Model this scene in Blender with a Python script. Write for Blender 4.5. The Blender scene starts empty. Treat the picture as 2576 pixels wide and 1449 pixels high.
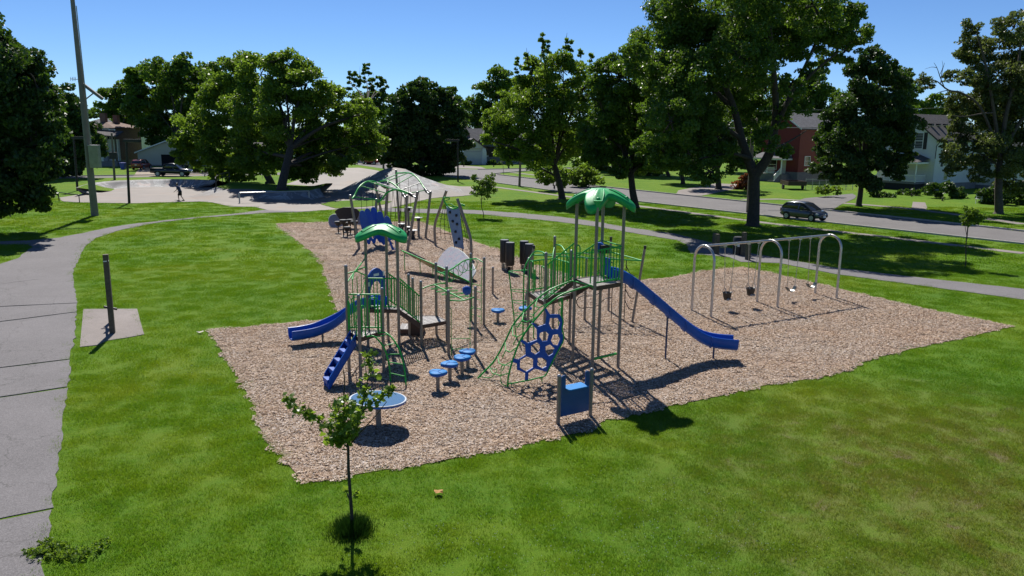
import bpy, bmesh, math, random
import numpy as np
from mathutils import Vector, Matrix
random.seed(7); RNG = np.random.default_rng(11)
SC = bpy.context.scene; COL = SC.collection
R = math.radians

# ------------------------------------------------------------ camera, sky, sun, exposure
CAM_H = 7.2; FPX = 1950.0; PITCH = math.atan(.2026); ROLL = .011
_c, _s = math.cos(PITCH), math.sin(PITCH)
FWD = Vector((0, _c, -_s)); _u0 = Vector((0, _s, _c)); _r0 = Vector((1, 0, 0))
RIGHT = _r0*math.cos(ROLL) + _u0*math.sin(ROLL); UP = -_r0*math.sin(ROLL) + _u0*math.cos(ROLL)
CAMP = Vector((0, 0, CAM_H))
cd = bpy.data.cameras.new('camera'); cam = bpy.data.objects.new('camera', cd); COL.objects.link(cam)
cd.sensor_width = 36.0; cd.sensor_fit = 'HORIZONTAL'; cd.lens = 36.0*FPX/2576.0
cd.clip_start = .1; cd.clip_end = 6000
cam.matrix_world = Matrix(((RIGHT.x, UP.x, -FWD.x, 0), (RIGHT.y, UP.y, -FWD.y, 0), (RIGHT.z, UP.z, -FWD.z, CAM_H), (0, 0, 0, 1)))
SC.camera = cam
SUN_EL, SUN_AZ = R(48), R(-13)          # azimuth measured from +Y towards +X
SUN_DIR = Vector((math.sin(SUN_AZ)*math.cos(SUN_EL), math.cos(SUN_AZ)*math.cos(SUN_EL), math.sin(SUN_EL)))
world = bpy.data.worlds.new('World'); SC.world = world; world.use_nodes = True
wn = world.node_tree; bg = wn.nodes['Background']
sky = wn.nodes.new('ShaderNodeTexSky'); sky.sky_type = 'NISHITA'; sky.sun_disc = False
sky.sun_elevation = SUN_EL; sky.sun_rotation = SUN_AZ
sky.altitude = 0; sky.air_density = .65; sky.dust_density = 0; sky.ozone_density = 10
wn.links.new(sky.outputs[0], bg.inputs[0]); bg.inputs[1].default_value = .080
sd = bpy.data.lights.new('sun', 'SUN'); sd.energy = 5.0; sd.angle = R(.5); sd.color = (1, .955, .88)
so = bpy.data.objects.new('sun', sd); COL.objects.link(so); so.location = (0, 0, 60)
so.rotation_euler = SUN_DIR.to_track_quat('Z', 'Y').to_euler()
SC.view_settings.view_transform = 'Standard'; SC.view_settings.look = 'None'
SC.view_settings.exposure = 0.5; SC.view_settings.gamma = 1.0
SC.view_settings.use_curve_mapping = False
SC.cycles.max_bounces = 6; SC.cycles.diffuse_bounces = 3; SC.cycles.transmission_bounces = 4; SC.cycles.transparent_max_bounces = 8

# ------------------------------------------------------------ survey helpers: sightings of the photograph turned into places in the world
KS = 4000/2576.0
def ray(x, y):
    x /= KS; y /= KS
    return FWD + RIGHT*((x-1288)/FPX) - UP*((y-724.5)/FPX)
def g(x, y, z=0.0):                      # where the sight line meets height z
    d = ray(x, y); return CAMP + d*((z-CAM_H)/d.z)
def dep(x, y, Y):                        # where it reaches the distance Y
    d = ray(x, y); return CAMP + d*(Y/d.y)
def pl(x, y, p, dirv):                   # where it meets the upright plane through p along dirv
    d = ray(x, y); n = Vector((-dirv[1], dirv[0], 0)); t = (Vector(p)-CAMP).dot(n)/d.dot(n)
    return CAMP + d*t
def V(*a): return Vector(a if len(a) == 3 else (a[0], a[1], 0))

# ------------------------------------------------------------ mesh builder
class MB:
    def __init__(s): s.v = []; s.f = []; s.sm = []
    def add(s, vs, fs, smooth=False):
        o = len(s.v); s.v += [tuple(p) for p in vs]; s.f += [tuple(i+o for i in f) for f in fs]; s.sm += [smooth]*len(fs); return s
    def box(s, c, size, rz=0, tilt=None):
        hx, hy, hz = size[0]/2, size[1]/2, size[2]/2
        m = Matrix.Rotation(rz, 3, 'Z')
        if tilt is not None: m = m @ tilt
        vs = [Vector(c)+m @ Vector((x*hx, y*hy, z*hz)) for z in (-1, 1) for y in (-1, 1) for x in (-1, 1)]
        return s.add(vs, [(0,2,3,1),(4,5,7,6),(0,1,5,4),(2,6,7,3),(0,4,6,2),(1,3,7,5)])
    def tube(s, pts, r, n=8, closed=False, cap=True, smooth=True):
        pts = [Vector(p) for p in pts]; m = len(pts); rs = r if isinstance(r, (list, tuple)) else [r]*m
        rings = []; prev = None
        for i, p in enumerate(pts):
            if closed: t = pts[(i+1) % m]-pts[i-1]
            else: t = pts[min(i+1, m-1)]-pts[max(i-1, 0)]
            if t.length < 1e-9: t = Vector((0, 0, 1))
            t.normalize()
            if prev is None:
                a = Vector((0, 0, 1)) if abs(t.z) < .9 else Vector((1, 0, 0))
                u = t.cross(a).normalized()
            else:
                u = prev - t*prev.dot(t)
                if u.length < 1e-6: u = t.orthogonal()
                u.normalize()
            prev = u; w = t.cross(u)
            rings.append([p+(u*math.cos(2*math.pi*k/n)+w*math.sin(2*math.pi*k/n))*rs[i] for k in range(n)])
        vs = [q for ring in rings for q in ring]; fs = []
        mm = m if closed else m-1
        for i in range(mm):
            a, b = i*n, ((i+1) % m)*n
            for k in range(n): fs.append((a+k, a+(k+1) % n, b+(k+1) % n, b+k))
        s.add(vs, fs, smooth)
        if cap and not closed:
            s.add(rings[0], [tuple(range(n))[::-1]]); s.add(rings[-1], [tuple(range(n))])
        return s
    def cyl(s, p, r, h, n=12, r2=None, smooth=True): return s.tube([Vector(p), Vector(p)+Vector((0, 0, h))], [r, r if r2 is None else r2], n, smooth=smooth)
    def lathe(s, c, prof, n=16):         # prof: (radius, z) from bottom to top
        pts = [Vector(c)+Vector((0, 0, z)) for _, z in prof]
        vs = []; fs = []
        for (rr, z) in prof:
            for k in range(n): vs.append(Vector(c)+Vector((rr*math.cos(2*math.pi*k/n), rr*math.sin(2*math.pi*k/n), z)))
        for i in range(len(prof)-1):
            for k in range(n): fs.append((i*n+k, i*n+(k+1) % n, (i+1)*n+(k+1) % n, (i+1)*n+k))
        s.add(vs, fs, True)
        s.add(vs[:n], [tuple(range(n))[::-1]]); s.add(vs[-n:], [tuple(range(n))]); return s
    def prism(s, poly, z0, z1):          # flat polygon (x, y) pulled up from z0 to z1
        n = len(poly); ar = sum(poly[i][0]*poly[(i+1) % n][1]-poly[(i+1) % n][0]*poly[i][1] for i in range(n))
        if ar < 0: poly = poly[::-1]
        vs = [Vector((p[0], p[1], z0)) for p in poly]+[Vector((p[0], p[1], z1)) for p in poly]
        fs = [tuple(range(n))[::-1], tuple(range(n, 2*n))]+[(i, (i+1) % n, (i+1) % n+n, i+n) for i in range(n)]
        return s.add(vs, fs)
    def slab3(s, poly, off):             # any planar 3D polygon given thickness along off
        n = len(poly); off = Vector(off); vs = [Vector(p) for p in poly]; vs += [p+off for p in vs]
        nn = Vector((0, 0, 0))
        for i in range(n): nn += vs[i].cross(vs[(i+1) % n])
        a = tuple(range(n)); b = tuple(range(n, 2*n)); side = [(i, (i+1) % n, (i+1) % n+n, i+n) for i in range(n)]
        if nn.dot(off) > 0: fs = [a[::-1], b]+side
        else: fs = [a, b[::-1]]+[f[::-1] for f in side]
        return s.add(vs, fs)
    def loft(s, rings, closed=True, cap=True, smooth=True):
        n = len(rings[0]); vs = [p for r_ in rings for p in r_]; fs = []
        for i in range(len(rings)-1):
            for k in range(n if closed else n-1):
                fs.append((i*n+k, i*n+(k+1) % n, (i+1)*n+(k+1) % n, (i+1)*n+k))
        s.add(vs, fs, smooth)
        if cap: s.add(rings[0], [tuple(range(n))[::-1]]); s.add(rings[-1], [tuple(range(n))])
        return s
    def build(s, name, mat, parent=None, loc=None, **tags):
        me = bpy.data.meshes.new(name)
        o0 = Vector((0, 0, 0))
        if parent is not None:
            q = parent
            while q is not None: o0 += q.location; q = q.parent
        elif loc is not None: o0 = Vector(loc)
        me.from_pydata([(p[0]-o0.x, p[1]-o0.y, p[2]-o0.z) for p in s.v], [], s.f)
        if any(s.sm): me.polygons.foreach_set('use_smooth', s.sm)
        for m in (mat if isinstance(mat, (list, tuple)) else [mat]): me.materials.append(m)
        me.update()
        ob = bpy.data.objects.new(name, me); COL.objects.link(ob)
        if parent is not None: ob.parent = parent
        elif loc is not None: ob.location = loc
        for k, v in tags.items(): ob[k] = v
        return ob
def tag(o, label=None, cat=None, group=None, kind=None):
    if label: o['label'] = label
    if cat: o['category'] = cat
    if group: o['group'] = group
    if kind: o['kind'] = kind
    return o
def thing(name, label, cat, loc, group=None):
    o = bpy.data.objects.new(name, None); COL.objects.link(o); o.location = loc; o.empty_display_size = .2
    return tag(o, label, cat, group)
def copy_tree(o, parent=None):
    c = o.copy(); COL.objects.link(c); c.parent = parent
    for ch in [q for q in o.children]: copy_tree(ch, c)
    return c
def share(src, name, parent, loc, rot=None, scale=None):     # one more piece with the same mesh
    o = bpy.data.objects.new(name, src.data); COL.objects.link(o); o.parent = parent; o.location = loc
    if rot is not None: o.rotation_euler = rot
    if scale is not None: o.scale = scale
    return o
def lerp(a, b, t): return Vector(a)*(1-t)+Vector(b)*t
def bez(p, n=12):                        # smooth curve through points (Catmull-Rom)
    p = [Vector(q) for q in p]; out = []
    for i in range(len(p)-1):
        a = p[max(i-1, 0)]; b = p[i]; c = p[i+1]; d = p[min(i+2, len(p)-1)]
        for k in range(n):
            t = k/n; out.append(.5*((2*b)+(c-a)*t+(2*a-5*b+4*c-d)*t*t+(3*b-a-3*c+d)*t**3))
    out.append(p[-1]); return out
def bend(pts, r=.12, n=5):               # polyline with rounded corners
    pts = [Vector(p) for p in pts]; out = [pts[0]]
    for i in range(1, len(pts)-1):
        a, b, c = pts[i-1], pts[i], pts[i+1]
        ra = min(r, (a-b).length*.45, (c-b).length*.45); p0 = b+(a-b).normalized()*ra; p1 = b+(c-b).normalized()*ra
        for k in range(n+1):
            t = k/n; out.append(p0*(1-t)**2+b*2*t*(1-t)+p1*t*t)
    out.append(pts[-1]); return out
def inside(P, poly):                     # numpy point-in-polygon
    x, y = P[:, 0], P[:, 1]; r = np.zeros(len(P), bool); n = len(poly)
    for i in range(n):
        x0, y0 = poly[i][:2]; x1, y1 = poly[(i+1) % n][:2]
        if y0 == y1: continue
        c = ((y0 > y) != (y1 > y)) & (x < (x1-x0)*(y-y0)/(y1-y0)+x0); r ^= c
    return r
def rough_edge(poly, step=.25, amp=.06, seed=1):
    rr = random.Random(seed); out = []
    for i in range(len(poly)):
        a = Vector(poly[i][:2]); b = Vector(poly[(i+1) % len(poly)][:2]); d = b-a; n = max(1, int(d.length/step))
        nn = Vector((-d.y, d.x)).normalized() if d.length > 0 else Vector((0, 0))
        for k in range(n): q = a+d*(k/n)+nn*rr.uniform(-amp, amp); out.append((q.x, q.y))
    return out

# ------------------------------------------------------------ materials
def new_mat(name):
    m = bpy.data.materials.new(name); m.use_nodes = True; nt = m.node_tree
    return m, nt, nt.nodes['Principled BSDF']
def N(nt, t, **kw):
    n = nt.nodes.new(t)
    for k, v in kw.items():
        if k.startswith('i_'): n.inputs[k[2:].replace('_', ' ')].default_value = v
        else: setattr(n, k, v)
    return n
def noise(nt, scale, detail=3, coord=None, rough=.6, dist=0):
    n = N(nt, 'ShaderNodeTexNoise'); n.inputs['Scale'].default_value = scale; n.inputs['Detail'].default_value = detail
    n.inputs['Roughness'].default_value = rough; n.inputs['Distortion'].default_value = dist
    if coord is not None: nt.links.new(coord, n.inputs['Vector'])
    return n
def ramp(nt, src, stops, interp='LINEAR'):
    r = N(nt, 'ShaderNodeValToRGB'); r.color_ramp.interpolation = interp
    e = r.color_ramp.elements
    while len(e) < len(stops): e.new(.5)
    for el, (p, c) in zip(e, stops): el.position = p; el.color = (*c, 1) if len(c) == 3 else c
    nt.links.new(src, r.inputs[0]); return r
def mix(nt, f, a, b, mode='MIX'):
    m = N(nt, 'ShaderNodeMix', data_type='RGBA', blend_type=mode)
    for src, i in ((f, 0), (a, 6), (b, 7)):
        if isinstance(src, (int, float)): m.inputs[i].default_value = src
        elif isinstance(src, tuple): m.inputs[i].default_value = (*src, 1)
        else: nt.links.new(src, m.inputs[i])
    return m.outputs[2]
def bump(nt, b, h, strength=.3, dist=.02):
    n = N(nt, 'ShaderNodeBump'); n.inputs['Strength'].default_value = strength; n.inputs['Distance'].default_value = dist
    nt.links.new(h, n.inputs['Height']); nt.links.new(n.outputs[0], b.inputs['Normal'])
def geo(nt): return N(nt, 'ShaderNodeNewGeometry').outputs['Position']
def objc(nt): return N(nt, 'ShaderNodeTexCoord').outputs['Object']
def simple(name, col, rough=.5, metal=0.0, var=.12, scale=6.0, bmp=0.0, bscale=60, spec=None, grime=0.0):
    m, nt, b = new_mat(name); p = geo(nt)
    n = noise(nt, scale, 4, p); d = tuple(c*(1-var) for c in col); l = tuple(min(1, c*(1+var)) for c in col)
    c = ramp(nt, n.outputs[0], [(.3, d), (.7, l)]).outputs[0]
    if grime:
        n3 = noise(nt, 2.3, 6, p, .7); k = ramp(nt, n3.outputs[0], [(.5, (0, 0, 0)), (.75, (grime,)*3)])
        c = mix(nt, k.outputs[0], c, tuple(x*.35+.03 for x in col))
    nt.links.new(c, b.inputs['Base Color']); b.inputs['Roughness'].default_value = rough; b.inputs['Metallic'].default_value = metal
    rn = noise(nt, scale*3, 3, p); rr = N(nt, 'ShaderNodeMapRange'); rr.inputs['To Min'].default_value = max(.02, rough-.1); rr.inputs['To Max'].default_value = min(1, rough+.12)
    nt.links.new(rn.outputs[0], rr.inputs[0]); nt.links.new(rr.outputs[0], b.inputs['Roughness'])
    if spec is not None: b.inputs['Specular IOR Level'].default_value = spec
    if bmp: bump(nt, b, noise(nt, bscale, 4, p).outputs[0], bmp)
    return m
M = {}
M['taupe'] = simple('post_taupe_paint', (.22, .185, .15), .42, .0, .06, 3, grime=.15)
M['green'] = simple('green_paint', (.014, .35, .045), .38, 0, .1, 5, spec=.3)
M['canopy'] = simple('green_plastic', (.008, .33, .085), .45, 0, .12, 2.5, .05, 25, grime=.1, spec=.3)
M['blue'] = simple('blue_plastic', (.010, .085, .40), .42, 0, .12, 2, .06, 40, grime=.12, spec=.3)
M['bluelite'] = simple('sky_blue_plastic', (.012, .19, .50), .6, 0, .1, 8, grime=.1, spec=.2)
M['bluepale'] = simple('greyblue_plastic', (.16, .25, .40), .45, 0, .08, 5, grime=.1)
M['brown'] = simple('brown_coating', (.055, .026, .019), .5, 0, .12, 8)
M['steel'] = simple('galvanised_steel', (.47, .46, .45), .38, .75, .12, 9)
M['black'] = simple('black_plastic', (.012, .012, .013), .42, 0, .2, 12)
M['rope'] = simple('black_rope', (.02, .02, .018), .85, 0, .2, 60)
M['white'] = simple('white_paint', (.76, .76, .74), .5, 0, .05, 3, grime=.2)
M['wood'] = simple('weathered_wood', (.10, .08, .055), .85, 0, .3, 9, .4, 40)
M['polewood'] = simple('pole_wood', (.16, .13, .105), .85, 0, .25, 5, .4, 30)
M['polesteel'] = simple('pole_concrete', (.20, .185, .165), .7, 0, .12, 2, .1, 50)
M['blackmetal'] = simple('black_metal', (.018, .017, .017), .5, .2, .2, 5)
M['rubber'] = simple('tyre_rubber', (.016, .016, .017), .8, 0, .15, 20)
M['bark'] = simple('bark', (.045, .036, .029), .92, 0, .4, 7, .7, 22)
M['barklite'] = simple('grey_bark', (.075, .062, .05), .92, 0, .35, 7, .7, 22)
M['roofgrey'] = None
def kerb_mat():
    return simple('kerb_concrete', (.40, .38, .35), .85, 0, .16, 3, .2, 60, grime=.4)
M['kerb'] = kerb_mat()
def deck_mat():
    m, nt, b = new_mat('deck_coating'); n = noise(nt, 14, 3, geo(nt))
    c = ramp(nt, n.outputs[0], [(.35, (.30, .27, .25)), (.65, (.42, .39, .37))]); nt.links.new(c.outputs[0], b.inputs['Base Color']); b.inputs['Roughness'].default_value = .42; return m
M['deck'] = deck_mat()
def pavement(name, base, tint=(.9, .88, .95), speck=.35, cracks=True, patches=0.25):
    m, nt, b = new_mat(name); p = geo(nt)
    big = noise(nt, .35, 5, p, .65); med = noise(nt, 3.1, 5, p, .7); fine = noise(nt, 70, 2, p, .7); grit = N(nt, 'ShaderNodeTexVoronoi'); grit.inputs['Scale'].default_value = 55; nt.links.new(p, grit.inputs['Vector'])
    c = ramp(nt, big.outputs[0], [(.3, tuple(x*(1-patches) for x in base)), (.7, tuple(x*(1+patches*.6) for x in base))]).outputs[0]
    c = mix(nt, ramp(nt, med.outputs[0], [(.35, (0, 0, 0)), (.75, (.35,)*3)]).outputs[0], c, tuple(x*.6 for x in base))
    c = mix(nt, speck, c, ramp(nt, grit.outputs['Color'], [(.2, tuple(x*.55 for x in base)), (.55, base), (.9, tuple(min(.8, x*1.6) for x in base))]).outputs[0])
    if cracks:
        v = N(nt, 'ShaderNodeTexVoronoi', feature='DISTANCE_TO_EDGE'); v.inputs['Scale'].default_value = .28
        wv = noise(nt, 1.4, 4, p); vm = N(nt, 'ShaderNodeVectorMath', operation='ADD'); nt.links.new(p, vm.inputs[0]); nt.links.new(wv.outputs['Color'], vm.inputs[1]); nt.links.new(vm.outputs[0], v.inputs['Vector'])
        k = ramp(nt, v.outputs[0], [(.0, (.55,)*3), (.006, (0, 0, 0))]); c = mix(nt, k.outputs[0], c, (.05, .05, .045))
    nt.links.new(c, b.inputs['Base Color']); b.inputs['Roughness'].default_value = .88; b.inputs['Specular IOR Level'].default_value = .25
    bump(nt, b, fine.outputs[0], .35, .012); return m
M['asphalt'] = pavement('road_asphalt', (.16, .15, .148), speck=.3)
M['path'] = pavement('path_asphalt', (.165, .155, .158), speck=.45)
M['concrete'] = pavement('pad_concrete', (.24, .21, .195), speck=.25, cracks=False)
def skate_mat():
    m, nt, b = new_mat('skate_concrete'); p = geo(nt)
    big = noise(nt, .3, 5, p, .65); c = ramp(nt, big.outputs[0], [(.3, (.135, .112, .098)), (.7, (.185, .155, .135))]).outputs[0]
    st = noise(nt, .22, 6, p, .7, 1.0); c = mix(nt, ramp(nt, st.outputs[0], [(.55, (0, 0, 0)), (.68, (.5,)*3)]).outputs[0], c, (.19, .105, .055))
    N2 = N(nt, 'ShaderNodeNewGeometry'); sep = N(nt, 'ShaderNodeSeparateXYZ'); nt.links.new(N2.outputs['Normal'], sep.inputs[0])
    sl = ramp(nt, sep.outputs[2], [(.955, (1, 1, 1)), (.985, (0, 0, 0))])     # steep banks carry the faded paint
    gr = noise(nt, .55, 7, p, .72, 1.6); gk = ramp(nt, gr.outputs[0], [(.5, (0, 0, 0)), (.54, (1, 1, 1)), (.6, (.1,)*3), (.66, (.9,)*3), (.7, (0, 0, 0))])
    c = mix(nt, sl.outputs[0], c, mix(nt, gk.outputs[0], (.17, .165, .17), (.36, .37, .37)))
    pk = noise(nt, .35, 4, p, .6); pm = ramp(nt, pk.outputs[0], [(.62, (0, 0, 0)), (.66, (.75,)*3)]); pm2 = mix(nt, 1.0, pm.outputs[0], sl.outputs[0], 'MULTIPLY')
    c = mix(nt, pm2, c, (.36, .28, .26))
    nt.links.new(c, b.inputs['Base Color']); b.inputs['Roughness'].default_value = .75; bump(nt, b, noise(nt, 60, 2, p).outputs[0], .15, .01); return m
M['skate'] = skate_mat()
def lawn_colour(nt, p):
    """patchy lawn: fresh and yellow-green drifts, clover, worn dry ground to the lower right"""
    a = noise(nt, .16, 5, p, .6, .4); b_ = noise(nt, .9, 5, p, .65); c_ = noise(nt, 6, 4, p, .7); d_ = noise(nt, 45, 2, p, .7)
    c = ramp(nt, a.outputs[0], [(.34, (.080, .190, .014)), (.5, (.130, .235, .016)), (.68, (.180, .250, .020))]).outputs[0]
    c = mix(nt, ramp(nt, b_.outputs[0], [(.42, (0, 0, 0)), (.7, (.6,)*3)]).outputs[0], c, (.070, .185, .014))
    c = mix(nt, ramp(nt, c_.outputs[0], [(.4, (0, 0, 0)), (.8, (.55,)*3)]).outputs[0], c, (.165, .225, .022))
    s = N(nt, 'ShaderNodeVectorMath', operation='DISTANCE'); nt.links.new(p, s.inputs[0]); s.inputs[1].default_value = (10.5, 14.5, 0)
    r1 = N(nt, 'ShaderNodeMapRange'); r1.inputs['From Min'].default_value = 9; r1.inputs['From Max'].default_value = 3.0; nt.links.new(s.outputs['Value'], r1.inputs[0])
    n5 = noise(nt, 1.15, 6, p, .68, .6); wear = N(nt, 'ShaderNodeMath', operation='MULTIPLY'); nt.links.new(r1.outputs[0], wear.inputs[0]); nt.links.new(ramp(nt, n5.outputs[0], [(.38, (.25,)*3), (.62, (1, 1, 1))]).outputs[0], wear.inputs[1])
    c = mix(nt, wear.outputs[0], c, mix(nt, c_.outputs[0], (.13, .165, .03), (.21, .19, .07)))
    return c, d_, n5, r1
def lawn_mat():
    m, nt, b = new_mat('lawn_soil_and_grass'); p = geo(nt); c, d_, n5, r1 = lawn_colour(nt, p)
    bare = N(nt, 'ShaderNodeMath', operation='MULTIPLY'); nt.links.new(ramp(nt, n5.outputs[0], [(.60, (0, 0, 0)), (.68, (1, 1, 1))]).outputs[0], bare.inputs[0]); nt.links.new(r1.outputs[0], bare.inputs[1])
    c = mix(nt, bare.outputs[0], c, (.22, .17, .11))
    c = mix(nt, ramp(nt, d_.outputs[0], [(.3, (.65,)*3), (.6, (0, 0, 0))]).outputs[0], c, (.045, .09, .01))
    nt.links.new(c, b.inputs['Base Color']); b.inputs['Roughness'].default_value = .95; b.inputs['Specular IOR Level'].default_value = .1
    bump(nt, b, d_.outputs[0], .9, .05); return m
M['lawn'] = lawn_mat()
def blade_mat():
    m, nt, b = new_mat('grass_blades'); p = geo(nt); c, d_, n5, r1 = lawn_colour(nt, p)
    at = N(nt, 'ShaderNodeAttribute', attribute_name='tint'); c = mix(nt, at.outputs['Fac'], mix(nt, 1.0, c, (.75, .85, .6), 'MULTIPLY'), mix(nt, 1.0, c, (1.35, 1.2, 1.1), 'MULTIPLY'))
    nt.links.new(c, b.inputs['Base Color']); b.inputs['Roughness'].default_value = .6; b.inputs['Specular IOR Level'].default_value = .25
    tr = N(nt, 'ShaderNodeBsdfTranslucent'); nt.links.new(mix(nt, 1.0, c, (1.25, 1.3, .6), 'MULTIPLY'), tr.inputs[0])
    ms = N(nt, 'ShaderNodeMixShader'); ms.inputs[0].default_value = .45; nt.links.new(b.outputs[0], ms.inputs[1]); nt.links.new(tr.outputs[0], ms.inputs[2])
    nt.links.new(ms.outputs[0], nt.nodes['Material Output'].inputs[0]); return m
M['blade'] = blade_mat()
def mulch_mat(chip=False):
    m, nt, b = new_mat('wood_chips' if chip else 'wood_chip_bed'); p = geo(nt)
    cols = [(.0, (.17, .105, .07)), (.25, (.38, .27, .18)), (.5, (.53, .41, .30)), (.72, (.58, .48, .40)), (.9, (.68, .60, .53)), (1, (.42, .36, .35))]
    if chip:
        at = N(nt, 'ShaderNodeAttribute', attribute_name='tint'); c = ramp(nt, at.outputs['Fac'], cols).outputs[0]
    else:
        w = noise(nt, 9, 3, p); vm = N(nt, 'ShaderNodeVectorMath', operation='MULTIPLY_ADD'); nt.links.new(w.outputs['Color'], vm.inputs[0]); vm.inputs[1].default_value = (.12, .12, 0); nt.links.new(p, vm.inputs[2])
        v = N(nt, 'ShaderNodeTexVoronoi'); v.inputs['Scale'].default_value = 42; nt.links.new(vm.outputs[0], v.inputs['Vector'])
        sp = N(nt, 'ShaderNodeSeparateColor'); nt.links.new(v.outputs['Color'], sp.inputs[0]); c = ramp(nt, sp.outputs[0], cols).outputs[0]
        c = mix(nt, ramp(nt, v.outputs['Distance'], [(.25, (0, 0, 0)), (.7, (.8,)*3)]).outputs[0], c, (.10, .06, .04)); bump(nt, b, v.outputs['Distance'], .8, .03)
    big = noise(nt, .45, 4, p, .6); c = mix(nt, ramp(nt, big.outputs[0], [(.35, (0, 0, 0)), (.7, (.5,)*3)]).outputs[0], c, mix(nt, 1.0, c, (1.0, .82, .66), 'MULTIPLY'))
    nt.links.new(c, b.inputs['Base Color']); b.inputs['Roughness'].default_value = .85; b.inputs['Specular IOR Level'].default_value = .2; return m
M['mulch'] = mulch_mat(); M['chip'] = mulch_mat(True)
def leaf_mat(name, dark, light, trans, tw=.42, rough=.45):
    m, nt, b = new_mat(name); at = N(nt, 'ShaderNodeAttribute', attribute_name='tint')
    c = ramp(nt, at.outputs['Fac'], [(0, dark), (1, light)]).outputs[0]; nt.links.new(c, b.inputs['Base Color']); b.inputs['Roughness'].default_value = rough; b.inputs['Specular IOR Level'].default_value = .35
    tr = N(nt, 'ShaderNodeBsdfTranslucent'); nt.links.new(ramp(nt, at.outputs['Fac'], [(0, tuple(x*.7 for x in trans)), (1, trans)]).outputs[0], tr.inputs[0])
    ms = N(nt, 'ShaderNodeMixShader'); ms.inputs[0].default_value = tw; nt.links.new(b.outputs[0], ms.inputs[1]); nt.links.new(tr.outputs[0], ms.inputs[2])
    nt.links.new(ms.outputs[0], nt.nodes['Material Output'].inputs[0]); return m
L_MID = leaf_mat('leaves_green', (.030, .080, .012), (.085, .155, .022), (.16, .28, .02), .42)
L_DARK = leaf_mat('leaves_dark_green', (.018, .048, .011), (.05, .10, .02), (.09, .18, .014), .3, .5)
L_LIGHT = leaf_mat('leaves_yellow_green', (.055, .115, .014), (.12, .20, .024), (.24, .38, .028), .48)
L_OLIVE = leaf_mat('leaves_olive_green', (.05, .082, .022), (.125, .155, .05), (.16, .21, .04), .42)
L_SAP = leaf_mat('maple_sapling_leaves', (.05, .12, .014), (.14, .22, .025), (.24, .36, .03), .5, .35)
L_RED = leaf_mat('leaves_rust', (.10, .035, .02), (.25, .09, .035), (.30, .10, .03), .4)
def siding(name, col, pitch=.2, rough=.6):
    m, nt, b = new_mat(name); p = geo(nt); n = noise(nt, .8, 4, p); c = ramp(nt, n.outputs[0], [(.3, tuple(x*.9 for x in col)), (.7, col)]).outputs[0]
    nt.links.new(c, b.inputs['Base Color']); b.inputs['Roughness'].default_value = rough
    sp = N(nt, 'ShaderNodeSeparateXYZ'); nt.links.new(p, sp.inputs[0]); f = N(nt, 'ShaderNodeMath', operation='FRACT'); mu = N(nt, 'ShaderNodeMath', operation='MULTIPLY'); mu.inputs[1].default_value = 1/pitch
    nt.links.new(sp.outputs[2], mu.inputs[0]); nt.links.new(mu.outputs[0], f.inputs[0]); bump(nt, b, f.outputs[0], 1.0, .03); return m
M['sidingwhite'] = siding('white_clapboard', (.70, .71, .71)); M['sidingbeige'] = siding('beige_clapboard', (.62, .57, .47)); M['sidingred'] = siding('red_clapboard', (.20, .022, .030)); M['sidingcream'] = siding('cream_clapboard', (.68, .67, .60))
def shingle(name, col):
    m, nt, b = new_mat(name); p = geo(nt)
    sp = N(nt, 'ShaderNodeSeparateXYZ'); nt.links.new(p, sp.inputs[0]); ad = N(nt, 'ShaderNodeMath', operation='ADD'); nt.links.new(sp.outputs[0], ad.inputs[0]); nt.links.new(sp.outputs[1], ad.inputs[1])
    cb = N(nt, 'ShaderNodeCombineXYZ'); nt.links.new(ad.outputs[0], cb.inputs[0]); nt.links.new(sp.outputs[2], cb.inputs[1])
    br = N(nt, 'ShaderNodeTexBrick'); br.inputs['Scale'].default_value = 1; br.inputs['Brick Width'].default_value = .45; br.inputs['Row Height'].default_value = .16; br.inputs['Mortar Size'].default_value = .012
    nt.links.new(cb.outputs[0], br.inputs['Vector']); br.inputs['Color1'].default_value = (*[x*.75 for x in col], 1); br.inputs['Color2'].default_value = (*[x*1.2 for x in col], 1); br.inputs['Mortar'].default_value = (*[x*.4 for x in col], 1)
    n = noise(nt, .7, 5, p, .7); c = mix(nt, ramp(nt, n.outputs[0], [(.4, (0, 0, 0)), (.75, (.5,)*3)]).outputs[0], br.outputs[0], tuple(x*.6 for x in col))
    nt.links.new(c, b.inputs['Base Color']); b.inputs['Roughness'].default_value = .9; bump(nt, b, br.outputs[1], .5, .03); return m
M['roofgrey'] = shingle('grey_shingles', (.13, .128, .135)); M['roofdark'] = shingle('dark_shingles', (.085, .075, .075)); M['roofbrown'] = shingle('brown_shingles', (.17, .105, .08)); M['roofpale'] = shingle('pale_shingles', (.33, .33, .34))
def brick_mat():
    m, nt, b = new_mat('red_brick'); p = geo(nt); sp = N(nt, 'ShaderNodeSeparateXYZ'); nt.links.new(p, sp.inputs[0]); ad = N(nt, 'ShaderNodeMath', operation='ADD'); nt.links.new(sp.outputs[0], ad.inputs[0]); nt.links.new(sp.outputs[1], ad.inputs[1])
    cb = N(nt, 'ShaderNodeCombineXYZ'); nt.links.new(ad.outputs[0], cb.inputs[0]); nt.links.new(sp.outputs[2], cb.inputs[1]); br = N(nt, 'ShaderNodeTexBrick'); br.inputs['Scale'].default_value = 1; br.inputs['Brick Width'].default_value = .22; br.inputs['Row Height'].default_value = .075; br.inputs['Mortar Size'].default_value = .01
    br.inputs['Color1'].default_value = (.17, .055, .035, 1); br.inputs['Color2'].default_value = (.11, .04, .03, 1); br.inputs['Mortar'].default_value = (.22, .19, .17, 1); nt.links.new(cb.outputs[0], br.inputs['Vector']); nt.links.new(br.outputs[0], b.inputs['Base Color']); b.inputs['Roughness'].default_value = .9; return m
M['brick'] = brick_mat()
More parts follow.
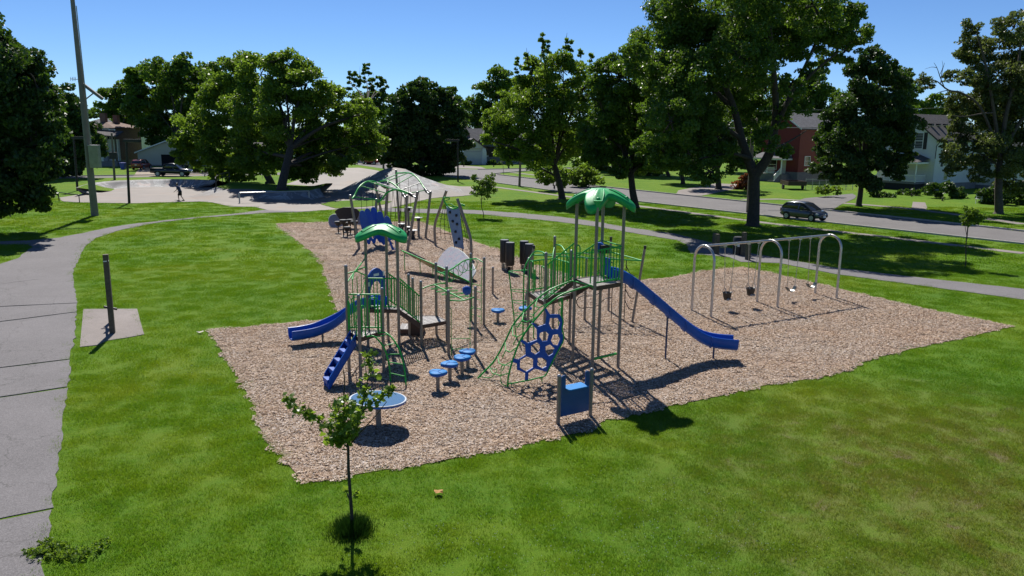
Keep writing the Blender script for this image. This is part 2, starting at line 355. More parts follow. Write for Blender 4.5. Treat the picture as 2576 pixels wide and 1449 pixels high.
M['found'] = simple('foundation_block', (.20, .19, .19), .9, 0, .15, 4, .2, 30)
def glass_mat():
    m, nt, b = new_mat('window_glass'); b.inputs['Base Color'].default_value = (.02, .024, .03, 1); b.inputs['Roughness'].default_value = .06; b.inputs['Specular IOR Level'].default_value = .8
    n = noise(nt, .6, 2, geo(nt)); bump(nt, b, n.outputs[0], .05, .05); return m
M['glass'] = glass_mat()
def carpaint(name, col, metal=.35):
    m, nt, b = new_mat(name); n = noise(nt, 3, 3, geo(nt)); c = ramp(nt, n.outputs[0], [(.3, tuple(x*.9 for x in col)), (.7, tuple(x*1.08 for x in col))]); nt.links.new(c.outputs[0], b.inputs['Base Color'])
    b.inputs['Metallic'].default_value = metal; b.inputs['Roughness'].default_value = .3; b.inputs['Coat Weight'].default_value = .7; b.inputs['Coat Roughness'].default_value = .06; return m
M['carblue'] = carpaint('slate_car_paint', (.055, .065, .085)); M['carred'] = carpaint('red_car_paint', (.32, .02, .015), .2); M['carnavy'] = carpaint('navy_car_paint', (.014, .016, .03)); M['carorange'] = carpaint('rust_red_car_paint', (.28, .045, .02), .2); M['carblack'] = carpaint('black_car_paint', (.012, .012, .014))
M['chrome'] = simple('chrome', (.6, .6, .6), .2, .9, .05, 5); M['hub'] = simple('wheel_cover', (.45, .45, .46), .4, .5, .1, 9); M['lamp'] = simple('headlamp_lens', (.55, .57, .58), .12, .2, .1, 9); M['taillamp'] = simple('tail_lamp_lens', (.25, .01, .01), .2, 0, .1, 9)
M['plate'] = simple('licence_plate', (.68, .70, .74), .5); M['yellow'] = simple('yellow_sign', (.70, .62, .03), .5); M['bluebin'] = simple('blue_bin', (.03, .06, .42), .5); M['tan'] = simple('tan_panel', (.50, .36, .18), .55); M['skin'] = simple('skin', (.42, .26, .19), .55, 0, .06, 8); M['navycloth'] = simple('navy_shirt', (.035, .05, .12), .85, 0, .15, 12); M['blackcloth'] = simple('black_shorts', (.012, .012, .015), .9); M['hair'] = simple('dark_hair', (.02, .014, .01), .7)
M['cream'] = simple('sun_faded_panel', (.62, .60, .53), .6)
M['metalbox'] = simple('equipment_box', (.33, .35, .27), .5, .2, .1, 3, grime=.4)
# ============================================================ THE SETTING
def gp(lst): return [tuple(g(x, y)[:2]) for x, y in lst]
def sheet(name, poly, z, mat, thick=0.0, **k):
    mb = MB()
    if thick: mb.prism(poly, z-thick, z)
    else:
        mb.add([(p[0], p[1], z) for p in poly], [tuple(range(len(poly)))])
    return mb.build(name, mat, None, (poly[0][0], poly[0][1], 0), kind='structure', **k)
gm = MB(); gm.add([(-2600, -400, 0), (2600, -400, 0), (2600, 3200, 0), (-2600, 3200, 0)], [(0, 1, 2, 3)]); gm.build('ground', M['lawn'], None, (0, 0, 0), kind='structure')

MULCH = gp([(1183,1887),(1105,1785),(1055,1745),(1010,1660),(1000,1600),(930,1470),(818,1290),(1000,1276),(1180,1255),(1348,1246)]) + [(-6.7,29.3)] + gp([(1250,1010),(1076,874),(1340,866),(1520,868),(1640,866),(1900,960),(2100,1040),(2360,1110),(2500,1098),(2620,1083),(2800,1052),(2900,1042),(3200,1110),(3600,1205),(3958,1276),(3800,1312),(3600,1355),(3350,1415),(3340,1440),(3200,1475),(3000,1505),(2800,1550),(2600,1590),(2420,1637),(2370,1640),(2290,1690),(2230,1700),(1900,1770),(1600,1825),(1450,1845),(1260,1880)])
MULCH_E = rough_edge(MULCH, .22, .03, 3)
sheet('mulch_bed', MULCH_E, .018, M['mulch'])
EXCL = [MULCH]

# near path: separate slabs with grassy joints, then one continuous ribbon
PE = [(183,2420),(163,2250),(183,2127),(205,1996),(210,1925),(233,1755),(248,1645),(264,1522),(272,1460),(280,1397),(292,1320),(298,1221),(301,1186),(288,1110),(284,1075)]
JOINTS = [(272,2420,0,2460),(202,1990,0,2032),(267,1515,0,1555),(273,1406,0,1440),(298,1221,0,1259),(301,1186,0,1200),(284,1075,0,1111)]
def jl(j, wd=4.3):
    a = g(j[0], j[1]); b = g(j[2], j[3]); d = (b-a).normalized(); return a, a+d*wd
pathroot = MB()
edge_w = [g(*p) for p in PE]
_l = [jl(j)[1] for j in JOINTS]
pathroot.add([(p.x, p.y, .004) for p in [jl(JOINTS[0])[0], *edge_w[1:], *_l[::-1]]], [tuple(range(len(edge_w)+len(_l)))])
path = pathroot.build('path', M['lawn'], None, (edge_w[0].x, edge_w[0].y, 0), kind='structure')
rr = random.Random(5)
for k in range(len(JOINTS)-1):
    a0, a1 = jl(JOINTS[k]); b0, b1 = jl(JOINTS[k+1]); d = (b0-a0).normalized(); gap = .05
    mids = [p for p in edge_w if (p-a0).dot(d) > .3 and (p-b0).dot(d) < -.3]
    right = [a0+d*gap]+mids+[b0-d*gap]; fine = []
    for i in range(len(right)-1):
        n = max(2, int((right[i+1]-right[i]).length/.3))
        for t in range(n): q = lerp(right[i], right[i+1], t/n); fine.append((q.x+rr.uniform(-.05, .05), q.y))
    fine.append(tuple(right[-1][:2]))
    nb = 7; top = [lerp(b0, b1, t/nb)-d*(gap+rr.uniform(-.02, .02)) for t in range(1, nb+1)]; bot = [lerp(a1, a0, t/nb)+d*(gap+rr.uniform(-.02, .02)) for t in range(0, nb)]
    MB().prism(fine+[tuple(p[:2]) for p in top]+[tuple(p[:2]) for p in bot], 0, .022+rr.uniform(0, .012)).build('slab', M['path'], path)
EXCL.append([tuple(p[:2]) for p in [jl(JOINTS[0])[0], *edge_w[1:], *_l[::-1]]])
b0, b1 = jl(JOINTS[-1])
inner = [(288,1050),(303,1025),(326,970),(373,931),(466,900),(621,869),(776,852),(932,840),(1049,831),(1160,829),(1311,819)]
inner2 = [(1443,816),(1530,828),(1700,834),(1850,835),(2020,851),(2176,866),(2330,886),(2470,910),(2640,938),(2680,955),(2700,992),(2850,1005),(2895,1024),(2950,1025),(3040,1028),(3260,1071),(3570,1113),(4000,1172),(4200,1200)]
outer2 = [(4200,1158),(4000,1130),(3570,1083),(3260,1046),(3045,1010),(2900,985),(2800,955),(2640,914),(2470,891),(2330,867),(2176,846),(2020,832),(1850,821),(1700,817),(1560,815),(1443,809)]
outer = [(1056,818),(870,840),(700,855),(543,872),(435,888),(310,913),(233,929),(110,940),(0,943),(-60,944),(-60,955),(0,954),(110,955),(125,962),(100,985),(70,1010)]
poly = [tuple(b0[:2])]+gp(inner+inner2+outer2+outer)+[(-27.0, 39.5), tuple(b1[:2])]
RIB = rough_edge(poly, .5, .045, 9); sheet('path_ribbon', RIB, .022, M['path'], .022); EXCL.append(poly)
PAD = gp([(326,1209),(420,1208),(536,1208),(548,1255),(563,1308),(500,1320),(420,1332),(378,1350),(312,1357)]); sheet('post_pad', PAD, .024, M['concrete'], .024); EXCL.append(PAD)

# ------------------------------------------------------------ roads
near_l = [(46, 35.0), (34.83,52.39), (22.64,68.7), (12.51,83.1), (5.0,96.0), (-5.66,115.48)]
far_l = [(52, 40.5), (39.5,59.64), (35.25,67.0), (26.5,81.0), (15.91,97.66), (7.6,111.5), (-2.6,130.5)]
side_r = gp([(1960,676),(2107,666),(2260,660),(2260,655),(2107,658),(1867,662),(1760,658),(1700,655)])
up_far = gp([(1560,642),(1430,628),(1330,620),(1290,617)]); up_near = gp([(1290,622),(1345,636),(1480,656),(1560,668)])
road_poly = near_l[:1]+near_l[1:]+list(reversed(up_near))+list(reversed(up_far))+list(reversed(side_r))+list(reversed(far_l))
sheet('road', road_poly, .006, M['asphalt']); EXCL.append(road_poly)
lst = gp([(-300,706),(0,702),(225,698),(582,692),(900,686),(1200,682),(1420,668),(1400,655),(1180,672),(900,678),(582,685),(225,690),(0,693),(-300,697)])
sheet('side_road', lst, .010, M['asphalt']); EXCL.append(lst)
def ribbon(name, pts, w, h, mat, lab=True, z0=0.0):
    pts = [Vector((p[0], p[1], 0)) for p in pts]; L = []; Rr = []
    for i, p in enumerate(pts):
        d = (pts[min(i+1, len(pts)-1)]-pts[max(i-1, 0)]).normalized(); n = Vector((-d.y, d.x, 0)); L.append(p+n*w/2); Rr.append(p-n*w/2)
    poly = [tuple(p[:2]) for p in L+Rr[::-1]]
    MB().prism(poly, z0, h).build(name, mat, None, (pts[0].x, pts[0].y, 0), kind='structure'); return poly
ribbon('kerb', near_l, .16, .12, M['kerb']); ribbon('kerb', far_l, .16, .13, M['kerb'])
ribbon('kerb', gp([(-300,697),(0,693),(225,690),(582,685),(900,678)]), .2, .14, M['kerb'])
ribbon('kerb', gp([(1867,662.5),(2107,658.5),(2260,655.5)]), .2, .14, M['kerb']); ribbon('kerb', gp([(2260,660),(2107,666),(1960,676),(1915,681),(1921,686)]), .2, .14, M['kerb'])
EXCL.append(ribbon('pavement', gp([(1890,725),(2040,745),(2185,764),(2500,806),(2855,853),(3060,880),(3249,902),(3400,919),(3700,955),(4000,990)]), .95, .02, M['concrete']))
EXCL.append(ribbon('pavement', gp([(2000,674),(2080,683),(2200,695)]), 1.2, .02, M['concrete']))
EXCL.append(ribbon('pavement', gp([(2900,780),(3040,778),(3200,788),(3380,800),(3560,816),(3660,829),(3760,842),(4000,876)]), 1.3, .02, M['concrete']))
dr = gp([(3000,822),(3144,775),(3330,757),(3345,766),(3338,776),(3290,797),(3250,822),(3190,824)]); sheet('driveway', dr, .026, M['asphalt'], .02); EXCL.append(dr)
wk = gp([(3566,789),(3614,792),(3622,812),(3612,826),(3590,824),(3560,815)]); sheet('walkway', wk, .028, M['concrete'], .02); EXCL.append(wk)
dr2 = gp([(2650,744),(2800,716),(2900,722),(2890,735),(2740,765),(2640,760)]); sheet('driveway', dr2, .024, M['concrete'], .02)
dr3 = gp([(520,690),(545,655),(760,655),(790,684)]); sheet('driveway', dr3, .016, simple('dirt_gravel', (.27, .22, .16), .95, 0, .25, 2), .01)
dr4 = gp([(1750,657),(1745,648),(1800,646),(1880,652),(1900,660)]); sheet('driveway', dr4, .016, M['concrete'], .01)

# ------------------------------------------------------------ skate park: floor, far bank, raised island, two humps
floor = [(229,773),(248,788),(318,792),(501,795),(640,792),(776,788),(827,791),(900,807),(997,809),(1049,823),(1180,827),(1311,819),(1443,812),(1520,815),(1560,806),(1600,795),(1680,776),(1727,771),(1839,763),(1859,751),(1790,728),(1500,700),(1180,712),(1000,730),(870,712),(700,708),(450,712),(349,722),(342,745),(318,759),(272,767)]
FL = gp(floor); sheet('skate_floor', rough_edge(FL, 1.0, .06, 2), .03, M['skate'], .03); EXCL.append(FL)
def resample(pts, n):
    pts = [Vector(p) for p in pts]; d = [0]
    for i in range(1, len(pts)): d.append(d[-1]+(pts[i]-pts[i-1]).length)
    out = []
    for k in range(n):
        s = d[-1]*k/(n-1); i = max(j for j in range(len(d)) if d[j] <= s+1e-9); i = min(i, len(pts)-2)
        out.append(lerp(pts[i], pts[i+1], (s-d[i])/max(1e-9, d[i+1]-d[i])))
    return out
def surf(name, rows, mat, label=None, kind='structure', smooth=True):
    n = len(rows[0]); mb = MB(); mb.loft(rows, closed=False, cap=False, smooth=smooth); return mb.build(name, mat, None, tuple(rows[0][0]), kind=kind)
def curve_rows(base, top, k=6, power=1.7):
    rows = []
    for j in range(k+1):
        t = j/k; rows.append([Vector((a.x+(b.x-a.x)*t, a.y+(b.y-a.y)*t, a.z+(b.z-a.z)*t**power)) for a, b in zip(base, top)])
    return rows
bb = resample([g(x, y, .034) for x, y in [(330,757),(373,765),(404,749),(446,738),(505,738),(582,735),(679,730),(757,735),(807,730)]], 40)
bl = resample([g(x, y, .9) for x, y in [(295,734),(315,726),(349,716),(408,709),(446,706),(582,701),(679,700),(757,701),(846,705)]], 40)
lip = [p+Vector((0, .35, .0)) for p in bl]
surf('skate_bank', curve_rows(bb, bl)+[lip], M['skate'])
surf('berm', [lip, [p+Vector((0, 3.5, -.5)) for p in lip], [Vector((p.x, p.y+7, 0)) for p in lip]], M['lawn'])
ib = resample([g(x, y, .034) for x, y in [(737,767),(776,782),(854,786),(932,788),(997,782),(1094,784),(1210,782),(1270,768)]], 40)
it = resample([g(x, y, .8) for x, y in [(846,730),(877,738),(970,738),(1016,742),(1133,749),(1200,746),(1249,735)]], 40)
surf('skate_bank', curve_rows(ib, it, 6, 1.5), M['skate'])
ISL = [tuple(p[:2]) for p in it]+gp([(1240,700),(1190,697),(900,694),(838,700)])
surf('grass_island', [[p for p in it], [Vector((p.x-1.2, p.y+8, .8)) for p in it], [Vector((p.x-3, p.y+20, .0)) for p in it]], M['lawn'])
mb_ = resample([g(x, y, .034) for x, y in [(1225,786),(1358,787),(1443,782),(1529,776),(1715,771),(1812,765),(1855,752)]], 48)
mr_ = [Vector((p.x, p.y, max(.04, p.z))) for p in resample([dep(x, y, 92) for x, y in [(1288,760),(1340,736),(1385,714),(1443,687),(1490,665),(1515,657),(1540,654),(1583,660),(1638,687),(1715,714),(1793,735),(1855,750)]], 48)]
back = [Vector((p.x, p.y+10, .02)) for p in mr_]
surf('skate_hump', curve_rows(mb_, mr_, 8, 1.25)+curve_rows(mr_, back, 4, .8)[1:], M['skate'])
m1 = [Vector((p.x, p.y, max(.04, p.z))) for p in resample([dep(x, y, 113) for x, y in [(1175,704),(1230,683),(1288,668),(1346,656),(1405,655),(1475,666),(1540,690)]], 30)]
m1b = [Vector((p.x+1, p.y-11, .04)) for p in m1]
surf('skate_hump', curve_rows(m1b, m1, 7, 1.3)+curve_rows(m1, [Vector((p.x, p.y+9, .02)) for p in m1], 3, .8)[1:], M['skate'])
IG = gp([(1251,799),(1290,790),(1358,785),(1440,784),(1500,786),(1529,789),(1508,799),(1443,808),(1311,816),(1275,806)])
MB().prism(rough_edge(IG, .4, .06, 4), .0, .06).build('grass_island', M['lawn'], None, (*IG[0], 0), kind='structure')

# ------------------------------------------------------------ grass and wood chips: small clumps set out by geometry nodes
def clump_mesh(name, rad, n, hmin, hmax, w, mat, seed):
    r = np.random.default_rng(seed); a = r.uniform(0, 2*np.pi, n); q = rad*np.sqrt(r.uniform(0, 1, n)); bx, by = q*np.cos(a), q*np.sin(a)
    h = r.uniform(hmin, hmax, n); th = r.uniform(0, 2*np.pi, n); lean = r.uniform(.1, .9, n)*h; la = r.uniform(0, 2*np.pi, n)
    dx, dy = np.cos(th)*w/2, np.sin(th)*w/2
    v = np.zeros((n, 3, 3)); v[:, 0] = np.c_[bx-dx, by-dy, np.zeros(n)]; v[:, 1] = np.c_[bx+dx, by+dy, np.zeros(n)]; v[:, 2] = np.c_[bx+lean*np.cos(la), by+lean*np.sin(la), h]
    return raw_mesh(name, v.reshape(-1, 3), 3, np.repeat(r.uniform(0, 1, n), 3), mat)
def raw_mesh(name, verts, k, tint, mat, smooth=False):
    n = len(verts)//k; me = bpy.data.meshes.new(name); me.vertices.add(len(verts)); me.vertices.foreach_set('co', verts.astype(np.float32).ravel())
    me.loops.add(n*k); me.loops.foreach_set('vertex_index', np.arange(n*k, dtype=np.int32)); me.polygons.add(n)
    me.polygons.foreach_set('loop_start', np.arange(0, n*k, k, dtype=np.int32)); me.polygons.foreach_set('loop_total', np.full(n, k, np.int32))
    at = me.attributes.new('tint', 'FLOAT', 'POINT'); at.data.foreach_set('value', tint.astype(np.float32)); me.materials.append(mat); me.update(); me.validate(); return me
def chips_mesh(name, rad, n, seed):
    r = np.random.default_rng(seed); a = r.uniform(0, 2*np.pi, n); q = rad*np.sqrt(r.uniform(0, 1, n)); c = np.c_[q*np.cos(a), q*np.sin(a), r.uniform(.004, .03, n)]
    th = r.uniform(0, 2*np.pi, n); L = r.uniform(.012, .032, n)[:, None]; W = r.uniform(.005, .011, n)[:, None]
    u = np.c_[np.cos(th), np.sin(th), r.uniform(-.35, .35, n)]; w = np.c_[-np.sin(th), np.cos(th), r.uniform(-.6, .6, n)]
    v = np.stack([c-u*L-w*W, c+u*L-w*W*.7, c+u*L+w*W, c-u*L+w*W*.8], 1); return raw_mesh(name, v.reshape(-1, 3), 4, np.repeat(r.uniform(0, 1, n), 4), M['chip'])
def scatter(name, pts, src_me, seed, smin, smax, z=0.0):
    src = bpy.data.objects.new(name+'_clump', src_me)
    me = bpy.data.meshes.new(name); P = np.c_[pts, np.full(len(pts), z)]; me.vertices.add(len(P)); me.vertices.foreach_set('co', P.astype(np.float32).ravel()); me.update()
    ob = bpy.data.objects.new(name, me); COL.objects.link(ob); ob['kind'] = 'stuff'
    ng = bpy.data.node_groups.new(name, 'GeometryNodeTree'); ng.interface.new_socket('Geometry', in_out='INPUT', socket_type='NodeSocketGeometry'); ng.interface.new_socket('Geometry', in_out='OUTPUT', socket_type='NodeSocketGeometry')
    a = ng.nodes.new('NodeGroupInput'); z_ = ng.nodes.new('NodeGroupOutput'); inst = ng.nodes.new('GeometryNodeInstanceOnPoints'); oi = ng.nodes.new('GeometryNodeObjectInfo'); oi.inputs['Object'].default_value = src; oi.inputs['As Instance'].default_value = True
    rv = ng.nodes.new('FunctionNodeRandomValue'); rv.data_type = 'FLOAT_VECTOR'; rv.inputs[0].default_value = (0, 0, 0); rv.inputs[1].default_value = (0, 0, 6.283); rv.inputs['Seed'].default_value = seed
    rs = ng.nodes.new('FunctionNodeRandomValue'); rs.data_type = 'FLOAT'; rs.inputs[2].default_value = smin; rs.inputs[3].default_value = smax; rs.inputs['Seed'].default_value = seed+1
    lk = ng.links.new; lk(a.outputs[0], inst.inputs['Points']); lk(oi.outputs['Geometry'], inst.inputs['Instance']); lk(rv.outputs[0], inst.inputs['Rotation']); lk(rs.outputs[1], inst.inputs['Scale']); lk(inst.outputs[0], z_.inputs[0])
    md = ob.modifiers.new('scatter', 'NODES'); md.node_group = ng; return ob
def region(y0, y1, dens, seed, pad=1.5, poly=None, excl=True):
    r = np.random.default_rng(seed); ym = y1; hw = ym*.70+pad; n = int((y1-y0)*2*hw*dens); P = np.c_[r.uniform(-hw, hw, n), r.uniform(y0, y1, n)]
    P = P[np.abs(P[:, 0]) < P[:, 1]*.70+pad]
    if poly is not None: return P[inside(P, poly)]
    for e in EXCL: P = P[~inside(P, e)]
    return P
for i in range(3):
    scatter('lawn_grass', region(9, 22, 4.6, 20+i), clump_mesh('grass_clump', .30, 190, .025, .06, .009, M['blade'], 40+i), i, .75, 1.25)
    scatter('lawn_grass', region(22, 42, 2.4, 30+i), clump_mesh('grass_clump', .36, 130, .025, .06, .014, M['blade'], 50+i), 5+i, .75, 1.25)
scatter('lawn_grass', region(42, 80, 2.2, 36), clump_mesh('grass_clump', .45, 90, .03, .07, .03, M['blade'], 60), 9, .8, 1.4)
for i in range(2):
    P = region(14, 40, 11, 70+i, poly=MULCH); scatter('wood_chip_scatter', P, chips_mesh('chip_clump', .19, 110, 80+i), 11+i, .8, 1.2, .018)
scatter('wood_chip_scatter', region(40, 63, 5, 77, poly=MULCH), chips_mesh('chip_clump', .28, 110, 88), 15, 1, 1.5, .018)
# white clover heads in drifts
def clover():
    r = np.random.default_rng(5); pts = []
    for cx, cy, sx, sy, n in [(1.6, 12.0, 1.6, .9, 240), (3.4, 12.9, 1.2, .8, 150), (2.4, 14.5, 1.0, .7, 80), (-1.4, 12.6, .8, .5, 60), (-9.5, 22.5, 1.2, 1.2, 90), (-12.8, 38, 2.5, 2.2, 180), (-11, 43, 2, 3, 120), (10, 37.5, 2, 1.2, 90), (4, 48, 4, 4, 160), (8, 52, 3, 3, 120), (-4, 66, 5, 2, 120), (16, 40, 2.5, 1, 110), (1, 56, 4, 4, 150), (-16, 25.5, 2, 1.2, 60), (-24, 66, 4, 3, 90), (-30, 68, 4, 2, 90), (-7.3, 19, .7, 1.4, 40)]:
        pts.append(np.c_[r.normal(cx, sx, n), r.normal(cy, sy, n)])
    P = np.concatenate(pts)
    for e in EXCL: P = P[~inside(P, e)]
    mb = MB(); ico = [(0, 0, 1), (.8, 0, .2), (0, .8, .2), (-.8, 0, .2), (0, -.8, .2)]
    for x, y in P:
        s = .011*(1+max(0, y-20)*.012); mb.add([(x+a*s, y+b*s, .055+c*s) for a, b, c in ico], [(0, 1, 2), (0, 2, 3), (0, 3, 4), (0, 4, 1), (1, 4, 3, 2)])
    mb.build('clover_flowers', simple('clover_white', (.62, .62, .56), .8), None, (0, 0, 0), kind='stuff')
clover()
# ============================================================ PLAYGROUND
PR = .049                                              # play post radius
UPV = Vector((0, 0, 1))
def post(root, xy, h, r=PR, cap=True, lean=None, name='post'):
    top = Vector((xy[0], xy[1], h)) if lean is None else Vector((lean[0], lean[1], h))
    mb = MB(); b0 = Vector((xy[0], xy[1], -.03)); d = (top-b0).normalized()
    mb.tube([b0, top-d*.02, top, top+d*.025], [r, r, r*.98, r*.55], 12); o = mb.build(name, M['taupe'], root)
    if cap: MB().tube([top+d*.004, top+d*.03, top+d*.045], [r*1.06, r*.9, r*.3], 12).build('post_cap', M['steel'], o)
    return o
def poly_clip_line(poly, p, d):
    ts = []
    n = len(poly)
    for i in range(n):
        a = Vector(poly[i][:2]); b = Vector(poly[(i+1) % n][:2]); e = b-a; den = d.x*e.y-d.y*e.x
        if abs(den) < 1e-9: continue
        w = a-p; t = (w.x*e.y-w.y*e.x)/den; u = (w.x*d.y-w.y*d.x)/den
        if 0 <= u < 1: ts.append(t)
    ts.sort(); return list(zip(ts[::2], ts[1::2]))
def deck(root, poly, z, name='deck', fascia=True, dirv=None):
    """perforated coated-steel deck: bars with real slots between, and a brown skirt"""
    poly = [Vector(p[:2]) for p in poly]; mb = MB(); d = (dirv or (poly[1]-poly[0])).normalized(); n = Vector((-d.y, d.x)); c = sum(poly, Vector((0, 0)))/len(poly)
    for k in range(-40, 41):
        for a, b in poly_clip_line(poly, c+n*(k*.062), d):
            p, q = c+n*(k*.062)+d*a, c+n*(k*.062)+d*b; m = (p+q)/2; mb.box((m.x, m.y, z-.012), ((q-p).length, .036, .02), math.atan2(d.y, d.x))
    for k in range(-10, 11):
        for a, b in poly_clip_line(poly, c+d*(k*.26), n):
            p, q = c+d*(k*.26)+n*a, c+d*(k*.26)+n*b; m = (p+q)/2; mb.box((m.x, m.y, z-.014), ((q-p).length, .045, .02), math.atan2(n.y, n.x))
    o = mb.build(name, M['deck'], root)
    if fascia:
        mf = MB()
        for i in range(len(poly)):
            a, b = poly[i], poly[(i+1) % len(poly)]; dd = (b-a); mf.box(((a.x+b.x)/2, (a.y+b.y)/2, z-.05), (dd.length-.02, .035, .13), math.atan2(dd.y, dd.x))
        mf.build('deck_skirt', M['brown'], o)
    return o
def canopy(root, c, arms, post_dirs, zt, drop, Rv, Ra, skirt, nth=96):
    n = len(post_dirs); a0 = post_dirs[0]; rad = [0, .18, .36, .54, .7, .84, .94, 1.0]; rows = []
    def Rt(t): return Rv+(Ra-Rv)*abs(math.cos(n*(t-a0)/2))**2.2
    def zz(r): return zt-drop*(r/Ra)**2.1
    for f in rad:
        ring = []
        for k in range(nth):
            t = 2*math.pi*k/nth; r = Rt(t)*max(f, .012); rib = .028*max(0, abs(math.cos(n*(t-a0)/2))**24)*(1 if .2 < f < .95 else 0)
            val = .03*(1-abs(math.cos(n*(t-a0)/2)))*f
            ring.append(Vector((c[0]+r*math.cos(t), c[1]+r*math.sin(t), zz(r)+rib-val)))
        rows.append(ring)
    out = rows[-1]; rows.append([p+Vector(((p.x-c[0])*.015, (p.y-c[1])*.015, -skirt*.35)) for p in out]); rows.append([Vector((p.x, p.y, p.z-skirt)) for p in out])
    for f in (.9, .6, .25, .02): rows.append([Vector((c[0]+(p.x-c[0])*f, c[1]+(p.y-c[1])*f, zz(math.hypot(p.x-c[0], p.y-c[1])*f)-.07)) for p in out])
    mb = MB(); mb.loft(rows, True, True); o = mb.build('canopy', M['canopy'], root)
    for t in post_dirs:
        r = Ra*.74; p = Vector((c[0]+r*math.cos(t), c[1]+r*math.sin(t), zz(r)-.005)); MB().lathe(p, [(.062, -.01), (.06, .02), (.045, .04), (.01, .05)], 14).build('canopy_boss', M['canopy'], o)
        for sgn in (-1, 1):
            pts = []
            for q in range(9):
                f = .28+.55*q/8; tt = t+sgn*(.34-.2*q/8); rr_ = Ra*f; pts.append(Vector((c[0]+rr_*math.cos(tt), c[1]+rr_*math.sin(tt), zz(rr_)+.004)))
            MB().tube(pts, .02, 6).build('canopy_ridge', M['canopy'], o)
    return o
def bars(root, a, b, z0a, z0b, z1a, z1b, n, r=.016, rail=.024, name='railing', inset=.06, bottom=True, mat=None):
    """railing from a to b: top rail, bottom rail, upright bars"""
    mat = mat or M['green']; A = Vector((a[0], a[1], 0)); B = Vector((b[0], b[1], 0)); d = (B-A).normalized(); A = A+d*inset; B = B-d*inset
    o = MB().tube([A+UPV*z1a, B+UPV*z1b], rail, 8).build(name, mat, root)
    if bottom: MB().tube([A+UPV*z0a, B+UPV*z0b], rail, 8).build('bottom_rail', mat, o)
    for k in range(n):
        t = (k+.5)/n; p = A.lerp(B, t); MB().tube([p+UPV*(z0a+(z0b-z0a)*t), p+UPV*(z1a+(z1b-z1a)*t)], r, 6).build('bar', mat, o)
    return o
def hoop(root, pts, r=.021, name='grip_hoop', rad=.1, mat=None): return MB().tube(bend(pts, rad), r, 8).build(name, mat or M['green'], root)
def channel(path, w, hside, thick=.03, lip=.035, steps=1):
    """open slide chute lofted along a path of (point, side vector)"""
    rings = []
    for p, s in path:
        u = UPV; k = []
        prof = [(-w/2-lip, hside), (-w/2-lip*.6, hside+.03), (-w/2, hside), (-w/2+.03, .08), (-w/2+.1, .01), (0, 0), (w/2-.1, .01), (w/2-.03, .08), (w/2, hside), (w/2+lip*.6, hside+.03), (w/2+lip, hside), (w/2+.0, .04), (w/2-.1, -thick*1.4), (0, -thick*1.6), (-w/2+.1, -thick*1.4), (-w/2, .04)]
        rings.append([p+s*x+u*z for x, z in prof])
    mb = MB(); mb.loft(rings, True, True, True); return mb
def with_side(pts):
    out = []
    for i, p in enumerate(pts):
        t = (pts[min(i+1, len(pts)-1)]-pts[max(i-1, 0)]); t.z = 0; t.normalize(); out.append((p, Vector((-t.y, t.x, 0))))
    return out
from mathutils.geometry import tessellate_polygon
def plate_with_holes(outer, holes, off):
    """flat plate (3D outline and holes) given thickness off"""
    loops = [[Vector(p) for p in outer]]+[[Vector(p) for p in h] for h in holes]; flat = [p for l in loops for p in l]; tris = tessellate_polygon(loops); mb = MB(); off = Vector(off); m = len(flat)
    mb.add(flat+[p+off for p in flat], [tuple(t) for t in tris]+[tuple(i+m for i in t[::-1]) for t in tris])
    o = 0
    for l in loops:
        n = len(l); mb.add(l+[p+off for p in l], [(i, (i+1) % n, (i+1) % n+n, i+n) for i in range(n)]); o += n
    return mb
def stairs(root, a0, a1, z0, b0, b1, z1, n):
    a0, a1, b0, b1 = [Vector((p[0], p[1], 0)) for p in (a0, a1, b0, b1)]
    for s0, s1 in ((a0, b0), (a1, b1)):
        d = s1-s0; MB().slab3([s0+UPV*(z0+.02), s1+UPV*(z1+.06), s1+UPV*(z1-.16), s0+UPV*(z0-.16)], d.normalized().cross(UPV)*.03).build('stringer', M['brown'], root)
    for k in range(1, n+1):
        t = k/(n+1); t2 = (k+.85)/(n+1); z = z0+(z1-z0)*t
        MB().slab3([a0.lerp(b0, t)+UPV*z, a0.lerp(b0, t2)+UPV*z, a1.lerp(b1, t2)+UPV*z, a1.lerp(b1, t)+UPV*z], (0, 0, -.03)).build('tread', M['brown'], root)

# ------------------------------------------------------------ smaller play structure (left)
P1, P2, P3 = (-4.87, 22.35), (-4.35, 21.47), (-3.83, 22.36); C1, C2, C3 = (-4.81, 25.14), (-4.27, 26.02), (-3.77, 25.14)
RP, RP2, RP3, DP, MBp = (-3.05, 25.42), (-3.63, 26.71), (-3.6, 27.54), (-2.24, 26.06), (-2.68, 26.82)
E1, G1, F1, H1 = (-2.03, 24.21), (-1.17, 24.30), (-1.58, 29.0), (-1.04, 28.3)
ls = thing('play_structure', 'smaller play structure with three armed green canopy, curved blue slide and ring ladders', 'play structure', (-4.2, 24.0, 0))
for xy, h in [(P1, 3.27), (P2, 2.58), (P3, 2.6), (RP, 2.23), (RP2, 2.22), (RP3, 1.93), (DP, 2.62), (MBp, 2.62), (E1, 2.17), (G1, 2.28), (F1, 2.62), (H1, 2.58)]: post(ls, xy, h)
for xy in (C1, C2, C3): post(ls, xy, 3.86, cap=False)
lc = (sum(p[0] for p in (C1, C2, C3))/3, sum(p[1] for p in (C1, C2, C3))/3)
canopy(ls, lc, 3, [math.atan2(p[1]-lc[1], p[0]-lc[0]) for p in (C1, C2, C3)], 4.16, .40, .50, .93, .17)
for p in (C1, C2, C3): MB().lathe((p[0], p[1], 3.72), [(.055, 0), (.07, .08), (.13, .2)], 12).build('canopy_socket', M['canopy'], ls)
ZD = 1.33
deck(ls, [P1, P2, P3], ZD); deck(ls, [C1, C3, C2], ZD); deck(ls, [RP, DP, MBp, RP2], .73)
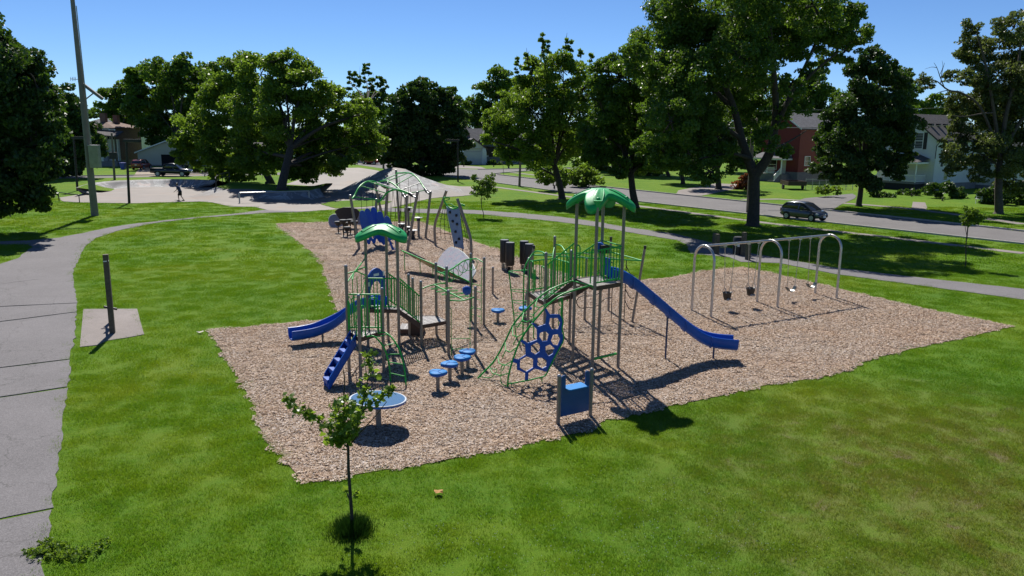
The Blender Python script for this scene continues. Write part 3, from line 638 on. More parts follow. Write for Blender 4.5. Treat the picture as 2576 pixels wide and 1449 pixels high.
# overhead loop and lattice between the two triangular decks
def at(p, z): return Vector((p[0], p[1], z))
hoop(ls, [at(P1, 3.05), at((-4.6, 22.5), 3.1), at((-4.5, 23.6), 2.75), at((-4.72, 24.2), 2.55)], .02, 'overhead_bar', .25)
hoop(ls, [at(P1, 2.75), at((-4.8, 23.2), 2.95), at((-4.75, 24.6), 3.1), at(C1, 3.2)], .02, 'overhead_bar', .3)
hoop(ls, [at((-4.85, 23.1), 2.72), at((-4.95, 23.9), 2.85), at((-4.8, 24.9), 2.8), at(C1, 2.72)], .02, 'overhead_bar', .3)
la, lb = (-4.86, 22.5), (-4.82, 25.0)
lat = MB().tube(bend([at(la, 2.35), at(la, .75), at(lb, .75), at(lb, 2.35)], .2), .018, 8).build('lattice_frame', M['green'], ls)
for t0, t1 in [(.05, .95), (.95, .05)]: MB().tube([at((la[0]+(lb[0]-la[0])*t0, la[1]+(lb[1]-la[1])*t0), 2.3), at((la[0]+(lb[0]-la[0])*t1, la[1]+(lb[1]-la[1])*t1), .8)], .014, 6).build('cross_bar', M['green'], lat)
for t in (.25, .5, .75): MB().tube([at((la[0]+(lb[0]-la[0])*t, la[1]+(lb[1]-la[1])*t), 2.7), at((la[0]+(lb[0]-la[0])*t, la[1]+(lb[1]-la[1])*t), .75)], .014, 6).build('bar', M['green'], lat)
# deck enclosures
bars(ls, P1, P3, ZD+.1, ZD+.1, ZD+1.1, ZD+1.1, 3)
for s in (.12, .62):
    a = Vector((P1[0]+(P3[0]-P1[0])*s, P1[1]+(P3[1]-P1[1])*s)); b = Vector((P1[0]+(P3[0]-P1[0])*(s+.26), P1[1]+(P3[1]-P1[1])*(s+.26))); hoop(ls, [at(a, ZD), at(a, ZD+1.0), at(b, ZD+1.0), at(b, ZD)], .018, rad=.12)
for pa, pb in ((P2, P1), (P2, P3)):
    a = Vector(pa).lerp(Vector(pb), .1); b = Vector(pa).lerp(Vector(pb), .24); hoop(ls, [at(a, ZD), at(a, ZD+.95), at(b, ZD+.9), at(b, ZD)], .018, rad=.08)
    a = Vector(pa).lerp(Vector(pb), .92); b = Vector(pa).lerp(Vector(pb), .78); hoop(ls, [at(a, ZD), at(a, ZD+.95), at(b, ZD+.9), at(b, ZD)], .018, rad=.08)
bars(ls, C1, C3, ZD+.1, ZD+.1, ZD+1.05, ZD+1.05, 8)
bars(ls, C3, RP, ZD+.12, .85, ZD+1.05, 1.75, 10); bars(ls, C2, RP2, ZD+.12, .85, ZD+1.05, 1.75, 9)
stairs(ls, C3, C2, ZD, RP, RP2, .73, 3)
# transfer steps
for (x0, x1, z) in [(-4.02, -3.62, .24), (-3.6, -3.18, .49)]:
    MB().box(((x0+x1)/2, 27.15, z/2), (x1-x0, .8, z-.04)).build('transfer_step', M['brown'], ls); deck(ls, [(x0, 26.75), (x1, 26.75), (x1, 27.55), (x0, 27.55)], z+.01, 'step_plate', False)
# blue entrance arch and curved slide
ax = Vector((C1[0], C1[1], 0)); bx = Vector((C2[0], C2[1], 0)); dv = (bx-ax).normalized(); nv = Vector((-dv.y, dv.x, 0)); W = (bx-ax).length
def ap(u, z): return ax+dv*(W*u)+UPV*(ZD+z)+nv*.03
outer = [ap(.06, -.02), ap(.06, .98)]+[ap(.06+.88*k/10, .98+.34*math.sin(math.pi*k/10)**.8) for k in range(1, 10)]+[ap(.94, .98), ap(.94, -.02), ap(.80, -.02)]+[ap(.5+.3*math.cos(math.pi*k/12), .45+.42*math.sin(math.pi*k/12)) for k in range(13)]+[ap(.2, -.02)]
plate_with_holes(outer, [], nv*.05).build('entrance_arch', M['blue'], ls)
for (u, z, w, h) in [(.5, 1.09, .26, .09), (.86, 1.08, .08, .16), (.14, .82, .08, .14)]:
    MB().slab3([ap(u-w/2, z-h/2)-nv*.005, ap(u+w/2, z-h/2)-nv*.005, ap(u+w/2, z+h/2)-nv*.005, ap(u-w/2, z+h/2)-nv*.005], -nv*.003).build('printed_badge', M['white'], ls)
sl = bez([(-4.42, 25.5, ZD), (-4.85, 25.85, ZD-.03), (-5.45, 26.12, 1.02), (-6.05, 26.05, .58), (-6.6, 25.75, .34), (-7.05, 25.48, .27), (-7.45, 25.25, .26)], 7)
channel(with_side(sl), .54, .29).build('curved_slide', M['blue'], ls); MB().cyl((-6.5, 25.8, 0), .035, .3).build('slide_leg', M['taupe'], ls)
# blue step climber
t0 = Vector((-4.62, 21.9, ZD-.02)); t1 = Vector((-5.2, 20.92, .22)); sd_ = Vector((P2[0]-P1[0], P2[1]-P1[1], 0)).normalized()
cl = MB()
for s in (-1, 1): cl.slab3([t0+sd_*s*.25+UPV*.1, t1+sd_*s*.25+UPV*.16, t1+sd_*s*.25-UPV*.16, t0+sd_*s*.25-UPV*.26], sd_*s*-.045)
cl.slab3([t0+sd_*.25-UPV*.2, t0-sd_*.25-UPV*.2, t1-sd_*.25-UPV*.14, t1+sd_*.25-UPV*.14], (0, 0, -.04)); clo = cl.build('step_climber', M['blue'], ls)
for k in range(5):
    p = t0.lerp(t1, (k+.55)/5); d_ = (t1-t0); d_.z = 0; d_.normalize()
    MB().slab3([p-d_*.02+sd_*.2+UPV*.0, p-d_*.02-sd_*.2+UPV*.0, p+d_*.17-sd_*.19+UPV*.0, p+d_*.17+sd_*.19+UPV*.0], (0, 0, -.13)).build('tread', M['bluelite'] if False else M['blue'], clo)
for s in (-1, 1): MB().cyl(t1+sd_*s*.2-UPV*(t1.z), .03, t1.z).build('leg', M['blue'], clo)
# twisted arch ladder
ra = bez([(-4.2, 21.72, ZD-.02), (-3.95, 21.6, ZD+.02), (-3.68, 21.55, 1.05), (-3.55, 21.55, .6), (-3.5, 21.56, 0)], 8); rb = bez([(-3.95, 22.15, ZD-.02), (-3.65, 21.95, ZD+.03), (-3.3, 21.6, 1.1), (-3.08, 21.32, .62), (-3.0, 21.19, 0)], 8)
al = MB().tube(ra, .024, 8).tube(rb, .024, 8).build('arch_ladder', M['green'], ls)
for k in (9, 15, 20, 24, 28): MB().tube([ra[k], rb[k]], .017, 8).build('rung', M['green'], al)
# overhead loop ladder and ring ladder
b1 = bez([at(RP, 1.98), at((-2.72, 25.7), 2.06), at(DP, 2.08)], 6); b2 = bez([at(E1, 1.88), at((-1.6, 24.24), 1.86), at(G1, 1.98)], 6)
MB().tube(b1, .024, 8).build('overhead_bar', M['green'], ls); MB().tube(b2, .024, 8).build('overhead_bar', M['green'], ls)
sa, sb = b1[7], b2[7]; MB().tube([sa, sb], .026, 8).build('overhead_spine', M['green'], ls)
sdv = (sb-sa); sdv.z = 0; sdv.normalize(); sn = Vector((-sdv.y, sdv.x, 0))
for k, f in enumerate((.2, .38, .56, .74)):
    for s in (-1, 1):
        c0 = sa.lerp(sb, f+(.05 if s > 0 else 0)); loop = [c0, c0+sn*s*.36+sdv*.0, c0+sn*s*.36+sdv*.15, c0+sdv*.15]; MB().tube(bend(loop+[loop[0]], .07), .013, 6).build('hand_loop', M['green'], ls)
MB().tube([at(MBp, 2.34), at(DP, 2.34)], .024, 8).build('overhead_bar', M['green'], ls); b3 = bez([at(F1, 2.4), at((-1.35, 28.65), 2.5), at(H1, 2.4)], 6); MB().tube(b3, .024, 8).build('overhead_bar', M['green'], ls)
rs_ = bez([(-2.46, 26.44, 2.34), (-2.15, 27.2, 2.36), (-1.75, 28.1, 2.52), (-1.33, 28.66, 2.5)], 8); MB().tube(rs_, .026, 8).build('overhead_spine', M['green'], ls)
for k in range(3, 23, 3):
    c0 = rs_[k]; t_ = (rs_[k+1]-rs_[k-1]).normalized(); u_ = t_.cross(UPV).normalized(); cc = c0-UPV*.21
    MB().tube([cc+u_*.2*math.cos(2*math.pi*q/20)+UPV*.2*math.sin(2*math.pi*q/20)+t_*.05*math.sin(2*math.pi*q/20) for q in range(20)], .013, 6, closed=True).build('ring', M['green'], ls)
for a, b, zs, zt in ((E1, G1, (.25, .6), 1.6), (F1, H1, (.3, .6, .95, 1.25, 1.5), 2.2)):
    A = Vector(a).lerp(Vector(b), .1); B = Vector(a).lerp(Vector(b), .8); ld = MB().tube(bend([at(Vector(a).lerp(Vector(b), .02), zt), at(A, zt), at(A, 0)], .05), .014, 6).tube(bend([at(Vector(a).lerp(Vector(b), .98), zt), at(B, zt), at(B, 0)], .05), .014, 6).build('hanging_ladder', M['green'], ls)
    for z in zs: MB().tube([at(A, z), at(B, z)], .012, 6).build('rung', M['green'], ld)
MB().lathe((-1.72, 28.85, 1.05), [(.05, 0), (.16, .1), (.17, .28), (.06, .36)], 12).build('talk_drum', M['blue'], ls)
post(None or (lp := thing('marker_post', 'short lone taupe post standing on the chips behind the ring ladder', 'post', (-.86, 33.93, 0))), (-.86, 33.93), 1.24)

# ------------------------------------------------------------ tall play structure (right)
TL, TF, TR, TB = (1.95, 23.62), (2.44, 22.41), (3.32, 23.11), (2.83, 24.31); LB, Q2, PA, PC = (1.08, 24.54), (1.99, 25.76), (.57, 26.09), (1.54, 28.03)
rs = thing('play_structure', 'tall play tower with four armed green canopy, long blue slide and honeycomb climber', 'play structure', (2.6, 23.4, 0))
for p in (TL, TF, TR, TB): post(rs, p, 5.22, cap=False)
for xy, h in [(LB, 3.37), (Q2, 3.27), (PA, 2.94), (PC, 3.43)]: post(rs, xy, h)
rc = (sum(p[0] for p in (TL, TF, TR, TB))/4, sum(p[1] for p in (TL, TF, TR, TB))/4)
canopy(rs, rc, 4, [math.atan2(p[1]-rc[1], p[0]-rc[0]) for p in (TL, TF, TR, TB)], 5.56, .50, .52, 1.06, .2)
for p in (TL, TF, TR, TB): MB().lathe((p[0], p[1], 5.06), [(.055, 0), (.07, .08), (.13, .2)], 12).build('canopy_socket', M['canopy'], rs)
ZT = 2.72; ZL = 1.75
deck(rs, [TL, TF, TR, TB], ZT, dirv=Vector((TR[0]-TF[0], TR[1]-TF[1]))); deck(rs, [LB, Q2, (1.45, 26.75), PA], ZL)
stairs(rs, TL, TB, ZT, LB, Q2, ZL, 4)
bars(rs, TL, LB, ZT+.1, ZL+.15, ZT+1.12, ZL+1.25, 9); bars(rs, TB, Q2, ZT+.1, ZL+.15, ZT+1.12, ZL+1.25, 9)
bars(rs, TF, TR, ZT+.12, ZT+.12, ZT+1.08, ZT+1.12, 8)
a = Vector(TF).lerp(Vector(TR), .3); b = Vector(TF).lerp(Vector(TR), .9); hoop(rs, [at(a, ZT+1.08), at(a, ZT+.14), at(b, ZT+.14), at(b, ZT+1.1)], .018, rad=.12)
MB().tube([at(TB, ZT+1.12), at(TR, ZT+1.12)], .02, 8).build('overhead_bar', M['green'], rs); MB().tube([at(TB, ZT+1.02), at(TR, ZT+1.02)], .02, 8).build('overhead_bar', M['green'], rs)
for f0, f1 in ((.05, .22), (.78, .95)):
    a = Vector(TL).lerp(Vector(TF), f0); b = Vector(TL).lerp(Vector(TF), f1); hoop(rs, [at(a, ZT+.05), at(a, ZT+1.08), at(b, ZT+1.08), at(b, ZT+.05)], .02, rad=.12)
for f0, f1 in ((.06, .25), (.72, .95)):
    a = Vector(LB).lerp(Vector(PA), f0); b = Vector(LB).lerp(Vector(PA), f1); hoop(rs, [at(a, ZL+.05), at(a, ZL+1.15), at(b, ZL+1.15), at(b, ZL+.05)], .018, rad=.12)
bars(rs, Q2, (1.45, 26.75), ZL+.1, ZL+.1, ZL+1.1, ZL+1.1, 7); bars(rs, PA, (1.45, 26.75), ZL+.1, ZL+.1, ZL+1.1, ZL+1.1, 6)
hoop(rs, [at(PC, 3.15), at((1.75, 27.6), 3.2), at((1.95, 26.6), 2.95), at((1.93, 26.4), 1.4)], .026, 'arch_rail', .35); hoop(rs, [at(PC, 3.1), at((1.45, 27.4), 2.9), at((1.4, 26.85), 2.5), at((1.4, 26.8), 1.7)], .022, 'arch_rail', .3)
# tall exit hoops, leaning pole and climbing loops on the far side of the landing
hoop(rs, [g(2042, 1352), g(2042, 1352)+UPV*2.75, at((.75, 26.2), 3.2), at((1.02, 25.6), 3.25), at((1.1, 25.4), 3.2)], .024, 'arch_rail', .35)
hoop(rs, [at((1.02, 25.6), 3.25), at((1.16, 25.3), 2.9), at((1.17, 25.25), 1.75)], .018, 'arch_rail', .2)
pb = g(2016, 1316); pt = Vector((pb.x-.28, pb.y+.1, 2.35)); mpole = MB().tube([pb, pt], .022, 8).build('climbing_pole', M['green'], rs); MB().tube(bend([pt, pt+Vector((.2, -.1, .05)), at(PA, 2.55)], .05), .018, 8).build('arm', M['green'], mpole); MB().tube([pt, at(PA, 2.3)], .014, 8).build('arm', M['green'], mpole)
MB().tube([at((.78, 26.5), 0), at((.78, 26.5), 2.5)], .022, 8).build('climbing_pole', M['green'], rs)
for z in (.45, .85, 1.3, 1.7):
    c = pb.lerp(pt, z/2.35); e = Vector((.75, 26.45, c.z)); m = (c+e)/2; L = (e-c).length/2; du = (e-c).normalized(); dn = du.cross(UPV)
    MB().tube([m+du*L*math.cos(q*math.pi/10)+dn*.24*math.sin(q*math.pi/10) for q in range(20)], .013, 6, closed=True).build('climbing_loop', M['green'], rs)
# twin arched rails with hexagon rungs
fa, fb = g(1867, 1477), g(1982.5, 1518); dA = Vector((fa.x-TL[0], fa.y-TL[1])); dB = Vector((fb.x-TF[0], fb.y-TF[1]))
def c4(x, y): return 1850+x/2.415, 1100+y/2.415
def rail(pts, base, dv_): return bez([pl(*c4(x, y), (*base, 0), (dv_.x, dv_.y)) for x, y in pts], 6)
# start both rails a hand's breadth inside their deck corner
railA = rail([(930, -8), (700, 88), (520, 240), (380, 400), (290, 580), (200, 740), (100, 850), (40, 912)], (TL[0]+.06, TL[1]-.15), dA)
railB = rail([(1105, 35), (800, 140), (600, 335), (450, 540), (370, 740), (328, 900), (320, 1012)], (TF[0]-.06, TF[1]+.02), dB)
for rl in (railA, railB):
    for p in rl: p.z = max(p.z, 0)
arc = MB().tube(railA, .027, 8).tube(railB, .027, 8).build('arch_climber', M['green'], rs)
MB().tube([railA[0], at(TL, ZT-.05)], .024, 8).build('bracket', M['green'], arc); MB().tube([railB[0], at(TF, ZT-.05)], .024, 8).build('bracket', M['green'], arc); MB().tube([railA[0], railB[0]], .02, 8).build('rung', M['green'], arc)
def frac(rl, f):
    s = f*(len(rl)-1); i = min(int(s), len(rl)-2); return rl[i].lerp(rl[i+1], s-i)
for k in range(7):
    f = .10+.115*k; a0, b0 = frac(railA, f), frac(railB, f); m1, m2 = a0.lerp(b0, .33), a0.lerp(b0, .67); nf = .055
    a1, b1_ = frac(railA, f+nf), frac(railB, f+nf); q1, q2 = a1.lerp(b1_, .33), a1.lerp(b1_, .67)
    MB().tube([a0, q1, q2, b0], .015, 6).build('rung', M['green'], arc)
    if k < 6: f2 = f+.115; e1 = frac(railA, f2+nf).lerp(frac(railB, f2+nf), .33 if k % 2 else .67); MB().tube([q1 if k % 2 == 0 else q2, frac(railA, f2).lerp(frac(railB, f2), .33 if k % 2 == 0 else .67)], .015, 6).build('rung', M['green'], arc)
hoop(arc, [frac(railA, .8), frac(railA, .8)+Vector((.3, -.15, -.02)), frac(railA, .93)+Vector((.32, -.15, -.02)), frac(railA, .95)], .014, 'side_loop', .1)
hoop(arc, [frac(railB, .72), frac(railB, .72)+Vector((-.28, .1, 0)), frac(railB, .93)+Vector((-.2, .1, 0)), frac(railB, .95)], .014, 'side_loop', .1)
# honeycomb plate in the plane of the nearer rail
HP = (fb.x, fb.y, 0); HD = (TF[0]-fb.x, TF[1]-fb.y)
def hx(l): return [pl(*c4(x, y), HP, HD) for x, y in l]
h_out = hx([(672,258),(690,256),(722,310),(812,310),(847,372),(832,482),(850,522),(842,582),(692,852),(578,822),(518,862),(515,928),(488,932),(490,866),(415,832),(410,772),(372,762),(380,725),(425,735),(495,690),(490,602),(443,566),(460,548),(517,580),(602,548),(600,452),(548,396),(568,388),(612,425),(680,402),(692,320)])
h_in = [hx(h) for h in [[(722,345),(795,342),(820,392),(800,452),(742,452),(712,400)],[(625,485),(678,466),(714,500),(698,560),(652,565),(622,522)],[(750,502),(800,496),(820,545),(796,604),(752,596),(730,555)],[(542,602),(602,572),(631,602),(626,660),(586,690),(542,660)],[(677,612),(722,592),(767,632),(750,680),(711,704),(677,660)],[(440,742),(502,706),(566,732),(564,810),(500,850),(437,812)],[(606,722),(650,716),(694,746),(690,800),(652,820),(602,790)]]]
hn = Vector((-HD[1], HD[0], 0)).normalized()
plate_with_holes(h_out, h_in, hn*.035).build('honeycomb_plate', M['blue'], rs)
gb = [pl(*c4(x, y), HP, HD) for x, y in [(330,965),(500,935),(660,897),(684,878),(760,720),(848,560),(850,500),(832,440),(848,372),(820,290),(838,215),(815,155)]]; MB().tube(bend(gb, .1), .022, 8).build('edge_tube', M['green'], rs)
MB().tube([pl(*c4(645, 905), HP, HD), pl(*c4(645, 905), HP, HD)*1-UPV*.12], .02, 8).build('edge_foot', M['green'], rs)
# green vertical loop ladder under the stairs, green kick bar
hoop(rs, [at((1.66, 24.95), .35), at((1.66, 24.95), 1.85)], .024, 'climbing_pole')
for z in (.5, .85, 1.2, 1.55): hoop(rs, [at((1.66, 24.95), z), at((1.55, 24.85), z+.04), at((1.55, 24.85), z+.26), at((1.66, 24.95), z+.3)], .016, 'climbing_loop', .06)
MB().slab3([at(TF, .52)+Vector((.06, .05, 0)), at(TR, .52)-Vector((.06, .05, 0)), at(TR, .52)-Vector((.1, 0, 0)), at(TF, .52)+Vector((.02, .1, 0))], (0, 0, -.06)).build('kick_bar', M['green'], rs)
# long slide
def slz(x):
    P_ = [(3.05, 2.72), (3.45, 2.66), (3.85, 2.42), (4.6, 1.82), (5.4, 1.15), (5.95, .72), (6.3, .54), (6.7, .46), (7.25, .42)]
    for (x0, z0), (x1, z1) in zip(P_, P_[1:]):
        if x <= x1: return z0+(z1-z0)*(x-x0)/(x1-x0)
    return P_[-1][1]
pts = [Vector((x, 23.86+.38*(1-math.exp(-(x-3.05)*.6)), slz(x))) for x in [3.05+4.2*k/48 for k in range(49)]]
zs = [p.z for p in pts]
for i in range(2, 47): pts[i].z = sum(zs[i-2:i+3])/5
long_ = channel(with_side(pts), .56, .30, .04, .04).build('long_slide', M['blue'], rs)
for k in (8, 16, 22, 28, 38):
    p = pts[k]; t_ = (pts[k+1]-pts[k-1]).normalized(); s_ = with_side(pts)[k][1]; n_ = t_.cross(s_); ring = [(-.33, .30), (-.3, .02), (-.2, -.075), (.2, -.075), (.3, .02), (.33, .30)]
    MB().tube([p+s_*x+UPV*z for x, z in ring], .022, 6).build('slide_flange', M['blue'], long_)
for bx_, by_ in ((5.0, 24.2), (6.56, 24.24)): MB().cyl((bx_, by_, 0), .032, slz(bx_)-.03).build('slide_leg', simple('blue_slide_leg', (.03, .05, .12), .4), rs)
hd = Vector((TR[0]-TB[0], TR[1]-TB[1], 0)).normalized(); tb = at(TB, 0)
MB().slab3([tb+hd*.12+UPV*(ZT+.06), tb+hd*.52+UPV*(ZT+.06), tb+hd*.52+UPV*(ZT+.62), tb+hd*.12+UPV*(ZT+.62)], Vector((hd.y, -hd.x, 0))*-.04).build('slide_hood', M['blue'], rs)
pw = at((2.72, 24.0), ZT+.95); MB().tube([pw-Vector((.02, .05, .0)), pw+Vector((.02, .08, 0))], .15, 16).build('wheel_drum', M['blue'], rs); MB().box(pw+Vector((.15, -.08, -.05)), (.28, .16, .26), .3).build('viewer_box', M['black'], rs)
for sx in (0, .12): MB().tube([pw+Vector((sx, -.05, -.15)), pw+Vector((sx+.04, 0, -.5)), pw+Vector((sx+.16, .05, -.62))], .013, 6).build('viewer_stalk', M['green'], rs)

# ------------------------------------------------------------ leaning-post net climber behind the tower
nc = thing('net_climber', 'leaning post climber with black caps and wavy black bars behind the tall tower', 'climber', (3.2, 29.6, 0))
Lb, Lt = g(2043, 1240), Vector((.45+.38, 29.72, 2.82)); Rb, Rt_ = (4.65, 29.08), Vector((5.02, 29.08, 2.95)); Cb = (3.95, 30.9); Qb = (2.83, 29.24)
for (b_, t_) in ((Lb, Lt), (Rb, Rt_)): post(nc, b_[:2], t_.z, cap=False, lean=t_); MB().tube([t_-UPV*.08, t_+UPV*.05], PR*1.12, 10).build('post_cap', M['black'], nc)
post(nc, Cb, 3.03, cap=False); MB().cyl((*Cb, 2.93), PR*1.12, .15).build('post_cap', M['black'], nc); post(nc, Qb, 2.45)
A_, B_, C_ = Vector((.74, 29.7, 2.5)), Vector((4.93, 29.1, 2.42)), Vector((3.95, 30.8, 2.48))
for a, b in ((A_, B_), (B_, C_), (C_, A_)): MB().tube([a, b], .028, 8).build('overhead_bar', M['green'], nc)
for f in (.2, .35, .5, .65, .8): MB().tube([A_.lerp(B_, f), A_.lerp(C_, f)], .016, 6).build('rung', M['blackmetal'], nc)
for (x, y) in ((3.86, 29.25), (4.35, 29.18), (2.0, 29.55)): MB().tube([Vector((x, y, 0)), Vector((x, y, 2.44))], .018, 6).build('hanger_bar', M['blackmetal'], nc)
for z in (.55, 1.0, 1.45, 1.9):
    wv = [Vector((2.83, 29.24, z)), Vector((3.1, 29.22, z)), Vector((3.3, 29.0, z+.12)), Vector((3.55, 29.0, z+.4)), Vector((3.86, 29.25, z+.42))]; MB().tube(bend(wv, .14), .016, 6).build('wavy_bar', M['blackmetal'], nc)
    wv = [Vector((4.35, 29.18, z+.3)), Vector((4.5, 29.0, z)), Vector((4.68, 29.08, z-.05))]; MB().tube(bend(wv, .1), .016, 6).build('wavy_bar', M['blackmetal'], nc)
for z in (.5, 1.1): MB().tube(bend([Vector((2.83, 29.24, z)), Vector((2.6, 29.1, z+.05)), Vector((2.45, 29.1, z+.3)), Vector((2.6, 29.1, z+.5)), Vector((2.83, 29.24, z+.52))], .12), .016, 6).build('wavy_bar', M['blackmetal'], nc)

# ------------------------------------------------------------ stepping pods
def pod(xy, h, rz, label, blue=True):
    t = thing('stepping_pod', label, 'stepping pod', (0, 0, 0), 'blue stepping pods on the chips')
    MB().cyl((0, 0, -.02), .055, h-.02, 12).build('stem', M['taupe'], t)
    prof = []
    for k in range(36):
        a = 2*math.pi*k/36; prof.append((a, .255*(1+.085*math.cos(3*a))))
    rows = [[Vector((r*s*math.cos(a), r*s*math.sin(a), h+z)) for a, r in prof] for s, z in ((.80, -.09), (.95, -.07), (1.0, -.03), (.97, .0), (.9, .012), (.4, .02))]
    MB().loft(rows, True, True).build('pad', M['bluelite'], t); lo = MB().loft([[Vector((r*s*math.cos(a), r*s*math.sin(a), h+z)) for a, r in prof] for s, z in ((.78, -.1), (.97, -.075), (1.012, -.04), (1.012, -.026), (.99, -.02))], True, True).build('pad_rim', M['blue'], t)
    for a in (.6, 2.7, 4.8): MB().tube([Vector((0, 0, h+.022)), Vector((.13*math.cos(a), .13*math.sin(a), h+.024)), Vector((.22*math.cos(a+.25), .22*math.sin(a+.25), h+.016))], .008, 5).build('groove_line', M['blue'], t)
    t.location = (*xy, 0); t.rotation_euler.z = rz; return t
pod((-2.06, 20.87), .55, .3, 'nearest blue stepping pod of the row of four beside the arch ladder')
pod((-1.79, 21.72), .55, 1.3, 'second nearest blue stepping pod of the row of four')
pod((-1.48, 22.37), .55, 2.4, 'third nearest blue stepping pod of the row of four')
pod((-1.34, 23.02), .55, .9, 'farthest blue stepping pod of the row of four, by the overhead loops')
pod((-.53, 28.88), .5, .5, 'blue stepping pod alone on the chips left of the climbing pole')
pod((.51, 29.3), .5, 1.9, 'blue stepping pod behind the green climbing pole and loops')

# ------------------------------------------------------------ spinner table and shop panel
sp = thing('spinner_disc', 'round blue spinner disc on a short post, behind the maple sapling', 'spinner', (-3.25, 18.05, 0)); tl = Matrix.Rotation(R(2.5), 3, 'Y') @ Matrix.Rotation(R(-3), 3, 'X')
MB().cyl((-3.25, 18.05, -.02), .07, .72, 14).build('stem', M['taupe'], sp)
def disc(z0, z1, r, mat, name, bev=.02):
    rows = [[Vector((-3.25, 18.05, .74))+tl @ Vector((rr_*math.cos(2*math.pi*k/56), rr_*math.sin(2*math.pi*k/56), z)) for k in range(56)] for rr_, z in ((r-bev, z0), (r, z0+bev*.6), (r, z1-bev*.4), (r-bev*.4, z1))]; MB().loft(rows, True, True, False).build(name, mat, sp)
disc(-.06, 0, .69, M['blue'], 'disc_body'); disc(-.02, .012, .70, simple('disc_rim', (.32, .36, .42), .4, .3), 'disc_rim'); disc(.0, .016, .655, simple('disc_top', (.03, .115, .25), .7, 0, .25, 40, .2, 60, spec=.15), 'disc_top', .004)
pp = thing('shop_panel', 'blue play shop panel with a light blue counter between two short posts', 'play panel', (1.62, 18.62, 0)); S1, S2 = (1.19, 18.34), (2.05, 18.9)
post(pp, S1, 1.28); post(pp, S2, 1.28)
PPD = (S2[0]-S1[0], S2[1]-S1[1]); pn = Vector((-PPD[1], PPD[0], 0)).normalized(); pu = Vector((PPD[0], PPD[1], 0)).normalized()
def pq(u, z): return Vector((S1[0], S1[1], 0))+pu*u+UPV*z-pn*.015
wd = Vector(PPD).length; ol = [pq(.07, .2), pq(wd-.07, .2), pq(wd-.07, 1.24), pq(wd-.11, 1.27), pq(wd-.17, 1.27), pq(wd-.2, 1.24), pq(wd-.2, .93), pq(wd-.23, .9), pq(.23, .9), pq(.2, .93), pq(.2, 1.24), pq(.17, 1.27), pq(.11, 1.27), pq(.07, 1.24)]
plate_with_holes(ol, [], pn*.035).build('panel', simple('deep_blue_panel', (.018, .075, .23), .4, 0, .08, 3), pp)
cu = [pq(.2, .9)+pn*.2, pq(.2, .9)-pn*.13, pq(.24, .9)-pn*.16, pq(wd-.24, .9)-pn*.16, pq(wd-.2, .9)-pn*.13, pq(wd-.2, .9)+pn*.2]; MB().slab3(cu, (0, 0, .03)).build('counter', M['bluelite'], pp)

# ------------------------------------------------------------ petal climbers
def petal(root, pts, mat_top, mat_rim, th=.05, name='petal_panel', nrm=None):
    pts = [Vector(p) for p in pts]; n = Vector((0, 0, 0))
    for i in range(len(pts)): n += pts[i].cross(pts[(i+1) % len(pts)])
    n.normalize();  n = n if n.z > 0 else -n
    o = MB().slab3(pts, -n*th).build(name, mat_top, root); ctr = sum(pts, Vector())/len(pts)
    MB().tube([p-n*th*.5 for p in pts], th*.62, 6, closed=True).build('rim', mat_rim, o); return o
def squiggle_mat():
    m, nt, b = new_mat('squiggle_tread'); p = geo(nt); w = noise(nt, 5, 2, p); a = N(nt, 'ShaderNodeTexWave', wave_type='BANDS'); vm = N(nt, 'ShaderNodeVectorMath', operation='MULTIPLY_ADD'); nt.links.new(w.outputs['Color'], vm.inputs[0]); vm.inputs[1].default_value = (.35, .35, .35); nt.links.new(p, vm.inputs[2]); nt.links.new(vm.outputs[0], a.inputs['Vector']); a.inputs['Scale'].default_value = 5.5; a.inputs['Distortion'].default_value = 9; a.inputs['Detail'].default_value = 1
    k = ramp(nt, a.outputs[0], [(.45, (0, 0, 0)), (.55, (1, 1, 1))]); bn = noise(nt, 1.5, 2, p); c2 = ramp(nt, bn.outputs[0], [(.44, (.16, .17, .26)), (.52, (.30, .18, .24)), (.58, (.17, .19, .26))]); c = mix(nt, k.outputs[0], c2.outputs[0], (.25, .27, .30)); nt.links.new(c, b.inputs['Base Color']); b.inputs['Roughness'].default_value = .6; bump(nt, b, k.outputs[0], .4, .02); return m
M['squig'] = squiggle_mat()
def facet_mat():
    m, nt, b = new_mat('panel_underside'); p = geo(nt); v = N(nt, 'ShaderNodeTexVoronoi'); v.inputs['Scale'].default_value = 1.1; nt.links.new(p, v.inputs['Vector']); sp_ = N(nt, 'ShaderNodeSeparateColor'); nt.links.new(v.outputs['Color'], sp_.inputs[0]); c = ramp(nt, sp_.outputs[0], [(0, (.30, .19, .08)), (.4, (.08, .06, .04)), (.7, (.42, .33, .16))], 'CONSTANT'); nt.links.new(c.outputs[0], b.inputs['Base Color']); b.inputs['Roughness'].default_value = .6; return m
M['facet'] = facet_mat()
pc_ = thing('petal_climber', 'V shaped petal climber with one green rimmed panel and one grey squiggle panel', 'climber', (-3.2, 37.8, 0))
petal(pc_, [(-5.72, 39.75, 1.08), (-4.7, 38.75, .86), (-3.4, 37.4, .6), (-2.3, 36.35, .28), (-1.85, 36.0, .1), (-2.15, 36.65, .1), (-3.2, 37.9, .18), (-4.4, 39.25, .45), (-5.4, 40.1, .9)], M['facet'], M['green'], .05)
L0, L1 = g(1706, 1054, .12), g(1832, 1098, .12); ld_ = (L1-L0).normalized(); up_ = Vector((-ld_.y, ld_.x, 0)); up_ = up_ if up_.y > 0 else -up_; pn2 = ld_.cross((up_+UPV*.80).normalized())
def onp(x, y): d = ray(x, y); return CAMP+d*((L0-CAMP).dot(pn2)/d.dot(pn2))
def c1x(x, y): return 1150+x/3.22, 850+y/3.22
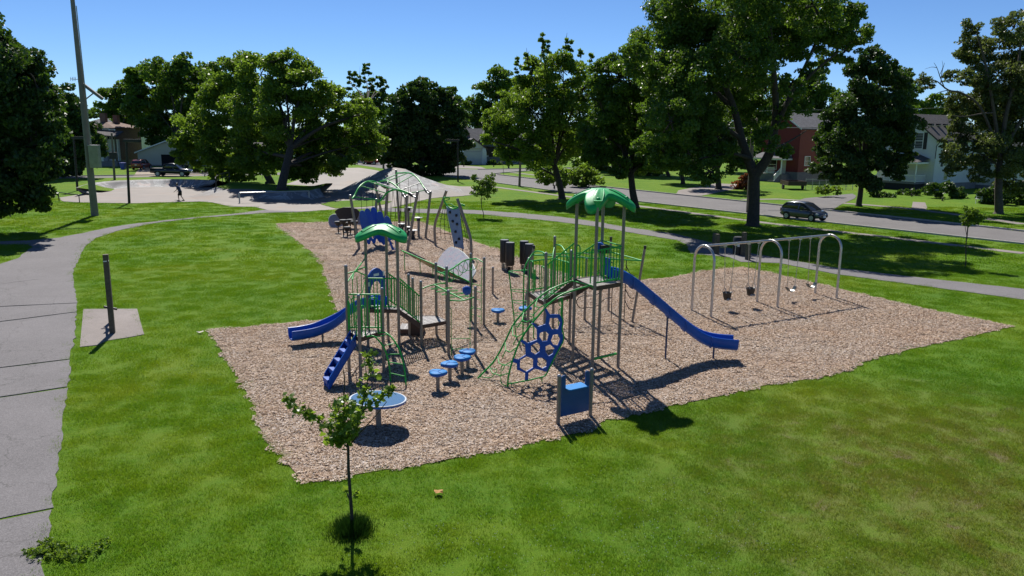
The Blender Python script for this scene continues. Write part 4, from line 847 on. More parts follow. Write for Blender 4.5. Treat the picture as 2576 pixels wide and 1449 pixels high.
petal(pc_, [onp(*c1x(x, y)) for x, y in [(1785,655),(1790,590),(1822,515),(1870,440),(1935,380),(1975,368),(2060,398),(2130,445),(2195,515),(2250,600),(2275,665),(2262,700),(2225,765),(2180,800),(2130,795),(1990,745),(1880,700)]], M['squig'], simple('petal_rim', (.30, .33, .34), .5), .06)
for x, y, z in [(-5.6, 39.75, 1.0), (-4.68, 38.8, .78), (-3.95, 38.0, .62), (-3.3, 37.35, .5)]: MB().tube([Vector((x, y, 0)), Vector((x, y+.02, z))], .022, 8).build('leg', M['green'], pc_)
for f in (.25, .5, .75): p = onp(*c1x(1900+330*f, 380+260*f)); MB().tube([Vector((p.x, p.y, 0)), p-UPV*.03], .025, 8).build('leg', M['green'], pc_)
pf = thing('petal_climber', 'three petal climber, dark middle petal between two grey ones, far left', 'climber', (-12, 57.4, 0))
def c7(x, y): return 1260+x/5.12, 780+y/5.12
def lean_pt(x, y, s): p = dep(*c7(x, y), 57.3); return dep(*c7(x, y), 57.3+s*max(p.z, 0))
petal(pf, [lean_pt(x, y, .5) for x, y in [(125,430),(128,370),(160,322),(205,298),(262,290),(340,362),(432,448),(415,510),(300,548),(185,562),(135,505)]], M['squig'], simple('petal_edge', (.55, .57, .58), .5), .06)
petal(pf, [lean_pt(x, y, -.25) for x, y in [(250,240),(300,192),(420,157),(560,155),(680,188),(735,240),(722,305),(640,470),(560,490),(480,488),(432,448),(340,370)]], simple('dark_petal', (.018, .018, .026), .6, 0, .3, 4), M['black'], .06)
petal(pf, [lean_pt(x, y, .5) for x, y in [(738,285),(705,350),(668,432),(690,492),(780,500),(840,450),(850,380),(800,300)]], M['squig'], simple('petal_edge_grey', (.5, .52, .53), .5), .06)

# ------------------------------------------------------------ drum stools, hanging discs
def stool(xy, h, label):
    t = thing('drum_stool', label, 'drum stool', (*xy, 0), 'black drum stools in front of the far petal climber')
    MB().cyl((*xy, -.01), .045, h-.15, 8).build('stem', M['blackmetal'], t); MB().lathe((*xy, 0), [(.26, 0), (.22, .03), (.05, .06)], 14).build('foot_plate', M['blackmetal'], t)
    MB().lathe((*xy, h-.3), [(.17, 0), (.19, .12), (.26, .14), (.27, .26), (.25, .29)], 16).build('drum', M['black'], t); MB().cyl((*xy, h-.012), .2, .012, 16).build('drum_top', simple('drum_top', (.12, .12, .13), .35), t)
for (px, py, h, lb) in [(1322.5,911,.85,'leftmost black drum stool of the cluster'),(1342.5,923,1.15,'tallest black drum stool, left of centre in the cluster'),(1357.5,928,.75,'nearest low black drum stool at the front of the cluster'),(1369.5,914.5,1.05,'black drum stool right of centre in the cluster'),(1352,906,.7,'black drum stool hidden in the middle of the cluster'),(1386,922,1.05,'rightmost black drum stool beside the leaning post')]:
    stool(g(px, py)[:2], h, lb)

# ------------------------------------------------------------ rope challenge course
rcs = thing('rope_course', 'rope course of leaning posts, green arches, hanging ropes and blue boards', 'rope course', (-7.6, 50, 0))
def tp(x, y, Y): return dep(x, y, Y)
TA, TE, TD, TFf = tp(1368, 763, 46.93), tp(1631, 750, 46.33), tp(1590, 765, 51.44), tp(1682, 749, 52.17); TBp, TC, TG, THh = tp(1515, 713, 52.5), tp(1547, 665, 59.0), tp(1464, 717, 55.4), tp(1471, 778, 49.0)
for b_, t_ in ((g(1404, 974), TA), (g(1591, 982), TE), (g(1582, 936), TD), (g(1662, 931), TFf), (Vector((-8.75, 52.2, 0)), TBp), (Vector((-8.6, 58.6, 0)), TC), (Vector((-9.1, 55.4, 0)), TG), (Vector((-8.9, 49.2, 0)), THh)): post(rcs, b_[:2], t_.z, .085, lean=t_)
def c12(x, y): return 1350+x/4.55, 660+y/4.55
def arch(px, Ya, Yb):
    n = len(px); return bez([dep(*c12(x, y), Ya+(Yb-Ya)*k/(n-1)) for k, (x, y) in enumerate(px)], 6)
ar1 = arch([(95,540),(150,490),(230,340),(320,255),(400,222),(500,225),(600,260),(690,315),(745,365)], 46.93, 52.4)
ar2 = arch([(580,590),(640,545),(720,440),(830,378),(950,372),(1080,410),(1180,465),(1250,512)], 49.0, 46.4)
ar3 = arch([(540,270),(600,230),(700,207),(800,240),(880,290),(940,345),(1000,420),(1030,465),(1080,535)], 55.4, 51.5)
ar4 = arch([(890,70),(980,72),(1080,66),(1160,80),(1210,105),(1300,190),(1380,310),(1440,395),(1475,440)], 59.0, 52.2)
for ar in (ar1, ar2, ar3, ar4):
    MB().tube(ar, .055, 8).build('arch', M['green'], rcs)
    MB().tube([ar[-10], ar[-6]], .11, 10).build('clamp', M['black'], rcs); MB().tube([ar[-6], ar[-1]], .06, 8).build('arch_end', M['steel'], rcs)
for a_, b_, fs in ((ar1, ar2, (.12, .3, .5, .68, .85)), (ar3, ar4, (.1, .3, .5, .68, .84))):
    for f in fs: MB().tube([frac(a_, f), frac(b_, f)], .032, 6).build('rung', M['steel'] if f == .68 else M['green'], rcs)
rope_o = MB()
for f, s, zb in [(.3, .1, 1.1), (.3, .55, .3), (.5, .25, .5), (.5, .7, .3), (.68, .2, .4), (.68, .5, .5), (.68, .85, .5), (.84, .3, .4), (.84, .7, .4), (.1, .5, .5)]:
    p = frac(ar3, f).lerp(frac(ar4, f), s); MB().tube([p, Vector((p.x+.02, p.y, zb))], .013, 5).build('rope', M['rope'], rcs)
for f, s in [(.85, .2), (.85, .5), (.85, .8), (.68, .6), (.68, .9)]:
    p = frac(ar1, f).lerp(frac(ar2, f), s); q = Vector((p.x+.25*math.sin(f*40+s*9), p.y+.3, .45)); MB().tube([p, q], .013, 5).build('rope', M['rope'], rcs); MB().tube([p, Vector((p.x-.25, p.y, .5))], .013, 5).build('rope', M['rope'], rcs)
# hanging blue boards
def board(k, px_top, px_bot, Y, w, hole):
    a, b = dep(*px_top, Y), dep(*px_bot, Y+.3); d = b-a; L = d.length; d.normalize(); s = Vector((1, .25, 0)).normalized(); s = (s-d*s.dot(d)).normalized(); n_ = d.cross(s)
    prof = [(0, -.12), (.05, -.34), (.25, -.5), (.6, -.5), (.86, -.42), (.96, -.2), (1, -.12), (1, .12), (.96, .2), (.86, .42), (.6, .5), (.25, .5), (.05, .34), (0, .12)]
    out = [a+d*L*t+s*w*x for t, x in prof]; hl = [[a+d*L*t+s*w*x for t, x in [(.62, -.28), (.86, -.12), (.86, .1), (.62, .28)]]] if hole else []
    o = plate_with_holes(out, hl, n_*.05).build('hanging_board', M['blue'], rcs)
    for t, x in ((.05, -.12), (.05, .12), (.95, -.1), (.95, .1)): p = a+d*L*t+s*w*x-n_*.01; MB().tube([p-n_*.012, p+n_*.03], .035, 8).build('bolt', M['black'], o)
    for q in range(5):
        t = .24+.045*q; MB().slab3([a+d*L*t+s*w*.05-n_*.01, a+d*L*(t+.03)+s*w*.05-n_*.01, a+d*L*(t+.03)+s*w*(.22-.03*(q % 2))-n_*.01, a+d*L*t+s*w*(.2)-n_*.01], -n_*.004).build('printed_mark', M['white'], o)
    f = [.18, .32, .45, .6, .8][k]; tpz = frac(ar1, f); MB().tube([Vector((a.x, a.y, 3.6+.3*math.sin(k))), a], .013, 5).build('rope', M['rope'], o)
def c5(x, y): return 1350+x/4.55, 780+y/4.55
for k, (a, b, Y, h) in enumerate([((285, 190), (420, 790), 46.8, 1), ((378, 155), (510, 775), 47.6, 1), ((485, 130), (620, 760), 48.4, 0), ((600, 205), (680, 800), 48.0, 0), ((720, 290), (900, 960), 46.6, 1)]): board(k, c5(*a), c5(*b), Y, .48, h)
def disc_step(px, py, Yp, zc, label, hang):
    xy = g(px, py)[:2]; t = thing('disc_step', label, 'step', (*xy, 0), 'white topped steps under the rope course')
    MB().lathe((*xy, 0), [(.24, 0), (.16, .05), (.08, .3 if not hang else .1), (.08, max(.12, zc-.2))], 12).build('stem', M['taupe'] if hang else M['blackmetal'], t); MB().cyl((*xy, zc-.24), .13, .22, 12).build('hub', M['black'], t); MB().cyl((*xy, zc-.02), .29, .035, 20).build('disc', M['white'], t)
disc_step(1635.5, 926.5, 0, 1.35, 'rightmost white topped step on a taupe stem under the rope course', True)
disc_step(1614, 935, 0, .62, 'low white topped step on a flared black foot under the rope course', False)
disc_step(1596, 921, 0, .62, 'low white topped step between two leaning posts', False)
disc_step(1573, 928, 0, .95, 'left white topped step beside the upright taupe post', False)
disc_step(1597, 905, 0, 1.75, 'tall white topped step at the back of the rope course', True)

# ------------------------------------------------------------ climbing wall with nets
cw = thing('climbing_wall', 'narrow grey blue climbing wall with black holds and rope nets between two bent posts', 'climbing wall', (-4.4, 47.5, 0))
WL = [g(1700, 957), pl(1696, 880, g(1700, 957), (1, -.9)), pl(1744, 745, g(1700, 957), (1, -.9))]
WR = [g(1841, 1015), pl(1840, 930, g(1841, 1015), (1, -.9)), pl(1787, 779, g(1841, 1015), (1, -.9))]
for w_ in (WL, WR): MB().tube(bend(w_, .5), .085, 12).build('post', M['taupe'], cw); MB().tube([w_[-1], w_[-1]+(w_[-1]-w_[-2]).normalized()*.03], .088, 12).build('post_cap', M['steel'], cw)
wp = (WL[0]+WR[0])/2; wdv = (1, -.9)
def c25(x, y): return 1250+x/3.677, 650+y/3.677
wall_px = [(1812, 575), (1830, 700), (1870, 880), (1895, 1000), (1925, 1150), (2060, 1185), (2035, 1020), (2015, 850), (2005, 700), (1998, 590), (1960, 612), (1910, 620), (1855, 605)]
wn_ = Vector((.9, 1, 0)).normalized()
plate_with_holes([pl(*c25(x, y), wp, wdv) for x, y in wall_px], [], wn_*.06).build('wall_panel', M['bluepale'], cw)
for x, y in [(1870, 658), (1962, 703), (1910, 787), (1972, 828), (1950, 937), (2000, 1040), (1957, 1092)]:
    p = pl(*c25(x, y), wp, wdv); MB().lathe(p-wn_*.02, [(.075, -.07), (.085, -.02), (.08, .04), (.04, .08)], 8).build('hold', M['black'], cw)
for x, y in [(1932, 1150), (2050, 1180)]: p = pl(*c25(x, y), wp, wdv); MB().tube([p, Vector((p.x, p.y, 0))], .03, 8).build('foot', M['taupe'], cw)
tr = bez([pl(*c25(x, y), wp, wdv) for x, y in [(1785, 440), (1780, 480), (1800, 530), (1850, 585), (1920, 610), (1985, 585)]], 6); MB().tube(tr, .045, 8).build('top_rail', M['green'], cw)
for px in ([(1790, 440), (1865, 440)], [(1800, 455), (1862, 455), (1855, 478), (1800, 490)], [(1820, 540), (1885, 540), (1930, 575)], [(1870, 580), (1955, 575)], [(2010, 535), (2090, 560), (2015, 565)], [(2010, 555), (2075, 570)]):
    MB().tube(bend([pl(*c25(x, y), wp+wn_*.35, wdv) for x, y in px], .1), .03, 6).build('grip', M['green'], cw)
for l in ([(1785, 540), (1750, 700), (1725, 850), (1740, 1040)], [(1795, 550), (1790, 750), (1790, 900), (1800, 1055)], [(1800, 560), (1830, 750), (1860, 950), (1890, 1075)], [(1720, 745), (1845, 775)], [(1700, 640), (1770, 680), (1840, 690)], [(1690, 842), (1870, 880)], [(1690, 945), (1885, 975)], [(1700, 1045), (1885, 1075)],
          [(2005, 650), (2030, 850), (2060, 1100)], [(2010, 650), (2075, 900), (2120, 1160)], [(2012, 660), (2100, 900), (2145, 1200)], [(2020, 760), (2075, 790)], [(2030, 900), (2120, 960)], [(2045, 1040), (2140, 1080)]):
    MB().tube(bez([pl(*c25(x, y), wp+wn_*.2, wdv) for x, y in l], 3), .016, 5).build('net_rope', M['rope'], cw)

# ------------------------------------------------------------ four black spring cylinders
def springer(xy, label):
    t = thing('spring_cylinder', label, 'spring cylinder', (*xy, 0), 'black cylinders on springs'); p = (*xy, 0)
    MB().tube([Vector((xy[0]+.15*math.cos(a*.6), xy[1]+.15*math.sin(a*.6), .03+a*.0056)) for a in range(60)], .018, 6).build('spring', M['blackmetal'], t); MB().cyl((*xy, 0), .2, .03, 14).build('base_plate', M['steel'], t)
    MB().lathe((*xy, .36), [(.12, 0), (.22, .03), (.235, .1), (.235, 1.18), (.225, 1.22)], 24).build('cylinder', M['black'], t); MB().cyl((*xy, 1.575), .215, .012, 20).build('cylinder_top', simple('cylinder_top', (.14, .15, .17), .35), t)
springer((-.42, 40.51), 'farther black spring cylinder of the left pair'); springer((-.12, 39.54), 'nearer black spring cylinder of the left pair'); springer((.61, 40.11), 'farther black spring cylinder of the right pair'); springer((.86, 39.09), 'nearer black spring cylinder of the right pair')

# ------------------------------------------------------------ swings
sw = thing('swing_frame', 'steel swing frame of three arches joined by one long beam', 'swing frame', (10.9, 32.4, 0)); AR = [((7.42, 31.16), (7.94, 30.07)), ((10.66, 32.96), (11.21, 31.93)), ((13.95, 34.95), (14.53, 33.95))]; tops = []
for a, b in AR:
    a, b = Vector((*a, 0)), Vector((*b, 0)); c = (a+b)/2; u = (b-a)/2; r_ = u.length; zc = 2.22
    ap_ = [a-UPV*.02]+[c-u*math.cos(math.pi*k/18)+UPV*(zc+.58*math.sin(math.pi*k/18)) for k in range(19)]+[b-UPV*.02]; MB().tube(ap_, .052, 12).build('arch', M['steel'], sw); tops.append(c+UPV*2.8)
MB().tube([tops[0]-(tops[1]-tops[0]).normalized()*.06, tops[1], tops[2]+(tops[2]-tops[1]).normalized()*.06], .05, 12).build('beam', M['steel'], sw)
hang = [(0, .287, .447), (0, .645, .80), (1, .284, .47), (1, .64, .81)]
for bay, f0, f1 in hang:
    for f in (f0, f1): p = tops[bay].lerp(tops[bay+1], f); MB().box(p-UPV*.03, (.09, .09, .14), .53).build('hanger', M['steel'], sw)
def chain(mb, a, b):
    n = int((b-a).length/.06)
    for k in range(n):
        p, q = a.lerp(b, k/n), a.lerp(b, (k+1.25)/n); s = Vector((.012, 0, 0)) if k % 2 else Vector((0, .012, 0)); mb.tube([p+s, q+s], .006, 4, cap=False, smooth=False); mb.tube([p-s, q-s], .006, 4, cap=False, smooth=False)
def swing(i, kind, label, dz=0):
    bay, f0, f1 = hang[i]; a, b = tops[bay].lerp(tops[bay+1], f0)-UPV*.08, tops[bay].lerp(tops[bay+1], f1)-UPV*.08; m = (a+b)/2; u = (b-a).normalized(); w = Vector((-u.y, u.x, 0)); z = (.62 if kind == 'bucket' else .55)+dz; hw = .17 if kind == 'bucket' else .24
    t = thing('bucket_swing' if kind == 'bucket' else 'belt_swing', label, 'swing', (m.x, m.y, z), 'swings hanging from the steel frame')
    for e, s in ((a, -1), (b, 1)):
        mb = MB(); ee = Vector((m.x+u.x*hw*s, m.y+u.y*hw*s, z+.42)) if kind == 'bucket' else Vector((m.x+u.x*hw*s, m.y+u.y*hw*s, z+.12)); chain(mb, e, ee)
        if kind == 'bucket':
            for q in (-1, 1): chain(mb, ee, Vector((m.x+u.x*hw*s, m.y+u.y*hw*s, z+.16))+w*.11*q)
        mb.build('chain', M['steel'], t)
    if kind == 'bucket':
        rows = []
        for (zz_, sx, sy) in [(-.16, .11, .09), (-.14, .14, .11), (0, .18, .15), (.14, .2, .165), (.17, .21, .17), (.17, .185, .15), (.02, .15, .12)]: rows.append([Vector((m.x, m.y, z+zz_))+u*sx*math.cos(2*math.pi*k/20)+w*sy*math.sin(2*math.pi*k/20) for k in range(20)])
        MB().loft(rows, True, True).build('bucket', M['black'], t)
        for q in (-1, 1): MB().lathe(Vector((m.x, m.y, z-.12))-w*.13+u*.07*q, [(.05, -.03), (.055, .02), (.02, .05)], 10).build('leg_opening', simple('bucket_trim', (.25, .25, .26), .3), t)
    else:
        rows = []
        for k in range(13):
            f = -1+k/6; zz_ = z-.1+.2*abs(f)**2.2; rows.append([Vector((m.x, m.y, zz_+h_))+u*.27*f+w*.085*q for q, h_ in ((-1, 0), (1, 0), (1, .02), (-1, .02))])
        MB().loft(rows, True, True, False).build('belt_seat', simple('belt_rubber', (.05, .075, .085), .22), t)
swing(0, 'bucket', 'black toddler bucket swing nearest the slide'); swing(1, 'bucket', 'black toddler bucket swing left of the middle arch', .06); swing(2, 'belt', 'rubber belt swing right of the middle arch, catching the sun'); swing(3, 'belt', 'rubber belt swing beside the farthest arch', .04)
# ============================================================ HOUSES
def proj(p):
    v = Vector(p)-CAMP; dz = v.dot(FWD); return (1288+FPX*v.dot(RIGHT)/dz)*KS, (724.5-FPX*v.dot(UP)/dz)*KS
class House:
    def __init__(s, name, label, c0, u, w, d, eave, ridge, wall, roof, gable='front', cat='house', oh=.4, base=.5, group='houses around the park', found=True, vdir=None):
        s.c0 = Vector((c0[0], c0[1], 0)); s.u = Vector((u[0], u[1], 0)).normalized(); s.v = Vector((s.u.y, -s.u.x, 0)) if vdir is None else Vector((*vdir, 0))
        if s.v.y < 0 and vdir is None: s.v = -s.v
        s.w, s.d, s.eave, s.ridge = w, d, eave, ridge; s.root = thing(name, label, cat, tuple(s.c0), group)
        L = s.L; mb = MB()
        def solid(rings): mb.loft(rings, True, True, False)
        if gable == 'front': solid([[L(0, b, 0), L(w, b, 0), L(w, b, eave), L(w/2, b, ridge-.02), L(0, b, eave)] for b in (0, d)])
        elif gable == 'side': solid([[L(a, 0, 0), L(a, d, 0), L(a, d, eave), L(a, d/2, ridge-.02), L(a, 0, eave)] for a in (0, w)])
        else: solid([[L(0, b, 0), L(w, b, 0), L(w, b, eave), L(0, b, eave)] for b in (0, d)])
        s.wall = mb.build('wall', wall, s.root); t = .16
        if gable in ('front', 'side'):
            half, ln = (w/2, d) if gable == 'front' else (d/2, w); k = (ridge-eave)/half
            for sg in (0, 1):
                def Q(x, y, z): return L(x, y, z) if gable == 'front' else L(y, x, z)
                e = -oh if sg == 0 else 2*half+oh; p = [Q(e, -oh, eave-oh*k+.03), Q(half, -oh, ridge+.03), Q(half, ln+oh, ridge+.03), Q(e, ln+oh, eave-oh*k+.03)]; rf = MB().slab3(p, (0, 0, t)).build('roof', roof, s.root)
                fz = [Q(e, -oh-.03, eave-oh*k-.02), Q(half, -oh-.03, ridge-.02), Q(half, -oh-.03, ridge+t+.05), Q(e, -oh-.03, eave-oh*k+t+.05)]; MB().slab3(fz, Q(0, .028, 0)-Q(0, 0, 0)).build('fascia', M['roofdark'] if roof is M['roofdark'] else M['white'], rf)
        elif gable == 'hip':
            i = min(w, d)/2; r1, r2 = (L(w/2, i, ridge), L(w/2, d-i, ridge)) if d > w else (L(i, d/2, ridge), L(w-i, d/2, ridge)); o = oh
            A, B, C, D = L(-o, -o, eave), L(w+o, -o, eave), L(w+o, d+o, eave), L(-o, d+o, eave); mbr = MB()
            if d > w: fs = [(A, B, r1), (B, C, r2, r1), (C, D, r2), (D, A, r1, r2)]
            else: fs = [(A, B, r2, r1), (B, C, r2), (C, D, r1, r2), (D, A, r1)]
            for f in fs: mbr.add(list(f), [tuple(range(len(f)))])
            mbr.add([A, B, C, D], [(3, 2, 1, 0)]); mbr.build('roof', roof, s.root)
        if found: MB().loft([[L(-.04, b, 0), L(w+.04, b, 0), L(w+.04, b, base), L(-.04, b, base)] for b in (-.04, d+.04)], True, True, False).build('foundation', M['found'], s.root)
    def L(s, a, b, z): return s.c0+s.u*a+s.v*b+UPV*z
    def face(s, side):
        if side == 'front': return (lambda a, z, o: s.L(a, -o, z))
        if side == 'right': return (lambda a, z, o: s.L(-o, a, z))       # the end wall at a = 0
        return (lambda a, z, o: s.L(s.w+o, a, z))
    def window(s, side, a, z, w, h, shutters=None, frame=None, mull=True, parent=None):
        F = s.face(side); fr = MB(); b = .09; frame = frame or M['white']
        for (a0, a1, z0, z1) in ((a-w/2-b, a+w/2+b, z+h/2, z+h/2+b), (a-w/2-b, a+w/2+b, z-h/2-b, z-h/2), (a-w/2-b, a-w/2, z-h/2, z+h/2), (a+w/2, a+w/2+b, z-h/2, z+h/2)):
            fr.slab3([F(a0, z0, .01), F(a1, z0, .01), F(a1, z1, .01), F(a0, z1, .01)], F(0, 0, .07)-F(0, 0, .01))
        if mull: fr.slab3([F(a-w/2, z-.03, .01), F(a+w/2, z-.03, .01), F(a+w/2, z+.03, .01), F(a-w/2, z+.03, .01)], F(0, 0, .06)-F(0, 0, .01))
        o = fr.build('window', frame, s.root); MB().slab3([F(a-w/2, z-h/2, .012), F(a+w/2, z-h/2, .012), F(a+w/2, z+h/2, .012), F(a-w/2, z+h/2, .012)], F(0, 0, .02)-F(0, 0, .0)).build('pane', M['glass'], o)
        if shutters:
            for sg in (-1, 1):
                c = a+sg*(w/2+b+.26); MB().slab3([F(c-.24, z-h/2-.1, .012), F(c+.24, z-h/2-.1, .012), F(c+.24, z+h/2+.1, .012), F(c-.24, z+h/2+.1, .012)], F(0, 0, .04)-F(0, 0, 0)).build('shutter', shutters, o)
        return o
    def panel(s, side, a0, a1, z0, z1, mat, name='door', o=.05, start=.012):
        F = s.face(side); return MB().slab3([F(a0, z0, start), F(a1, z0, start), F(a1, z1, start), F(a0, z1, start)], F(0, 0, o)-F(0, 0, 0)).build(name, mat, s.root)
    def az(s, x, y, side='front'):                       # sighting -> place on a wall
        if side == 'front': p = pl(x, y, s.c0, (s.u.x, s.u.y)); return (p-s.c0).dot(s.u), p.z
        p = pl(x, y, s.c0, (s.v.x, s.v.y)); return (p-s.c0).dot(s.v), p.z
def balustrade(root, pts, z0, z1, name='balustrade', mat=None):
    mat = mat or M['white']; mb = MB()
    for a, b in zip(pts, pts[1:]):
        a, b = Vector(a), Vector(b); d = b-a; n = max(2, int(d.length/.16)); ang = math.atan2(d.y, d.x)
        for z in (z0+.05, z1): mb.slab3([a+UPV*(z-.04), b+UPV*(z-.04), b+UPV*(z+.04), a+UPV*(z+.04)], Vector((-d.y, d.x, 0)).normalized()*.07)
        for k in range(n+1): p = a.lerp(b, k/n); mb.box((p.x, p.y, p.z+(z0+z1)/2), (.045, .045, z1-z0), ang)
    return mb.build(name, mat, root)
RU = (-.54, .84); RV = (.84, .54)
# white gabled house on the right
h6 = House('white_house', 'white two storey house with dark roof, black shutters and a railed porch on the right', (55.7, 103.9), RU, 8, 11, 6.75, 9.85, M['sidingwhite'], M['roofdark'], 'front', base=.9, vdir=RV)
a_, z_ = h6.az(3591, 550); h6.window('front', a_, z_, 1.0, 2.0, M['blackmetal']); a2, z2 = h6.az(3518, 565); h6.window('front', a2, z2, .8, 1.2, M['blackmetal'])
h6.window('right', 2.6, 4.1, 1.0, 1.7, M['blackmetal']); h6.window('right', 6.5, 4.2, 1.0, 1.7, M['blackmetal']); h6.window('front', 5.2, 2.5, 1.2, 1.5); h6.window('right', 3.0, 2.0, .9, 1.3)
bsrc = None
for k in range(29):
    z = .95+.2*k; hw = 4.0 if z < 6.6 else 4.0*(9.7-z)/(9.7-6.7)
    p = [h6.L(4-hw, -.012, z), h6.L(4+hw, -.012, z), h6.L(4+hw, -.012, z+.19), h6.L(4-hw, -.012, z+.19)]; mbx = MB(); mbx.add([p[0]-h6.v*.024, p[1]-h6.v*.024, p[2], p[3], p[0], p[1]], [(0, 1, 2, 3), (0, 4, 5, 1)]); mbx.build('siding_board', M['sidingwhite'], h6.root)
for k in range(29, 44):
    z = .95+.2*k; hw = 4.0*(9.75-z)/(9.75-6.75)
    if hw < .15: break
    p = [h6.L(4-hw, -.012, z), h6.L(4+hw, -.012, z), h6.L(4+hw, -.012, z+.19), h6.L(4-hw, -.012, z+.19)]; mbx = MB(); mbx.add([p[0]-h6.v*.024, p[1]-h6.v*.024, p[2], p[3]], [(0, 1, 2, 3)]); mbx.build('siding_board', M['sidingwhite'], h6.root)
sb_ = None
for k in range(28):
    z = .95+.2*k; q = [h6.L(-.012, 0, z)-h6.u*.024, h6.L(-.012, 11, z)-h6.u*.024, h6.L(-.012, 11, z+.19), h6.L(-.012, 0, z+.19)]
    if sb_ is None: mbx = MB(); mbx.add(q, [(0, 1, 2, 3)]); sb_ = mbx.build('siding_board', M['sidingwhite'], h6.root); z00 = z
    else: share(sb_, 'siding_board', h6.root, (0, 0, z-z00))
for k in range(3): p = h6.L(1.9, 1.6+k*1.7, 8.6); MB().box(p, (.45, .45, .35), math.atan2(RU[1], RU[0])).build('roof_vent', M['blackmetal'], h6.root)
gut = MB().tube([h6.L(-.45, -.3, 6.45), h6.L(-.45, 11, 6.45)], .07, 6).tube(bend([h6.L(-.4, -.05, 6.4), h6.L(-.25, -.05, 6.1), h6.L(-.06, -.06, 5.9), h6.L(-.06, -.06, 4.2)], .15), .05, 6).build('gutter', M['blackmetal'], h6.root)
pz = 1.05; PX0, PX1, PD = 1.0, 8.2, 2.4
MB().loft([[h6.L(PX0, b, pz-.2), h6.L(PX1, b, pz-.2), h6.L(PX1, b, pz), h6.L(PX0, b, pz)] for b in (-PD, -.05)], True, True, False).build('porch_floor', M['found'], h6.root); MB().loft([[h6.L(PX0+.1, b, 0), h6.L(PX1-.1, b, 0), h6.L(PX1-.1, b, pz-.2), h6.L(PX0+.1, b, pz-.2)] for b in (-PD+.1, -.06)], True, True, False).build('porch_skirt', simple('porch_lattice', (.03, .028, .026), .9), h6.root)
pr = MB(); A, B, C, D = h6.L(PX0-.4, -PD-.4, 3.75), h6.L(PX1+.4, -PD-.4, 3.75), h6.L(PX1+.4, -.02, 4.15), h6.L(PX0-.4, -.02, 4.15); T1, T2 = h6.L(PX0+1.2, -.02, 4.75), h6.L(PX1-1.2, -.02, 4.75)
pr.add([A, B, T2, T1], [(0, 1, 2, 3)]).add([A, T1, D], [(0, 1, 2)]).add([B, C, T2], [(0, 1, 2)]).add([A, B, C, D], [(3, 2, 1, 0)]).build('porch_roof', M['roofdark'], h6.root)
MB().loft([[h6.L(PX0-.3, b, 3.5), h6.L(PX1+.3, b, 3.5), h6.L(PX1+.3, b, 3.73), h6.L(PX0-.3, b, 3.73)] for b in (-PD-.3, -.05)], True, True, False).build('porch_beam', M['white'], h6.root)
for a in (PX0+.05, PX0+3.6, PX1-.05): MB().box(h6.L(a, -PD+.08, (3.5+pz)/2), (.13, .13, 3.5-pz)).build('porch_post', M['white'], h6.root)
balustrade(h6.root, [h6.L(PX0, -.1, 0), h6.L(PX0, -PD, 0), h6.L(6.4, -PD, 0)], pz+.1, pz+.95)
for k in range(5): MB().loft([[h6.L(6.5, b, .21*k), h6.L(8.0, b, .21*k), h6.L(8.0, b, .21*(k+1)), h6.L(6.5, b, .21*(k+1))] for b in (-PD-1.5+.3*k, -PD-.0)], True, True, False).build('porch_step', M['found'], h6.root)
for a in (6.5, 8.0): mbs = MB(); mbs.slab3([h6.L(a, -PD, pz+.85), h6.L(a, -PD-1.5, .95), h6.L(a, -PD-1.5, .83), h6.L(a, -PD, pz+.73)], h6.u*.08); mbs.box(h6.L(a, -PD-1.5, .5), (.1, .1, 1.0)); mbs.build('stair_rail', M['white'], h6.root)
# red house
c5_ = g(3112, 712); e5 = dep(3112, 500, c5_.y).z; h5 = House('red_house', 'red sided house with a white railed porch behind the biggest tree', c5_[:2], RU, 7.0, 8.5, e5, e5+2.2, M['sidingred'], M['roofgrey'], 'front', base=1.5, vdir=RV)
a_, z_ = h5.az(3153, 629, 'right'); h5.window('right', a_, z_, 1.2, 1.3); h5.window('front', 1.9, 4.6, .9, 1.3); h5.panel('front', 2.2, 3.1, 1.2, 3.2, M['cream'], 'door'); h5.window('front', 4.8, 2.5, 1.6, 1.4)
MB().loft([[h5.L(1.3, b, 0), h5.L(6.8, b, 0), h5.L(6.8, b, 1.15), h5.L(1.3, b, 1.15)] for b in (-2.2, -.05)], True, True, False).build('porch_floor', M['found'], h5.root)
pr = MB(); A, B, C, D = h5.L(1.0, -2.5, 3.55), h5.L(7.1, -2.5, 3.55), h5.L(7.1, -.02, 3.6), h5.L(1.0, -.02, 3.6); T1, T2 = h5.L(2.2, -.02, 4.7), h5.L(5.9, -.02, 4.7)
pr.add([A, B, T2, T1], [(0, 1, 2, 3)]).add([A, T1, D], [(0, 1, 2)]).add([B, C, T2], [(0, 1, 2)]).add([A, B, C, D], [(3, 2, 1, 0)]).build('porch_roof', M['roofgrey'], h5.root); MB().loft([[h5.L(1.05, b, 3.3), h5.L(7.0, b, 3.3), h5.L(7.0, b, 3.53), h5.L(1.05, b, 3.53)] for b in (-2.4, -.05)], True, True, False).build('porch_beam', M['white'], h5.root)
for a in (1.4, 4.0, 6.7): MB().box(h5.L(a, -2.1, 2.25), (.16, .16, 2.15)).build('porch_post', M['white'], h5.root)
balustrade(h5.root, [h5.L(2.6, -2.15, 0), h5.L(6.7, -2.15, 0)], 1.25, 2.1); balustrade(h5.root, [h5.L(1.4, -3.6, -1.1), h5.L(1.4, -2.15, 0)], 1.25, 2.1, 'stair_rail')
for k in range(5): MB().loft([[h5.L(1.4, b, .22*k), h5.L(2.6, b, .22*k), h5.L(2.6, b, .22*(k+1)), h5.L(1.4, b, .22*(k+1))] for b in (-3.6+.28*k, -2.15)], True, True, False).build('porch_step', M['found'], h5.root)
